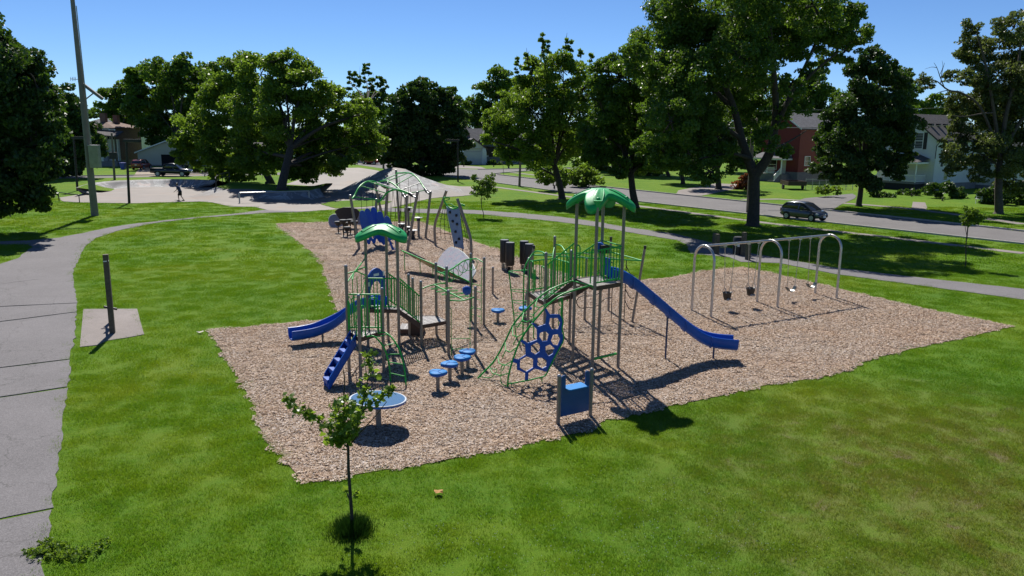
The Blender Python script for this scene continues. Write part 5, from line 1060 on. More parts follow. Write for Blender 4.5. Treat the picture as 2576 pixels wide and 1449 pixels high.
# white bungalow across the corner
c4_ = g(1795, 641); d4 = g(2112, 641); u4 = (d4.x-c4_.x, d4.y-c4_.y); w4 = Vector(u4).length; e4 = dep(1900, 568, c4_.y+1).z; r4 = dep(2100, 508, c4_.y+7).z
h4 = House('white_bungalow', 'long white bungalow with grey roof and gabled porch across the street corner', c4_[:2], u4, w4, 9, e4, r4, M['sidingwhite'], M['roofgrey'], 'side', base=1.6)
for x, y, w, h in [(1905, 587, 1.3, 2.0), (1954, 587, 1.1, 1.9), (2010, 590, 1.6, 1.6), (2095, 590, 2.2, 1.7), (2008, 630, 1.3, 1.0)]: a_, z_ = h4.az(x, y); h4.window('front', a_, z_, w, h, None, M['blackmetal'] if h > 1.2 else M['white'])
a_, z_ = h4.az(1932, 590); h4.panel('front', a_-1.35, a_+1.35, 1.6, e4-.1, simple('dark_timber_door', (.03, .017, .014), .7), 'door'); a_, z_ = h4.az(2050, 618); h4.panel('front', a_-.5, a_+.5, .3, 2.9, M['cream'], 'door')
h4.panel('front', a_-1.0, a_+1.0, 3.2, 3.35, M['roofgrey'], 'door_hood', .9)
pw4 = 5.2
MB().loft([[h4.L(-.3, b, 0), h4.L(pw4, b, 0), h4.L(pw4, b, 2.7), h4.L(-.3, b, 2.7)] for b in (-2.6, -.05)], True, True, False).build('porch_wall', M['sidingwhite'], h4.root)
pe, pk = e4-.55, e4+1.35
MB().loft([[h4.L(-.3, b, pe), h4.L(pw4, b, pe), h4.L((pw4-.3)/2, b, pk)] for b in (-2.6, -.02)], True, True, False).build('porch_gable', M['sidingwhite'], h4.root)
for sg in (0, 1):
    e = -.8 if sg == 0 else pw4+.5; kk = (pk-pe)/((pw4+.3)/2); rf = MB().slab3([h4.L(e, -3.0, pe-.5*kk), h4.L((pw4-.3)/2, -3.0, pk+.05), h4.L((pw4-.3)/2, .5, pk+.05), h4.L(e, .5, pe-.5*kk)], (0, 0, .16)).build('porch_roof', M['roofgrey'], h4.root); MB().slab3([h4.L(e, -3.03, pe-.5*kk-.1), h4.L((pw4-.3)/2, -3.03, pk-.05), h4.L((pw4-.3)/2, -3.03, pk+.25), h4.L(e, -3.03, pe-.5*kk+.2)], h4.v*.025).build('fascia', M['brown'], rf)
for a in (.0, pw4-.35): MB().loft([[h4.L(a+sx*s, -2.62+sy*s, z) for sx, sy in ((-1, -1), (1, -1), (1, 1), (-1, 1))] for z, s in ((0, .55), (2.7, .45), (pe, .3))], True, True, False).build('porch_column', M['white'], h4.root)
MB().loft([[h4.L(.3, b, 2.75), h4.L(pw4-.7, b, 2.75), h4.L(pw4-.7, b, pe-.05), h4.L(.3, b, pe-.05)] for b in (-2.3, -2.25)], True, True, False).build('porch_blind', M['cream'], h4.root)
dk = MB(); dz0, dz1 = e4+.5, r4-.1
dk.loft([[h4.L(4.2, b, dz0), h4.L(8.6, b, dz0), h4.L(6.4, b, dz1-.1)] for b in (1.0, 4.5)], True, True, False); dkm = dk.build('dormer', M['sidingwhite'], h4.root)
for sg in (0, 1): e = 3.7 if sg == 0 else 9.1; rf = MB().slab3([h4.L(e, .6, dz0-.4), h4.L(6.4, .6, dz1), h4.L(6.4, 5, dz1), h4.L(e, 5, dz0-.4)], (0, 0, .14)).build('dormer_roof', M['roofgrey'], dkm); MB().slab3([h4.L(e, .57, dz0-.55), h4.L(6.4, .57, dz1-.15), h4.L(6.4, .57, dz1+.2), h4.L(e, .57, dz0-.2)], h4.v*.025).build('fascia', M['brown'], rf)
MB().slab3([h4.L(6.0, .99, dz0+.3), h4.L(6.8, .99, dz0+.3), h4.L(6.8, .99, dz0+1.4), h4.L(6.0, .99, dz0+1.4)], h4.v*-.05).build('dormer_window', M['glass'], dkm); MB().box(h4.L(2.4, 2.5, e4+1.4), (.7, .7, 2.6)).build('chimney', M['brick'], h4.root)
def pxhouse(name, label, x0, x1, yb, ye, yr, Y, d, wall, roof, gable, cat='house', **k):
    p0, p1 = dep(x0, yb, Y), dep(x1, yb, Y); ez = dep((x0+x1)/2, ye, Y).z; rz = dep((x0+x1)/2, yr, Y+(d/2 if gable != 'front' else 0)).z
    return House(name, label, p0[:2], (1, .02), (p1-p0).length, d, ez, rz, wall, roof, gable, cat, **k)
hb = pxhouse('back_house', 'far white house with a steep grey hipped roof rising behind the bungalow', 1765, 1862, 640, 524, 480, 196, 10, M['sidingwhite'], M['roofgrey'], 'hip')
hg = pxhouse('beige_garage', 'beige clapboard garage with a brown roof and dark open door across the side street', 541, 770, 648, 597, 553, 147, 9, M['sidingbeige'], M['roofbrown'], 'front', 'garage', base=.25); a_, z_ = hg.az(632, 640); a2, z2 = hg.az(690, 604); hg.panel('front', a_, a2, .02, z2, simple('dark_opening', (.006, .006, .007), .9), 'doorway_shade', .03); hg.window('right', 3, 1.9, .8, .9)  # near-black panel: shade inside the open doorway put into the colour
hw_ = pxhouse('white_annex', 'plain white building with a pale grey roof between the brick house and the garage', 459, 534, 650, 560, 512, 164, 12, M['sidingwhite'], M['roofpale'], 'side', 'building', oh=.15, base=.3); hw_.window('front', 4.6, 2.2, 1.1, 1.2)
hr = pxhouse('grey_roof_shed', 'low building with a grey roof behind the beige garage', 530, 640, 648, 575, 538, 178, 14, M['sidingwhite'], M['roofpale'], 'side', 'building', oh=.1)
hd_ = pxhouse('dark_roof_house', 'long house with a very dark roof under the far trees at left', 440, 640, 640, 545, 496, 196, 14, M['sidingcream'], M['roofdark'], 'side')
br_ = pxhouse('brick_house', 'tall red brick house with a brown hipped roof and chimney beside the side street', 335, 455, 652, 499, 476, 146, 11, M['brick'], M['roofbrown'], 'hip', base=1.0)
cz = br_.ridge; MB().box(br_.L(br_.w*.42, 3.5, cz+.1), (1.0, .9, 3.0)).build('chimney', M['brick'], br_.root); MB().box(br_.L(br_.w*.62, 6, cz+.1), (.9, .9, 2.4)).build('chimney', M['brick'], br_.root)
for x, y, w, h in [(365, 525, 1.0, 2.0), (416, 525, 1.0, 2.2), (440, 525, .9, 1.8)]: a_, z_ = br_.az(x, y); br_.window('front', a_, z_, w, h)
ba0, _ = br_.az(372, 600); ba1, _ = br_.az(428, 600); ba2, _ = br_.az(480, 600)
MB().loft([[br_.L(ba0, b, .9), br_.L(ba1, b, .9), br_.L(ba1, b, 5.6), br_.L(ba0, b, 5.6)] for b in (-2.4, -.05)], True, True, False).build('side_wing', M['sidingwhite'], br_.root); MB().loft([[br_.L(ba0-.05, b, 0), br_.L(ba2, b, 0), br_.L(ba2, b, .95), br_.L(ba0-.05, b, .95)] for b in (-2.45, -.04)], True, True, False).build('wing_base', M['found'], br_.root)
MB().slab3([br_.L(ba0-.4, -3.0, 5.75), br_.L(ba2+.5, -3.0, 5.3), br_.L(ba2+.5, .0, 6.2), br_.L(ba0-.4, .0, 6.5)], (0, 0, .18)).build('porch_roof', M['roofdark'], br_.root); MB().box(br_.L(ba2-.1, -2.3, 3.1), (.25, .25, 4.4)).build('porch_post', M['wood'], br_.root); MB().loft([[br_.L(ba1+.2, b, .95), br_.L(ba2-.4, b, .95), br_.L(ba2-.4, b, 4.9), br_.L(ba1+.2, b, 4.9)] for b in (-.8, -.06)], True, True, False).build('porch_back', M['sidingcream'], br_.root)
bk2 = pxhouse('far_house', 'distant house with a wide grey roof showing above the brick house', 335, 500, 640, 486, 450, 186, 16, M['sidingwhite'], M['roofgrey'], 'hip')
rh = House('pale_house', 'pale house half hidden behind the honey locust at the right edge', g(3920, 742)[:2], RU, 8, 9, 6.0, 8.8, M['sidingcream'], M['roofgrey'], 'front', vdir=RV); rh.window('front', 2.0, 4.2, 1, 1.5)
lh = pxhouse('hidden_house', 'white house almost hidden in shade behind the twin trunked tree', 900, 1130, 655, 600, 560, 150, 9, M['sidingwhite'], M['roofdark'], 'side'); lh.window('front', 6, 2.4, 1.2, 1.5)

# ============================================================ VEHICLES
def vehicle(name, label, cat, p0, head, paint, kind, group='parked and waiting vehicles'):
    """built facing +x at the origin, then set down; parts: body, cabin, roof, pillars, wheels with tyre and hub, lamps, bumper, plate"""
    r = thing(name, label, cat, (0, 0, 0), group)
    S = {'hatch': dict(L=3.8, w=.835, wb=(-1.2, 1.25), wr=.30, body=[(-1.9,.42,.86,.66),(-1.84,.3,.98,.78),(-1.5,.24,1.0,.83),(-.6,.22,.97,.835),(.4,.22,.94,.835),(1.0,.24,.92,.82),(1.45,.26,.84,.79),(1.75,.3,.72,.70),(1.9,.36,.58,.56)], cab=[(-1.78,.97,.985,.74,.73),(-1.62,.97,1.25,.76,.66),(-1.38,.97,1.44,.775,.60),(-.8,.96,1.50,.78,.585),(-.1,.95,1.52,.78,.585),(.3,.94,1.45,.775,.58),(.75,.93,1.18,.76,.62),(1.12,.92,.935,.73,.70)], roof=(-1.45, .28)),
         'pickup': dict(L=5.8, w=.98, wb=(-1.75, 1.85), wr=.40, body=[(-2.9,.6,1.12,.9),(-2.85,.5,1.16,.96),(-1.5,.42,1.16,.98),(-.2,.40,1.14,.98),(1.0,.40,1.13,.98),(1.6,.42,1.13,.96),(2.5,.46,1.08,.93),(2.8,.5,.95,.86),(2.9,.55,.8,.74)], cab=[(-1.0,1.14,1.16,.86,.85),(-.9,1.14,1.78,.86,.72),(-.2,1.13,1.9,.87,.72),(.5,1.13,1.9,.87,.72),(.85,1.12,1.78,.86,.72),(1.5,1.12,1.14,.84,.82)], roof=(-.85, .8)),
         'suv': dict(L=4.6, w=.92, wb=(-1.35, 1.4), wr=.36, body=[(-2.3,.5,1.02,.8),(-2.22,.35,1.1,.9),(-1.5,.3,1.1,.92),(0,.28,1.06,.92),(1.0,.28,1.04,.91),(1.7,.32,.98,.88),(2.15,.36,.84,.8),(2.3,.42,.7,.68)], cab=[(-2.15,1.08,1.1,.8,.79),(-1.9,1.08,1.5,.83,.72),(-1.6,1.08,1.66,.85,.68),(-.3,1.06,1.72,.86,.68),(.4,1.05,1.65,.86,.68),(1.2,1.03,1.06,.82,.78)], roof=(-1.75, .45))}[kind]
    rings = []
    for x, z0, z1, w in S['body']: rings.append([Vector((x, y*w, z)) for y, z in ((-.86, z0), (-.98, z0+.10), (-1, (z0+z1)/2), (-.97, z1-.07), (-.88, z1), (.88, z1), (.97, z1-.07), (1, (z0+z1)/2), (.98, z0+.10), (.86, z0))])
    MB().loft(rings, True, True).build('body', paint, r)
    rings = [[Vector((x, s_*yy, z)) for s_, yy, z in ((-1, w0, z0), (-1, w1, z1-.03), (-1, w1*.9, z1), (1, w1*.9, z1), (1, w1, z1-.03), (1, w0, z0))] for x, z0, z1, w0, w1 in S['cab']]; MB().loft(rings, True, True).build('cabin_glass', M['glass'], r)
    x0, x1 = S['roof']; rf = MB(); rr_ = []
    for x, z0, z1, w0, w1 in S['cab']:
        if x0-.2 <= x <= x1+.1: rr_.append([Vector((x, s_*w1*f, z1+dz)) for s_, f, dz in ((-1, 1.03, -.07), (-1, .96, .012), (-1, .5, .03), (1, .5, .03), (1, .96, .012), (1, 1.03, -.07))])
    rf.loft(rr_, True, True); rf.build('roof', paint, r)
    cabs = S['cab']
    for s_ in (-1, 1):
        for i0, i1 in ((0, 2), (len(cabs)-1, len(cabs)-3)):
            a, b = cabs[i0], cabs[i1]; MB().tube([Vector((c[0], s_*c[4]*1.0, c[2]-.02)) for c in (cabs[i0], cabs[(i0+i1)//2], cabs[i1])], .05, 6).build('pillar', paint, r)
        m = cabs[len(cabs)//2]; MB().slab3([Vector((m[0]-.06, s_*m[3]*1.005, m[1])), Vector((m[0]+.06, s_*m[3]*1.005, m[1])), Vector((m[0]+.05, s_*m[4]*1.02, m[2]-.05)), Vector((m[0]-.05, s_*m[4]*1.02, m[2]-.05))], (0, s_*.015, 0)).build('pillar', paint, r)
        MB().box((cabs[-2][0]-.1, s_*(S['w']+.07), cabs[-2][1]+.08), (.14, .16, .12)).build('mirror', M['black'], r)
        for x in (cabs[1][0]+.35, m[0]+.35): MB().box((x, s_*(S['w']+.012), cabs[1][1]-.12), (.18, .03, .035)).build('door_handle', M['chrome'], r)
        xf = S['body'][-2][0]; MB().lathe((xf-.12, s_*S['w']*.72, S['body'][-2][2]-.07), [(.1, -.09), (.17, -.02), (.15, .05), (.04, .085)], 10).build('headlight', M['lamp'], r); xr = S['body'][0][0]; MB().box((xr+.05, s_*S['w']*.78, S['body'][0][2]-.08), (.12, .22, .28)).build('tail_light', M['taillamp'], r)
        for x in S['wb']:
            wy = s_*(S['w']-.08); wh = MB().tube([Vector((x, wy-.1, S['wr'])), Vector((x, wy+.1, S['wr']))], S['wr'], 20).build('wheel', M['rubber'], r); oy = wy+s_*.1
            MB().tube([Vector((x, oy-s_*.02, S['wr'])), Vector((x, oy+s_*.012, S['wr']))], S['wr']*.66, 16).build('hub_cap', M['hub'], wh)
            for q in range(6): an = q*math.pi/3; MB().tube([Vector((x+math.cos(an)*S['wr']*.42, oy+s_*.005, S['wr']+math.sin(an)*S['wr']*.42)), Vector((x+math.cos(an)*S['wr']*.42, oy+s_*.016, S['wr']+math.sin(an)*S['wr']*.42))], S['wr']*.11, 6).build('hub_hole', M['black'], wh)
            MB().tube([Vector((x+S['wr']*1.16*math.cos(math.pi*k/10), s_*(S['w']-.02), S['wr']+S['wr']*1.16*math.sin(math.pi*k/10))) for k in range(11)], .035, 6).build('wheel_arch', M['black'], r)
    xf, z0, z1, w = S['body'][-1]; MB().box((xf+.0, 0, (z0+z1)/2-.02), (.05, w*1.5, .13)).build('grille', M['black'], r); MB().box((xf+.035, 0, z0+.06), (.02, .32, .16)).build('licence_plate', M['plate'], r); MB().tube([Vector((xf+.02, -.13, z1+.02)), Vector((xf+.05, 0, z1-.1)), Vector((xf+.02, .13, z1+.02))], .018, 6).build('grille_trim', M['chrome'], r)
    xr = S['body'][0][0]; MB().box((xr-.02, 0, S['body'][0][1]+.06), (.1, S['w']*1.6, .14)).build('rear_bumper', M['black'], r); MB().box((xr-.03, 0, S['body'][0][2]-.18), (.02, .32, .16)).build('rear_plate', M['plate'], r)
    if kind == 'pickup':
        MB().box((-1.95, 0, 1.175), (1.75, 1.6, .03)).build('bed_cover', simple('bed_cover', (.10, .09, .085), .7), r)
        for s_ in (-1, 1): MB().box((-1.95, s_*.9, 1.18), (1.8, .1, .06)).build('bed_rail', M['black'], r)
    r.location = (p0[0], p0[1], .012); r.rotation_euler.z = head; return r
wr_, wf_ = g(3067.5, 855), g(3172, 867); hv = (wf_-wr_).normalized(); ctr = (wr_+wf_)/2+Vector((-hv.y, hv.x, 0))*.76
vehicle('hatchback', 'small slate blue hatchback with silver wheel covers stopped at the near kerb', 'car', (ctr.x, ctr.y), math.atan2(hv.y, hv.x), M['carblue'], 'hatch')
a, b = g(588, 689), g(742, 690); vehicle('pickup_truck', 'dark navy pickup truck parked side on along the street', 'pickup truck', ((a.x+b.x)/2, (a.y+b.y)/2+.7), .02, M['carnavy'], 'pickup')
a = g(531, 664); vehicle('suv', 'rust red SUV seen from behind in the driveway by the blue bin', 'car', (a.x, a.y+2.2), R(92), M['carorange'], 'suv')
a = g(688, 660); vehicle('suv', 'black SUV facing the street in front of the beige garage', 'car', (a.x, a.y+2.2), R(-86), M['carblack'], 'suv')
a = g(1448, 644); vehicle('pickup_truck', 'red pickup truck coming toward the junction', 'pickup truck', (a.x, a.y+2.0), R(-42), M['carred'], 'pickup')
a = g(737, 654); vehicle('hatchback', 'pale blue car partly hidden by leaves right of the garage', 'car', (a.x, a.y+1.5), R(-70), simple('pale_blue_paint', (.25, .36, .5), .3), 'hatch')

# ============================================================ POLES, SIGNS, BINS, RAILS, WIRES
bp = g(371, 842); big = thing('floodlight_pole', 'tall leaning grey floodlight pole with an electrical box at the left', 'pole', tuple(bp))
topx = dep(281, -20, bp.y); pbase = bp; tv = topx-pbase
MB().tube([pbase-UPV*.05, pbase+tv*.5, topx], [.29, .22, .155], 16).build('shaft', M['polesteel'], big); bx_ = dep(371, 612, bp.y-.3); MB().box(bx_, (.75, .45, 1.75)).build('equipment_box', M['metalbox'], big); MB().box(bx_+UPV*.9, (.8, .5, .06)).build('box_lid', M['steel'], big)
def onpole(y): p = dep(0, y, bp.y); t = (p.z-pbase.z)/tv.z; return pbase+tv*t
MB().tube(bend([onpole(20)+Vector((.3, -.1, 0)), onpole(300)+Vector((.33, -.12, 0)), onpole(560)+Vector((.36, -.15, 0)), onpole(655)+Vector((.75, -.2, 0)), dep(368, 650, bp.y-.4)], .3), .035, 6).build('conduit', M['metalbox'], big)
arm0, arm1 = dep(330, 333, bp.y), dep(395, 382, bp.y); MB().box((arm0+arm1)/2, ((arm1-arm0).length+.3, .2, .22), 0, Matrix.Rotation(math.atan2(-(arm1-arm0).z, (arm1-arm0).x), 3, 'Y')).build('arm', M['polesteel'], big); MB().tube([dep(333, 389, bp.y), dep(365, 364, bp.y)], .05, 6).build('brace', M['polesteel'], big)
an = MB().tube([dep(275, 308, bp.y), dep(310, 310, bp.y)], .03, 6).tube([dep(307, 302, bp.y), dep(307, 322, bp.y)], .05, 6)
for x in (276, 283, 289, 294): an.tube([dep(x, 300, bp.y), dep(x, 317, bp.y)], .018, 5)
an.build('antenna', M['steel'], big)
def boxlight(px, py, tx, ty, label, head=(.0, 1.5), mat=None, hw=.9):
    b = g(px, py); t = dep(tx, ty, b.y); r = thing('park_lamp', label, 'lamp post', tuple(b), 'box head lamp posts round the skate park'); MB().tube([b-UPV*.03, Vector((t.x, t.y, t.z))], [.13, .11], 8).build('pole', mat or M['blackmetal'], r); MB().box((t.x+head[0], t.y, t.z-.1), (head[1], .35, .28)).build('lamp_head', M['blackmetal'], r); MB().box((t.x+head[0], t.y, t.z-.255), (head[1]*.8, .28, .02)).build('lamp_lens', M['glass'], r)
boxlight(505, 794, 493, 545, 'black lamp post with a flat box head in front of the skate bowl', (.55, 1.6)); boxlight(303, 745, 287, 534, 'black lamp post under the dark trees left of the tall pole', (.6, 1.6)); boxlight(1789, 710, 1788, 545, 'black lamp post with arm reaching left beside the dark round tree', (-.8, 2.0))
def upole(name, label, cat, px, py, tx, ty, r0, mat, parts=None):
    b = g(px, py); t = dep(tx, ty, b.y); r = thing(name, label, cat, tuple(b)); MB().tube([b-UPV*.03, t], [r0, r0*.75], 10).build('shaft', mat, r); return r, b, t
r_, b_, t_ = upole('utility_pole', 'brown wooden utility pole with a dark box in front of the brick house', 'pole', 448, 703, 436, 520, .16, M['polewood']); MB().box(dep(443, 608, b_.y-.2), (1.0, .4, .9)).build('box', M['blackmetal'], r_)
r_, b_, t_ = upole('street_lamp', 'wooden pole carrying a curved street lamp arm beside the road', 'street lamp', 2029, 729, 2036, 532, .17, M['polewood']); MB().tube(bez([t_-UPV*.2, dep(2048, 515, b_.y), dep(2072, 503, b_.y), dep(2084, 500, b_.y)], 5), .05, 6).build('arm', M['steel'], r_); MB().box(dep(2087, 500, b_.y), (.7, .25, .12)).build('lamp_head', M['steel'], r_)
upole('utility_pole', 'dark wooden pole standing behind the skate hump by the junction', 'pole', 1498, 658, 1498, 470, .2, M['polewood'])
upole('utility_pole', 'thick wooden pole close behind the biggest tree trunk', 'pole', 2922, 830, 2945, 430, .19, M['polewood'])
def sign(name, label, px, py, tx, ty, kind):
    b = g(px, py); t = dep(tx, ty, b.y); r = thing(name, label, 'road sign', tuple(b), 'road signs by the junction'); MB().tube([b, t+UPV*.3], .04, 6).build('sign_post', M['polewood'], r); s = .45
    n = 8 if kind == 'oct' else 4; off = math.pi/8 if kind == 'oct' else 0
    pts_ = [Vector((t.x+s*math.cos(off+2*math.pi*k/n), t.y-.06, t.z+s*math.sin(off+2*math.pi*k/n))) for k in range(n)]; pl_ = MB().slab3(pts_, (0, .03, 0)).build('sign_plate', M['yellow'] if kind == 'dia' else simple('sign_back', (.33, .30, .22), .5, .3), r)
    if kind == 'dia': MB().slab3([Vector((t.x+x*.2, t.y-.08, t.z+z*.2)) for x, z in ((-.55, -.9), (.55, -.9), (.6, .2), (0, .9), (-.6, .2))], (0, .012, 0)).build('sign_symbol', M['black'], pl_)
sign('stop_sign', 'back of an octagonal sign near the dark round tree', 1515, 654, 1510, 612, 'oct'); sign('round_sign', 'weathered sign seen from behind on the street corner grass', 1968, 682, 1962, 622, 'oct'); sign('warning_sign', 'yellow diamond crossing sign with a black figure by the bungalow', 2090, 665, 2090, 620, 'dia')
b = g(1987, 657); hy = thing('fire_hydrant', 'dark fire hydrant on the verge before the bungalow', 'hydrant', tuple(b)); MB().lathe(b, [(.22, 0), (.16, .08), (.15, .6), (.2, .65), (.16, .8), (.05, .92)], 10).build('barrel', M['blackmetal'], hy); MB().tube([b+Vector((-.28, 0, .5)), b+Vector((.28, 0, .5))], .08, 8).build('outlet', M['blackmetal'], hy)
b = g(921, 662); ys = thing('yard_sign', 'small white notice board on two legs under the twin tree', 'sign', tuple(b)); MB().box(b+UPV*1.15, (1.4, .08, 1.1)).build('board', M['white'], ys)
for x in (-.65, .65): MB().box(b+Vector((x, .06, .85)), (.1, .1, 1.7)).build('leg', M['white'], ys)
for q, ww in enumerate((.9, .7, .8)): MB().box(b+Vector((0, -.05, 1.45-.25*q)), (ww, .02, .07)).build('printed_line', M['black'], ys)
b = g(482, 662); bn = thing('recycling_bin', 'blue recycling bin beside the rust red SUV', 'bin', tuple(b)); MB().loft([[b+Vector((sx*s, sy*s, z)) for sx, sy in ((-1, -1), (1, -1), (1, 1), (-1, 1))] for z, s in ((.02, .3), (1.0, .42), (1.02, .45), (1.1, .45))], True, True, False).build('bin_body', M['bluebin'], bn); MB().box(b+UPV*1.13, (.94, .94, .06)).build('bin_lid', M['bluebin'], bn)
# wooden posts on the path and near pad
def wpost(name, label, px, py, tx, ty, w=.22, group='square wooden posts beside the park path'):
    b = g(px, py); t = dep(tx, ty, b.y); r = thing(name, label, 'post', tuple(b), group); MB().box((b.x, b.y, t.z/2), (w, w, t.z), .4).build('timber', M['wood'], r); MB().box((b.x, b.y, t.z+.02), (w*.9, w*.9, .04), .4).build('post_top', M['wood'], r); return r
wpost('wooden_post', 'squat wooden post in front of the pair nearest the toddler swings', 2798, 993, 2804, 917); wpost('wooden_post', 'squat wooden post behind its twin on the park path', 2790, 975, 2793, 913); wpost('wooden_post', 'tall wooden post touching the black litter bin', 2902, 1000, 2906, 910); wpost('wooden_post', 'nearest wooden post right of the black litter bin', 2920, 1016, 2924, 950)
b = g(2884, 994); lb_ = thing('litter_bin', 'black litter bin with a small white label between the wooden posts', 'litter bin', tuple(b)); MB().lathe(b, [(.33, 0), (.36, .5), (.36, 1.0), (.3, 1.08)], 20).build('bin_drum', M['black'], lb_); MB().box(b+Vector((-.12, -.36, .62)), (.14, .02, .2), -.2).build('bin_label', M['white'], lb_)
b = g(2826, 972); yw = thing('yellow_wrapper', 'crumpled yellow litter lying by the wooden posts', 'litter', tuple(b)); MB().slab3([b+Vector((-.25, 0, .05)), b+Vector((.2, -.1, .08)), b+Vector((.3, .15, .22)), b+Vector((-.1, .2, .15))], (0, 0, .02)).build('scrap', simple('yellow_litter', (.5, .38, .12), .7), yw)
b = g(440, 1303); t = dep(412, 994, b.y); wp_ = thing('wooden_bollard', 'tall weathered wooden post with a white band on the small concrete pad', 'post', tuple(b)); lean_ = Vector((t.x-b.x, 0, 0))
MB().loft([[b+lean_*f+Vector((sx, sy, z)) for sx, sy in ((-.052, -.11), (.11, -.052), (.052, .11), (-.11, .052))] for f, z in ((0, .0), (.5, t.z/2), (1, t.z))], True, True, False).build('timber', M['wood'], wp_); f_ = .92; MB().box(b+lean_*f_+UPV*t.z*f_, (.18, .18, .035), R(28)).build('band', M['white'], wp_)
rv_ = Vector((b.x, b.y, 0)).normalized()
for k, hgt in ((1, 1.0), (2, .95)): q = b+rv_*.9*k; MB().box((q.x, q.y, hgt/2), (.12, .12, hgt)).build('short_post', M['wood'], wp_)
q0, q1 = b+rv_*.1+UPV*.8, b+rv_*1.9+UPV*.8; MB().tube([q0, q1], .04, 8).build('low_rail', M['wood'], wp_); MB().tube([b+rv_*1.3+Vector((-.22, 0, .7)), b+rv_*1.3+Vector((.24, 0, .62))], .045, 8).build('handle', M['black'], wp_)
# skate rails
def srail(label, pts, r=.045, mat=None):
    P_ = [Vector(p) for p in pts]; ro = thing('skate_rail', label, 'rail', tuple(P_[0]), 'steel rails in the skate park'); MB().tube(bend(P_, .12), r, 8).build('bar', mat or M['steel'], ro); return ro
a, b = g(231, 786), g(311, 792); srail('low black grind rail at the left end of the skate bowl', [a, a+UPV*.85, b+UPV*.75, b], .045, M['blackmetal'])
a, b = g(936, 794), g(1208, 780); srail('long low grind rail in front of the twin trunked tree', [a, a+UPV*1.0, b+UPV*.9, b], .07)
a, b = g(930, 697), g(1025, 696); srail('small flat rail on the grass behind the twin tree', [a, a+UPV*.9, b+UPV*.9, b], .04)
gr_ = thing('guard_rail', 'black two bar guard rail curving round the edge of the skate bowl', 'rail', tuple(g(845, 735, .8))); gpts = [g(844, 737, .8), g(846, 728, .85), g(870, 712, .8), g(897, 706, .8)]
for dz in (.55, 1.05): MB().tube(bez([p+UPV*dz for p in gpts], 5), .045, 6).build('rail_bar', M['blackmetal'], gr_)
for p in gpts: MB().tube([p-UPV*.2, p+UPV*1.05], .045, 6).build('upright', M['blackmetal'], gr_)
# overhead wires
for k, (pts_, lb) in enumerate([([(2600, 440), (3338, 427), (3600, 424), (4000, 406), (4300, 390)], 'upper overhead wire crossing in front of the right hand trees'), ([(2500, 500), (3260, 498), (3505, 496), (4000, 480), (4300, 470)], 'lower pale overhead wire crossing in front of the white house')]):
    P_ = bez([dep(x, y, 82) for x, y in pts_], 8); o = MB().tube(P_, .022 if k == 0 else .032, 5).build('overhead_wire', simple('wire_grey', (.35, .36, .36), .4, .3), None, tuple(P_[0])); tag(o, lb, 'wire')
# garden bits on the far side of the road
fnc = thing('wire_fence', 'grey wire fence between the red house and the driveway', 'fence', tuple(g(3145, 752)))
fa_, fb_ = g(3145, 742), g(3330, 742)
for k in range(8): p = fa_.lerp(fb_, k/7); MB().tube([p, p+UPV*1.5], .04, 6).build('fence_post', M['steel'], fnc)
mbf = MB()
for k in range(60): p = fa_.lerp(fb_, k/59); mbf.tube([p, p+UPV*1.4], .008, 3, cap=False)
for z in (.1, .5, .9, 1.4): mbf.tube([fa_+UPV*z, fb_+UPV*z], .014 if z < 1.3 else .03, 4)
o = mbf.build('wire_mesh', M['steel'], fnc); o['kind'] = 'stuff'
ti = thing('utility_trailer', 'empty brown open trailer box on the grass beside the red house', 'trailer', tuple(g(3112, 742))); tb_ = g(3112, 742)+Vector((0, 1.5, 0))
for dx, dy, sx, sy in ((0, -1.6, 2.4, .08), (0, 1.6, 2.4, .08), (-1.16, 0, .08, 3.2), (1.16, 0, .08, 3.2)): MB().box(tb_+Vector((dx, dy, .85)), (sx, sy, .55)).build('side_board', M['brown'], ti)
MB().box(tb_+UPV*.58, (2.3, 3.1, .06)).build('bed', M['brown'], ti)
for s_ in (-1.3, 1.3): MB().tube([tb_+Vector((s_-.1, 0, .32)), tb_+Vector((s_+.1, 0, .32))], .32, 14).build('wheel', M['rubber'], ti)
bs = g(3822, 795); ch = thing('garden_chair', 'white garden chair on a low white shelf under the honey locust', 'chair', tuple(bs)); 
for dx in (-.3, .3): MB().box(bs+Vector((dx, 0, .55)), (.06, .06, 1.1)).build('leg', M['white'], ch)
MB().box(bs+Vector((0, -.15, .5)), (.7, .6, .06)).build('seat', M['white'], ch)
for z in (.75, 1.08): MB().box(bs+Vector((0, .02, z)), (.66, .05, .08)).build('back_slat', M['white'], ch)
pb_ = thing('park_bench', 'dark slatted park bench far off under the trees beyond the road', 'bench', tuple(g(2712, 676))); q = g(2712, 676)
for k in range(3): MB().box(q+Vector((0, .12*k, .48)), (2.0, .1, .05)).build('seat_slat', M['wood'], pb_); MB().box(q+Vector((0, .42, .65+.16*k)), (2.0, .04, .1)).build('back_slat', M['wood'], pb_)
for dx in (-.85, .85): MB().box(q+Vector((dx, .15, .35)), (.08, .5, .7)).build('leg', M['blackmetal'], pb_)
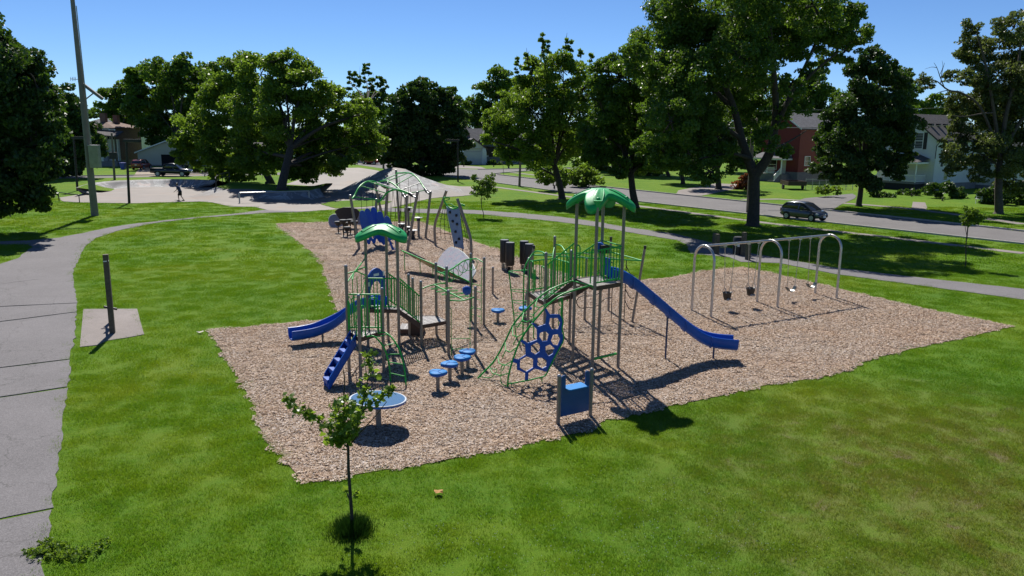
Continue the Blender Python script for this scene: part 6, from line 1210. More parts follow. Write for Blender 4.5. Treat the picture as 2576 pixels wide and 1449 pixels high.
# bits lying on the lawn
for lb, nm, x, y, col in [('crumpled pale paper lying on the grass at the left corner of the chips', 'paper_scrap', 782, 1298, (.6, .55, .42)), ('curled dry brown leaf on the lawn right of the sapling', 'dry_leaf', 1716, 1925, (.38, .2, .06))]:
    p = g(x, y, .05); mb = MB(); n = 9; rr2 = random.Random(x)
    ringp = [p+Vector((.13*math.cos(2*math.pi*k/n)*rr2.uniform(.5, 1.2), .09*math.sin(2*math.pi*k/n)*rr2.uniform(.5, 1.2), rr2.uniform(0, .06))) for k in range(n)]; mb.add(ringp+[p+UPV*.02], [(k, (k+1) % n, n) for k in range(n)]); o = mb.build(nm, simple(nm, col, .8, 0, .3, 30), None, tuple(p)); tag(o, lb, 'litter' if 'paper' in nm else 'leaf')

# ============================================================ THE SKATER
def person(at_, face):
    root = thing('person', 'person in a dark cap, navy shirt and black shorts stepping forward in the skate bowl', 'person', tuple(at_))
    # joints, facing +x: x forward, y left, z up
    J = {'pel': (0, 0, .93), 'belly': (.05, 0, 1.08), 'chest': (.14, 0, 1.30), 'neck': (.22, 0, 1.48), 'chin': (.26, 0, 1.56), 'head': (.29, 0, 1.66), 'crown': (.28, 0, 1.74),
         'lsh': (.16, .19, 1.42), 'lel': (.20, .25, 1.14), 'lwr': (.40, .22, .98), 'lha': (.47, .21, .93), 'rsh': (.16, -.19, 1.42), 'rel': (.10, -.26, 1.15), 'rwr': (.30, -.24, .96), 'rha': (.37, -.23, .90),
         'lhip': (0, .1, .90), 'lkn': (.16, .11, .50), 'lan': (.12, .11, .09), 'ltoe': (.28, .12, .045), 'rhip': (0, -.1, .90), 'rkn': (-.02, -.11, .48), 'ran': (-.27, -.11, .10), 'rtoe': (-.12, -.13, .045)}
    Rr = {'pel': .13, 'belly': .12, 'chest': .14, 'neck': .058, 'chin': .07, 'head': .095, 'crown': .07, 'lsh': .062, 'rsh': .062, 'lel': .042, 'rel': .042, 'lwr': .03, 'rwr': .03, 'lha': .034, 'rha': .034, 'lhip': .095, 'rhip': .095, 'lkn': .058, 'rkn': .058, 'lan': .04, 'ran': .04, 'ltoe': .04, 'rtoe': .04}
    E_ = [('pel', 'belly'), ('belly', 'chest'), ('chest', 'neck'), ('neck', 'chin'), ('chin', 'head'), ('head', 'crown'), ('chest', 'lsh'), ('lsh', 'lel'), ('lel', 'lwr'), ('lwr', 'lha'), ('chest', 'rsh'), ('rsh', 'rel'), ('rel', 'rwr'), ('rwr', 'rha'), ('pel', 'lhip'), ('lhip', 'lkn'), ('lkn', 'lan'), ('lan', 'ltoe'), ('pel', 'rhip'), ('rhip', 'rkn'), ('rkn', 'ran'), ('ran', 'rtoe')]
    for side in ('l', 'r'):
        s_ = 1 if side == 'l' else -1; hx, hy, hz = J[side+'ha']
        for k in range(4): J[f'{side}f{k}'] = (hx+.045, hy+(k-1.5)*.022, hz-.035); J[f'{side}t{k}'] = (hx+.075+.01*(k in (1, 2)), hy+(k-1.5)*.024, hz-.075); Rr[f'{side}f{k}'] = Rr[f'{side}t{k}'] = .009; E_ += [(side+'ha', f'{side}f{k}'), (f'{side}f{k}', f'{side}t{k}')]
        J[side+'th'] = (hx+.03, hy-s_*.05, hz-.02); Rr[side+'th'] = .01; E_.append((side+'ha', side+'th'))
    keys = list(J); me = bpy.data.meshes.new('body'); me.from_pydata([J[k] for k in keys], [(keys.index(a), keys.index(b)) for a, b in E_], []); me.materials.append(M['skin']); o = bpy.data.objects.new('body', me); COL.objects.link(o); o.parent = root
    md = o.modifiers.new('skin', 'SKIN'); md.use_smooth_shade = True
    for i, k in enumerate(keys): v = me.skin_vertices[0].data[i]; v.radius = (Rr[k], Rr[k]); v.use_root = (k == 'pel')
    o.modifiers.new('sub', 'SUBSURF').render_levels = 1
    def P_(k): return Vector(J[k])+Vector(at_)
    def tube(name, ks, rr3, mat): return MB().tube([P_(k) if isinstance(k, str) else Vector(k)+Vector(at_) for k in ks], rr3, 12).build(name, mat, root)
    sh = tube('shirt', [(0, 0, .88), 'pel', 'belly', 'chest', (.2, 0, 1.44), (.215, 0, 1.49)], [.165, .16, .152, .178, .12, .07], M['navycloth'])
    for s_ in 'lr': MB().tube([P_('chest')+Vector((.01, .1 if s_ == 'l' else -.1, .1)), P_(s_+'sh'), P_(s_+'sh').lerp(P_(s_+'el'), .7)], [.09, .085, .075], 10).build('sleeve', M['navycloth'], sh)
    st = tube('shorts', [(0, 0, .99), (0, 0, .86)], [.165, .175], M['blackcloth'])
    for s_ in 'lr': MB().tube([P_(s_+'hip')+UPV*.04, P_(s_+'hip').lerp(P_(s_+'kn'), .5), P_(s_+'hip').lerp(P_(s_+'kn'), .85)], [.12, .105, .1], 10).build('short_leg', M['blackcloth'], st)
    hd2 = P_('head'); MB().lathe(hd2+Vector((-.01, 0, .0)), [(.1, -.02), (.112, .03), (.10, .08), (.05, .115), (.01, .12)], 14).build('cap', M['black'], root); MB().slab3([hd2+Vector((.06, -.07, .02)), hd2+Vector((.19, -.05, .0)), hd2+Vector((.19, .05, .0)), hd2+Vector((.06, .07, .02))], (0, 0, .015)).build('cap_peak', M['black'], root)
    MB().lathe(hd2+Vector((-.04, 0, -.06)), [(.06, -.03), (.085, .02), (.08, .06)], 10).build('hair', M['hair'], root)
    for s_ in (-1, 1): MB().lathe(hd2+Vector((.088, s_*.035, -.01)), [(.006, -.008), (.012, 0), (.006, .008)], 6).build('eye', M['black'], root); MB().lathe(hd2+Vector((0, s_*.098, -.02)), [(.01, -.03), (.02, 0), (.01, .03)], 6).build('ear', M['skin'], root)
    MB().lathe(hd2+Vector((.1, 0, -.035)), [(.018, -.02), (.012, .01), (.004, .03)], 6).build('nose', M['skin'], root)
    for s_ in 'lr': MB().tube([P_(s_+'an')+Vector((-.07, 0, -.04)), P_(s_+'an')+Vector((.03, 0, -.03)), P_(s_+'toe')+Vector((.02, 0, 0))], [.05, .058, .045], 10).build('shoe', M['black'], root)
    root.rotation_euler.z = face; return root
sk = g(706, 785, .03); person(sk, math.pi)
q = sk+Vector((-.2, 0, 0)); sb2 = thing('skateboard', 'black skateboard under the front foot of the skater', 'skateboard', tuple(q)); MB().slab3([q+Vector((x, y, .035+(.05 if abs(x) > .33 else 0))) for x, y in ((-.4, -.08), (.4, -.08), (.4, .08), (-.4, .08))], (0, 0, .012)).build('board', M['black'], sb2)
for x in (-.25, .25):
    for y in (-.08, .08): MB().tube([q+Vector((x, y-.02, .02)), q+Vector((x, y+.02, .02))], .022, 8).build('wheel', M['white'], sb2)
# ============================================================ TREES
TR_ = np.random.default_rng(77)
def leaves_mesh(name, lobes, size, mat, dens, seed, flat=.55, up=.55, gap=.0):
    """lobes: (centre xyz, rx, rz). Leaf-sized faces in clumps over and through every lobe"""
    r = np.random.default_rng(seed); C_, T_ = [], []
    for (c, rx, rz) in lobes:
        nq = max(160, int(dens*DENS*rx*rz/(size*size))); ncl = max(7, int(5+3.2*(rx/size)**.85)); ncl = min(ncl, 70)
        d = r.normal(size=(ncl, 3)); d /= np.linalg.norm(d, axis=1)[:, None]; rad = r.uniform(.35, 1.0, ncl)**.55
        cc = d*rad[:, None]*np.array([rx, rx, rz])*.92; cr = r.uniform(.20, .40, ncl)*min(rx, rz)*1.0+size*.6; w = cr**2; w /= w.sum()
        cnt = r.multinomial(nq, w); ct = r.beta(2, 2.2, ncl)
        for k in range(ncl):
            m = cnt[k]
            if m == 0: continue
            q = r.normal(size=(m, 3)); q /= np.linalg.norm(q, axis=1)[:, None]+1e-9; q *= (r.uniform(.15, 1, m)**.45)[:, None]*cr[k]; q[:, 2] *= flat
            q[:, 2] -= (q[:, 0]**2+q[:, 1]**2)/max(cr[k], .01)*.18
            C_.append(q+cc[k]+np.array(c)); T_.append(np.clip(ct[k]*.75+r.uniform(0, .35, m)-.05, 0, 1))
    C_ = np.concatenate(C_); T_ = np.concatenate(T_); n = len(C_)
    nr = r.normal(size=(n, 3)); nr[:, 2] = nr[:, 2]*.7+up; nr /= np.linalg.norm(nr, axis=1)[:, None]; a = r.normal(size=(n, 3)); u = np.cross(nr, a); u /= np.linalg.norm(u, axis=1)[:, None]+1e-9; w = np.cross(nr, u)
    s = size*r.uniform(.55, 1.15, n)[:, None]
    droop = np.array([0, 0, -1])*s*.12
    v = np.stack([C_-u*s*.62, C_+w*s*.40+droop, C_+u*s*.62, C_-w*s*.40+droop], 1); return raw_mesh(name, v.reshape(-1, 3), 4, np.repeat(T_, 4), mat), n
TOTAL = [0]; DENS = 24.0
def tree(name, label, base, Y, lobes, mat, trunk, leaf=None, dens=2.2, group=None, fork=.3, z0=0.0, cat='tree', bark=None, limbs=None, depthk=.55, seed=None, two=None, up=.55, lean=None, nolimb=False):
    """lobes are sightings (x, y, rx[, ry]) of the crown's masses, set out around the distance Y"""
    seed = seed or int(abs(base[0]*7+base[1]*3)) % 9999+1; rr = random.Random(seed); b = Vector((base[0], base[1], z0)); r = thing(name, label, cat, tuple(b), group); L = []
    pxm = Y/(FPX*KS)*1.14
    cx = sum(l[0] for l in lobes)/len(lobes); spread = max(abs(l[0]-cx) for l in lobes)*pxm+.1
    for l in lobes:
        rx = l[2]*pxm; rz = (l[3] if len(l) > 3 else l[2])*pxm; off = rr.uniform(-1, 1)*max(.5, math.sqrt(max(0, 1-(abs(l[0]-cx)*pxm/spread)**2)))*spread*depthk
        p = dep(l[0], l[1], Y+off); p.z = max(p.z, z0+rz*.5); L.append((p, rx*(Y+off)/Y, rz*(Y+off)/Y))
    size = leaf or max(.11, 2.9*Y/775)
    me, n = leaves_mesh('crown', [(tuple(p-b), rx, rz) for p, rx, rz in L], size, mat, dens, seed, up=up); TOTAL[0] += n
    o = bpy.data.objects.new('crown', me); COL.objects.link(o); o.parent = r
    top = max(p.z+rz*.3 for p, rx, rz in L); ctrx = sum(p.x*rx for p, rx, _ in L)/sum(rx for _, rx, _ in L); ctry = sum(p.y*rx for p, rx, _ in L)/sum(rx for _, rx, _ in L)
    bk = bark or M['bark']; zf = z0+(top-z0)*fork; tp_ = Vector((b.x+(ctrx-b.x)*.35, b.y+(ctry-b.y)*.35, zf)) if lean is None else Vector(lean)
    mb = MB(); pts = bez([b-UPV*.1, b+UPV*.35, b.lerp(tp_, .5)+Vector((rr.uniform(-.1, .1), rr.uniform(-.1, .1), 0)), tp_], 5); rad = [trunk*(1.45 if i == 0 else 1.2 if i < 4 else 1.0)*(1-.35*i/len(pts)) for i in range(len(pts))]
    mb.tube(pts, rad, 12); tk = mb.build('trunk', bk, r)
    lm = MB(); paths = limbs or []
    if not limbs:
        idx = sorted(range(len(L)), key=lambda i: -L[i][1])[:max(3, int(len(L)*.75))]
        for i in idx:
            p = L[i][0]; h = rr.uniform(.55, 1); s = b.lerp(tp_, h) if p.z < zf+1 else tp_; m = s.lerp(p, .5)+Vector((rr.uniform(-.4, .4), rr.uniform(-.4, .4), abs(p.z-s.z)*.12)); paths.append(([s, m, p], trunk*rr.uniform(.28, .5)))
    if not nolimb:
        for pth, r0 in paths: q = bez(pth, 5); lm.tube(q, [r0*(1-.8*k/len(q)) for k in range(len(q))], 7)
        for p, rx, rz in L:                                    # finer branches through each mass
            for _ in range(3):
                d = Vector((rr.gauss(0, 1), rr.gauss(0, 1), rr.gauss(.4, .7))).normalized(); e = p+Vector((d.x*rx, d.y*rx, d.z*rz))*.85; lm.tube(bez([p-d*rx*.3, p.lerp(e, .5)+Vector((0, 0, rz*.1)), e], 3), [trunk*.14, trunk*.1, trunk*.08, trunk*.06, trunk*.05, trunk*.04, trunk*.02][:7], 5, cap=False)
        if lm.v: lm.build('limbs', bk, r)
    return r
def gb_(x, y, z=0): p = g(x, y, z); return (p.x, p.y)
GT = 'park and street trees'
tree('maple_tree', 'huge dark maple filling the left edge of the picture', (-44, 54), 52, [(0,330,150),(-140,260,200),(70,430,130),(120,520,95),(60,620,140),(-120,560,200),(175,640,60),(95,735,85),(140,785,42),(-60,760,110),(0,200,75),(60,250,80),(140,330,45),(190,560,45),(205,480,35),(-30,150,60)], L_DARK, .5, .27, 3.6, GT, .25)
tree('maple_tree', 'dark drooping tree behind the tall leaning floodlight pole', gb_(213, 690), 112, [(270,440,75),(215,540,100),(325,510,55),(380,555,36),(376,592,26),(300,590,55),(190,420,70),(245,380,45),(150,600,60),(250,640,50),(240,480,80),(180,500,90),(340,560,45)], L_DARK, .4, .5, 3.4, GT, .3)
tree('broad_tree', 'far rounded tree left of the twin trunked tree, pale top', gb_(470, 640), 165, [(430,395,50),(510,365,50),(555,420,50),(470,450,55),(400,430,30),(520,470,60)], L_MID, .4, None, 2.6, GT)
tree('broad_tree', 'tall green tree behind the beige garage', gb_(700, 655), 152, [(520,290,32),(560,320,65),(640,300,70),(740,290,75),(820,300,55),(600,420,85),(700,420,100),(820,420,85),(650,520,75),(760,540,80),(540,380,50),(870,350,60)], L_MID, .5, None, 2.6, GT)
tree('locust_tree', 'front tree of the twin trunked pair, wide yellow green crown', gb_(1101, 742, .8), 92, [(1020,295,85),(1110,275,75),(1200,330,85),(1000,430,110),(1130,430,115),(1260,430,95),(1350,520,90),(1435,560,55),(1400,450,62),(1270,580,92),(1130,590,100),(1010,590,90),(1350,615,50),(1488,560,28),(1070,240,35),(1440,500,45),(1180,650,60),(1300,640,40)], L_LIGHT, .55, .33, 2.5, GT, .3, z0=.8, limbs=None)
tree('locust_tree', 'rear tree of the twin trunked pair, crown spreading left over the bowl', gb_(1056, 715, .5), 103, [(930,295,80),(960,250,45),(830,420,85),(760,520,78),(715,590,42),(880,560,100),(950,430,100),(880,360,70),(880,650,55),(830,680,26),(790,610,50),(960,640,60),(700,540,30)], L_LIGHT, .5, .36, 2.4, GT, .3, z0=.4)
tree('poplar_tree', 'distant poplar with upright spiky branches right of the twin trunked tree', gb_(1440, 640), 190, [(x, y, 8, 44) for x, y in [(1365,322),(1385,312),(1405,302),(1424,292),(1440,296),(1456,322),(1474,342),(1490,334),(1504,348)]]+[(1430,400,62,55),(1490,415,38,45),(1440,470,60,60),(1395,430,40,50)], L_MID, .4, .55, 2.4, GT, .6)
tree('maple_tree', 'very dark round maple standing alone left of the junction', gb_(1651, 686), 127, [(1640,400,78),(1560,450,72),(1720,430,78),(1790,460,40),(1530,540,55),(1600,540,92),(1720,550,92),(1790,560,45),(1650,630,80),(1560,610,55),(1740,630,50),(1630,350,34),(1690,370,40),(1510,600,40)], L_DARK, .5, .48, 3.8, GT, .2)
tree('broad_tree', 'far tree behind the bungalow with sky to its left', gb_(1950, 632), 200, [(1950,312,45),(1900,380,55),(2000,350,55),(1880,450,55),(1960,440,65),(1850,480,30),(1935,280,22),(1850,400,26)], L_MID, .5, None, 2.4, GT)
tree('broad_tree', 'small tree top peeping over the dark round maple', gb_(1780, 638), 185, [(1770,362,16,30),(1795,420,35),(1765,400,28),(1790,480,40)], L_MID, .4, None, 2.4, GT)
t8 = tree('silver_maple', 'light green tree with upright top shoots and forked trunk beside the road', gb_(2194, 776), 84, [(2060,235,10,55),(2118,185,10,55),(2142,200,9,50),(2210,180,9,55),(2232,200,9,50),(2085,262,12,40),(2020,250,8,40),(2268,225,8,38),(2310,235,8,36),(2100,300,70),(2200,285,80),(2285,340,55),(2030,370,70),(1970,450,72),(1930,520,46),(1900,545,20),(2000,560,66),(2100,450,100),(2220,430,100),(2080,590,72),(1990,615,34),(2180,560,80),(2255,540,60)], L_LIGHT, .42, .26, 2.3, GT, .22)
tree('leafy_shrub', 'bushy light green growth round the foot of the forked tree', gb_(2165, 735), 96, [(2150,670,44),(2120,690,30),(2200,690,36)], L_LIGHT, .1, .3, 2.2, 'shrubs and low bushes', .3, cat='shrub', nolimb=True)
tree('leafy_shrub', 'second bushy growth right of the forked tree trunk', gb_(2285, 728), 104, [(2270,680,44),(2320,695,34),(2240,700,28)], L_LIGHT, .1, .32, 2.2, 'shrubs and low bushes', .3, cat='shrub', nolimb=True)
tree('maple_tree', 'dark dense tree between the forked tree and the biggest tree', gb_(2480, 812), 75, [(2380,285,60),(2440,320,85),(2510,300,80),(2345,410,80),(2460,460,100),(2555,430,80),(2380,540,80),(2470,600,85),(2330,590,50),(2550,600,70),(2300,510,45),(2340,330,40),(2420,650,40)], L_MID, .42, .26, 3.0, GT, .25)
b10 = g(2940, 882); Y10 = b10.y
def d10(x, y, o=0): return dep(x, y, Y10+o)
F10 = d10(2948, 655)
L10 = [([F10-UPV*.6, d10(2900,560,.5), d10(2865,420,1), d10(2800,250,1), d10(2740,60,0)], .42), ([F10-UPV*.6, d10(3005,600,-.3), d10(3030,450,0), d10(3020,250,-1), d10(2990,-60,0)], .45), ([d10(3022,520), d10(3080,400,-1), d10(3170,290,-1.5), d10(3280,200,-2)], .22), ([d10(3026,480), d10(3110,330,1), d10(3190,160,2), d10(3240,60,2)], .2), ([d10(2868,430,1), d10(2760,330,2), d10(2640,280,3), d10(2560,200,2)], .22), ([d10(2890,540,.5), d10(2800,480,-1), d10(2680,450,-2), d10(2590,480,-2)], .2), ([d10(2930,620), d10(2850,600,-2), d10(2730,620,-3)], .16), ([d10(3010,580), d10(3070,560,2), d10(3150,510,3)], .14), ([d10(2840,340,1), d10(2880,200,-1), d10(2900,60,-1)], .2)]
tree('silver_maple', 'biggest tree with a thick forked trunk, crown reaching past the top of the picture', (b10.x, b10.y), Y10, [(2490,225,62),(2560,165,85),(2600,55,90),(2700,20,105),(2640,200,105),(2740,150,115),(2850,70,130),(2950,-50,130),(3060,30,120),(3180,30,100),(3265,80,85),(3340,130,55),(3385,140,24),(3300,200,50),(3080,180,80),(2900,220,110),(3190,130,70),(2700,320,115),(2580,330,75),(2560,450,65),(2515,560,40),(2620,480,95),(2720,470,95),(2800,390,105),(2600,610,68),(2690,600,85),(2790,560,75),(2990,340,60),(3090,330,42),(3160,280,36),(3230,235,34),(3050,450,42),(2990,540,45),(3075,590,32),(2770,670,48),(2860,640,36),(3320,60,50),(3130,420,36),(2660,380,90),(2760,430,80),(2860,300,90),(2960,460,60),(2940,130,110),(3100,110,90),(2560,270,70)], L_MID, .58, .21, 2.0, GT, .3, limbs=L10, lean=tuple(F10), depthk=.6)
tree('street_tree', 'dark trunked street tree beyond the road left of the red house', gb_(2806, 739), 102, [(2750,610,62),(2850,560,70),(2800,510,75),(2900,600,45),(2700,560,60)], L_DARK, .45, .36, 2.6, GT, .3)
tree('street_tree', 'slim dark tree beyond the road left of the low driveway', gb_(2667, 719), 114, [(2640,560,80),(2700,500,75),(2610,480,70),(2650,620,50)], L_DARK, .35, .4, 2.6, GT, .3)
tree('street_tree', 'shaded tree farther back behind the dark dense tree', gb_(2610, 690), 135, [(2560,520,90),(2480,480,90),(2620,440,90),(2520,610,70),(2430,560,80)], L_DARK, .35, .48, 2.6, GT, .3)
for k, (x, y, lo, lb) in enumerate([(2400, 680, [(2330,520,90),(2420,460,100),(2380,590,80),(2300,610,60)], 'background tree behind the forked tree, in shade'), (2900, 660, [(2860,470,110),(2980,430,100),(2930,560,80),(3050,500,70)], 'background tree behind the biggest trunk'), (3160, 650, [(3120,440,80),(3220,400,90),(3180,330,60),(3260,480,70),(3080,380,60)], 'background tree above the red house roof')]): tree('broad_tree', lb, gb_(x, y), 150, lo, L_MID, .4, None, 2.3, GT)
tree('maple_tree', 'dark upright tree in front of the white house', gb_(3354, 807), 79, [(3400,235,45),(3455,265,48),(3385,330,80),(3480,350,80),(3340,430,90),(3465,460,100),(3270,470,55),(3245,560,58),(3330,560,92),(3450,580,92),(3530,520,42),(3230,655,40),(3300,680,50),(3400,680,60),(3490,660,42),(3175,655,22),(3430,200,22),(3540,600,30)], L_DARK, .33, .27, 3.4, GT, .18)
tree('poplar_tree', 'pointed green tree just right of the dark upright tree', gb_(3540, 700), 122, [(3520,340,36,60),(3545,380,40,70),(3500,300,22,40),(3550,300,14,36),(3530,460,45,50)], L_MID, .3, .4, 2.4, GT, .3)
for k, (x, lo, lb) in enumerate([(3620, [(3590,420,40),(3640,405,40),(3560,440,34)], 'far tree over the left part of the white house roof'), (3720, [(3700,435,40),(3750,425,45),(3680,455,30)], 'far tree over the middle of the white house roof'), (3900, [(3860,400,60),(3940,380,60),(4000,420,60)], 'far tree behind the honey locust')]): tree('broad_tree', lb, gb_(x, 640), 215, lo, L_MID, .4, None, 2.2, GT)
b13 = g(3900, 835); d13 = lambda x, y, o=0: dep(x, y, b13.y+o)
L13 = [([d13(3905,640), d13(3930,450), d13(3975,280), d13(3990,120)], .26), ([d13(3908,620), d13(3880,420), d13(3850,250), d13(3815,130)], .2), ([d13(3890,560), d13(3830,420), d13(3760,365), d13(3705,352), d13(3660,318), d13(3625,308)], .13), ([d13(3690,345), d13(3672,300), d13(3660,265), d13(3648,245)], .05), ([d13(3675,325), d13(3680,280), d13(3690,245)], .045), ([d13(3705,352), d13(3670,360), d13(3648,372)], .05), ([d13(3915,600), d13(3990,470), d13(4060,400)], .2), ([d13(3890,640), d13(3830,600), d13(3760,560)], .1), ([d13(3880,440), d13(3830,445), d13(3770,455), d13(3720,452)], .1), ([d13(3660,265), d13(3640,262), d13(3612,270)], .03), ([d13(3672,290), d13(3683,262), d13(3680,236)], .03)]
tree('honey_locust', 'tall airy olive green tree at the right edge with one bare branch', (b13.x, b13.y), b13.y, [(3792,105,34),(3805,185,55),(3870,215,60),(3960,100,55),(4020,150,70),(3900,320,75),(3990,290,85),(3770,170,26),(3770,300,30),(3600,310,24),(3625,330,20),(3720,300,26),(3740,395,40),(3820,420,75),(3920,450,95),(4020,450,100),(3755,520,45),(3720,600,38),(3800,600,60),(3900,600,80),(4000,600,90),(3728,655,28),(3830,680,40),(4060,300,80),(3830,330,34),(3700,560,24),(3960,700,60),(3740,470,30),(4080,60,60)], L_OLIVE, .42, .23, 1.9, GT, .3, limbs=L13, lean=tuple(d13(3903, 640)), bark=M['barklite'], up=.4)
# saplings
def sapling(name, label, px, py, tx, ty, lobes, mat, Y=None):
    b = g(px, py); return tree(name, label, (b.x, b.y), b.y, lobes, mat, .035, .15 if b.y > 60 else .1, 1.2, 'young planted trees', .75, lean=tuple(dep(tx, ty, b.y)))
sapling('young_tree', 'thin young tree with a sparse crown between the path and the road', 1888, 848, 1880, 762, [(1885,722,34,30),(1905,712,28,26),(1860,745,20),(1922,735,20),(1895,755,20),(1850,690,8,12),(1915,690,16)], L_MID)
sapling('young_tree', 'thin young tree with a bushy yellow green crown near the road at right', 3770, 1042, 3782, 872, [(3785,825,26,20),(3815,838,24,20),(3770,845,20),(3800,860,22,16),(3780,870,18,14),(3830,852,14)], L_LIGHT)
for lb, x, y, Y, lo, m in [('rust coloured bush beside the red house porch', 2905, 738, 103, [(2900,705,30,34),(2925,695,20),(2880,720,18)], L_RED), ('pale green leafy bed behind the wire fence', 3235, 757, 91, [(3210,742,22,14),(3240,738,24,16),(3270,742,20,13)], L_LIGHT), ('dark shrub by the steps of the white house', 3430, 772, 92, [(3410,752,20,18),(3440,765,16,12),(3475,768,16,10)], L_DARK), ('dark shrub under the porch railing of the white house', 3560, 768, 96, [(3530,760,22,14),(3570,752,24,18),(3610,755,22,20)], L_DARK), ('dark hedge at the corner of the white house', 3680, 785, 92, [(3650,745,30,34),(3700,750,34,36),(3745,765,26,26)], L_DARK), ('dark bushes under the honey locust', 3900, 810, 84, [(3850,770,40,30),(3900,760,44,36),(3960,770,50,40),(4020,770,50,44)], L_DARK), ('low round shrub in front of the bungalow porch', 1812, 652, 166, [(1805,640,16,14),(1825,643,14,12)], L_DARK), ('low shrub beside the dark bungalow door', 1928, 652, 168, [(1920,642,16,12),(1945,644,12,9)], L_DARK), ('dark bushes beside the parked navy pickup', 800, 690, 128, [(770,670,20,22),(820,660,40,34),(870,650,40,40)], L_DARK), ('dark hedge on the far verge under the twin tree', 1000, 672, 142, [(960,650,30,24),(1030,650,40,24),(1100,652,40,20),(1180,655,30,16)], L_DARK)]:
    tree('leafy_shrub', lb, gb_(x, y), Y, lo, m, .06, max(.16, 2.6*Y/775), 2.2, 'shrubs and low bushes', .3, cat='shrub', nolimb=True)
# far wood along the horizon: reads as one mass
fl = []; rr9 = random.Random(3)
for k in range(120):
    x = -500+k*42+rr9.uniform(-15, 15); Y = rr9.uniform(270, 330); p = dep(x, 520, Y); h = rr9.uniform(5, 9); fl.append(((p.x, p.y, h*.55), rr9.uniform(6, 9), h*.62))
me, n = leaves_mesh('far_wood', fl, 1.5, L_MID, 1.6, 5); o = bpy.data.objects.new('far_wood', me); COL.objects.link(o); o['kind'] = 'stuff'
# ============================================================ MAPLE SAPLING IN THE FOREGROUND
sb0 = g(1376, 2074); YS = sb0.y
def dS(x, y, o=0): return dep(1000+x/1.811, 1450+y/1.811, YS+o)
sap = thing('maple_sapling', 'young maple sapling with a thin dark trunk in the foreground lawn', 'tree', tuple(sb0), None)
trk = bez([sb0-UPV*.05, dS(680, 1060), dS(668, 880), dS(655, 700), dS(652, 545), dS(645, 470), dS(632, 380), dS(622, 260), dS(622, 150)], 5)
MB().tube(trk, [.034*(1-.78*k/len(trk))+.003 for k in range(len(trk))], 8).build('trunk', M['bark'], sap)
BR = [[dS(640, 500), dS(560, 420, .1), dS(480, 365, .2), dS(380, 300, .25), dS(290, 250, .3), dS(205, 165, .3)], [dS(652, 520), dS(690, 400, .3), dS(740, 280, .5), dS(770, 180, .6), dS(790, 60, .65), dS(805, -60, .7), dS(800, -110, .7)], [dS(700, 380, .3), dS(770, 270, .3), dS(850, 200, .2), dS(930, 140, .1), dS(962, 118, .1)], [dS(660, 528), dS(740, 430, -.2), dS(830, 335, -.3), dS(925, 215, -.4)], [dS(648, 540), dS(600, 500, -.2), dS(540, 470, -.25), dS(500, 440, -.3)], [dS(630, 380), dS(590, 300, -.2), dS(575, 230, -.25)], [dS(622, 150), dS(628, 60), dS(615, -20)], [dS(660, 910), dS(690, 880, -.05), dS(725, 840, -.1)], [dS(658, 900), dS(640, 850, .05), dS(630, 815, .05)]]
for q in BR: qq = bez(q, 5); MB().tube(qq, [.013*(1-.75*k/len(qq))+.002 for k in range(len(qq))], 6).build('branch', M['bark'], sap)
# one lobed maple leaf, shared by every leaf
_o = [(0, -.5), (.10, -.42), (.34, -.40), (.30, -.22), (.52, -.02), (.30, .06), (.34, .22), (.14, .20), (.16, .36), (0, .56)]
def leaf_piece(seed, mat):
    r = random.Random(seed); pts = [(x, y) for x, y in _o]+[(-x, y) for x, y in _o[::-1][1:-1]]; v = [(x, y, -.22*abs(x)**1.5-.10*(y+.1)**2+r.uniform(-.02, .02)) for x, y in pts]+[(0, 0, .03)]; n = len(pts)
    me = bpy.data.meshes.new('leaf'); me.from_pydata(v, [], [(i, (i+1) % n, n) for i in range(n)]); at = me.attributes.new('tint', 'FLOAT', 'POINT'); at.data.foreach_set('value', [r.uniform(.1, 1)]*len(v)); me.materials.append(mat); me.update(); return me
LM = [leaf_piece(k, L_SAP) for k in range(8)]
rl = random.Random(12); spots = []
def along(q, f0, f1, n, spread):
    for _ in range(n): f = rl.uniform(f0, f1); p = frac(bez(q, 5), f); spots.append(p+Vector((rl.gauss(0, spread), rl.gauss(0, spread), rl.gauss(-.02, spread))))
along(BR[0], .28, 1, 95, .055); along(BR[1], .18, 1, 120, .075); along(BR[2], .35, 1, 60, .055); along(BR[4], .2, 1, 26, .06); along(BR[5], .1, 1, 30, .08); along(BR[7], .4, 1, 7, .03); along(BR[8], .4, 1, 6, .03)
for _ in range(300):
    a, b_ = rl.uniform(0, 6.283), math.sqrt(rl.random()); x, y = 630+108*b_*math.cos(a), 345+165*b_*math.sin(a)
    spots.append(dS(x, y, rl.gauss(0, .22)))
for _ in range(60): spots.append(dS(rl.gauss(570, 35), rl.gauss(470, 35), rl.gauss(-.1, .15)))
rl.shuffle(spots); rest = MB(); rest_t = []
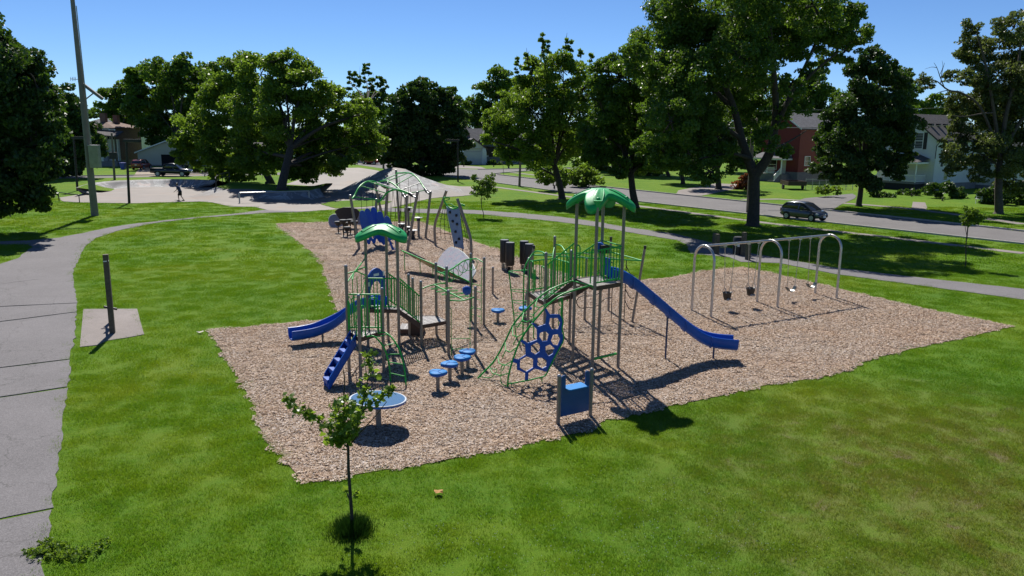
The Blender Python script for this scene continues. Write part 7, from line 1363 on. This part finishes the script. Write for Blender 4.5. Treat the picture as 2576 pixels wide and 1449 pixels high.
for i, p in enumerate(spots):
    s = rl.uniform(.085, .145); rot = (rl.gauss(.55, .5), rl.gauss(0, .5), rl.uniform(0, 6.283))
    if i < 300:
        o = bpy.data.objects.new('leaf', LM[i % 8]); COL.objects.link(o); o.parent = sap; o.location = p-sb0; o.rotation_euler = rot; o.scale = (s, s, s)
    else:
        from mathutils import Euler
        m_ = Euler(rot).to_matrix(); src = LM[i % 8]; base_i = len(rest.v); rest.add([p+(m_ @ (v.co*s)) for v in src.vertices], [tuple(f.vertices) for f in src.polygons]); rest_t += [rl.uniform(.1, 1)]*len(src.vertices)
fo = rest.build('foliage', L_SAP, sap); at = fo.data.attributes.new('tint', 'FLOAT', 'POINT'); at.data.foreach_set('value', rest_t); fo['kind'] = 'stuff'
# uncut grass round the foot of the sapling, and a low weed patch by the path
def tuft(name, label, c, n, rad, h0, h1, w, seed, cat='grass tuft'):
    r = np.random.default_rng(seed); a = r.uniform(0, 6.283, n); q = rad*np.abs(r.normal(0, .5, n)); bx, by = q*np.cos(a), q*np.sin(a)*1.1; h = r.uniform(h0, h1, n)*np.exp(-(q/rad)**2*.8); th = r.uniform(0, 6.283, n); le = r.uniform(.05, .6, n)*h
    dx, dy = np.cos(th)*w/2, np.sin(th)*w/2; v = np.zeros((n, 3, 3)); v[:, 0] = np.c_[bx-dx, by-dy, np.zeros(n)]; v[:, 1] = np.c_[bx+dx, by+dy, np.zeros(n)]; v[:, 2] = np.c_[bx+le*np.cos(a), by+le*np.sin(a), h]
    me = raw_mesh(name, v.reshape(-1, 3), 3, np.repeat(r.uniform(0, 1, n), 3), leaf_mat('tuft_blades', (.012, .045, .006), (.035, .095, .012), (.03, .08, .008), .2)); o = bpy.data.objects.new(name, me); COL.objects.link(o); o.location = c; tag(o, label, cat); return o
tuft('grass_tuft', 'long dark uncut grass round the foot of the maple sapling', tuple(sb0), 3200, .42, .10, .36, .012, 3)
wm, n = leaves_mesh('weed_patch', [((rl.uniform(-.55, .55), rl.uniform(-.3, .3), .07), .2, .06) for _ in range(14)], .045, L_LIGHT, .12, 8); o = bpy.data.objects.new('weed_patch', wm); COL.objects.link(o); o.location = tuple(g(248, 2165)); tag(o, 'low broad leaved weed patch on the lawn beside the path', 'weed')
print('leaf faces', TOTAL)
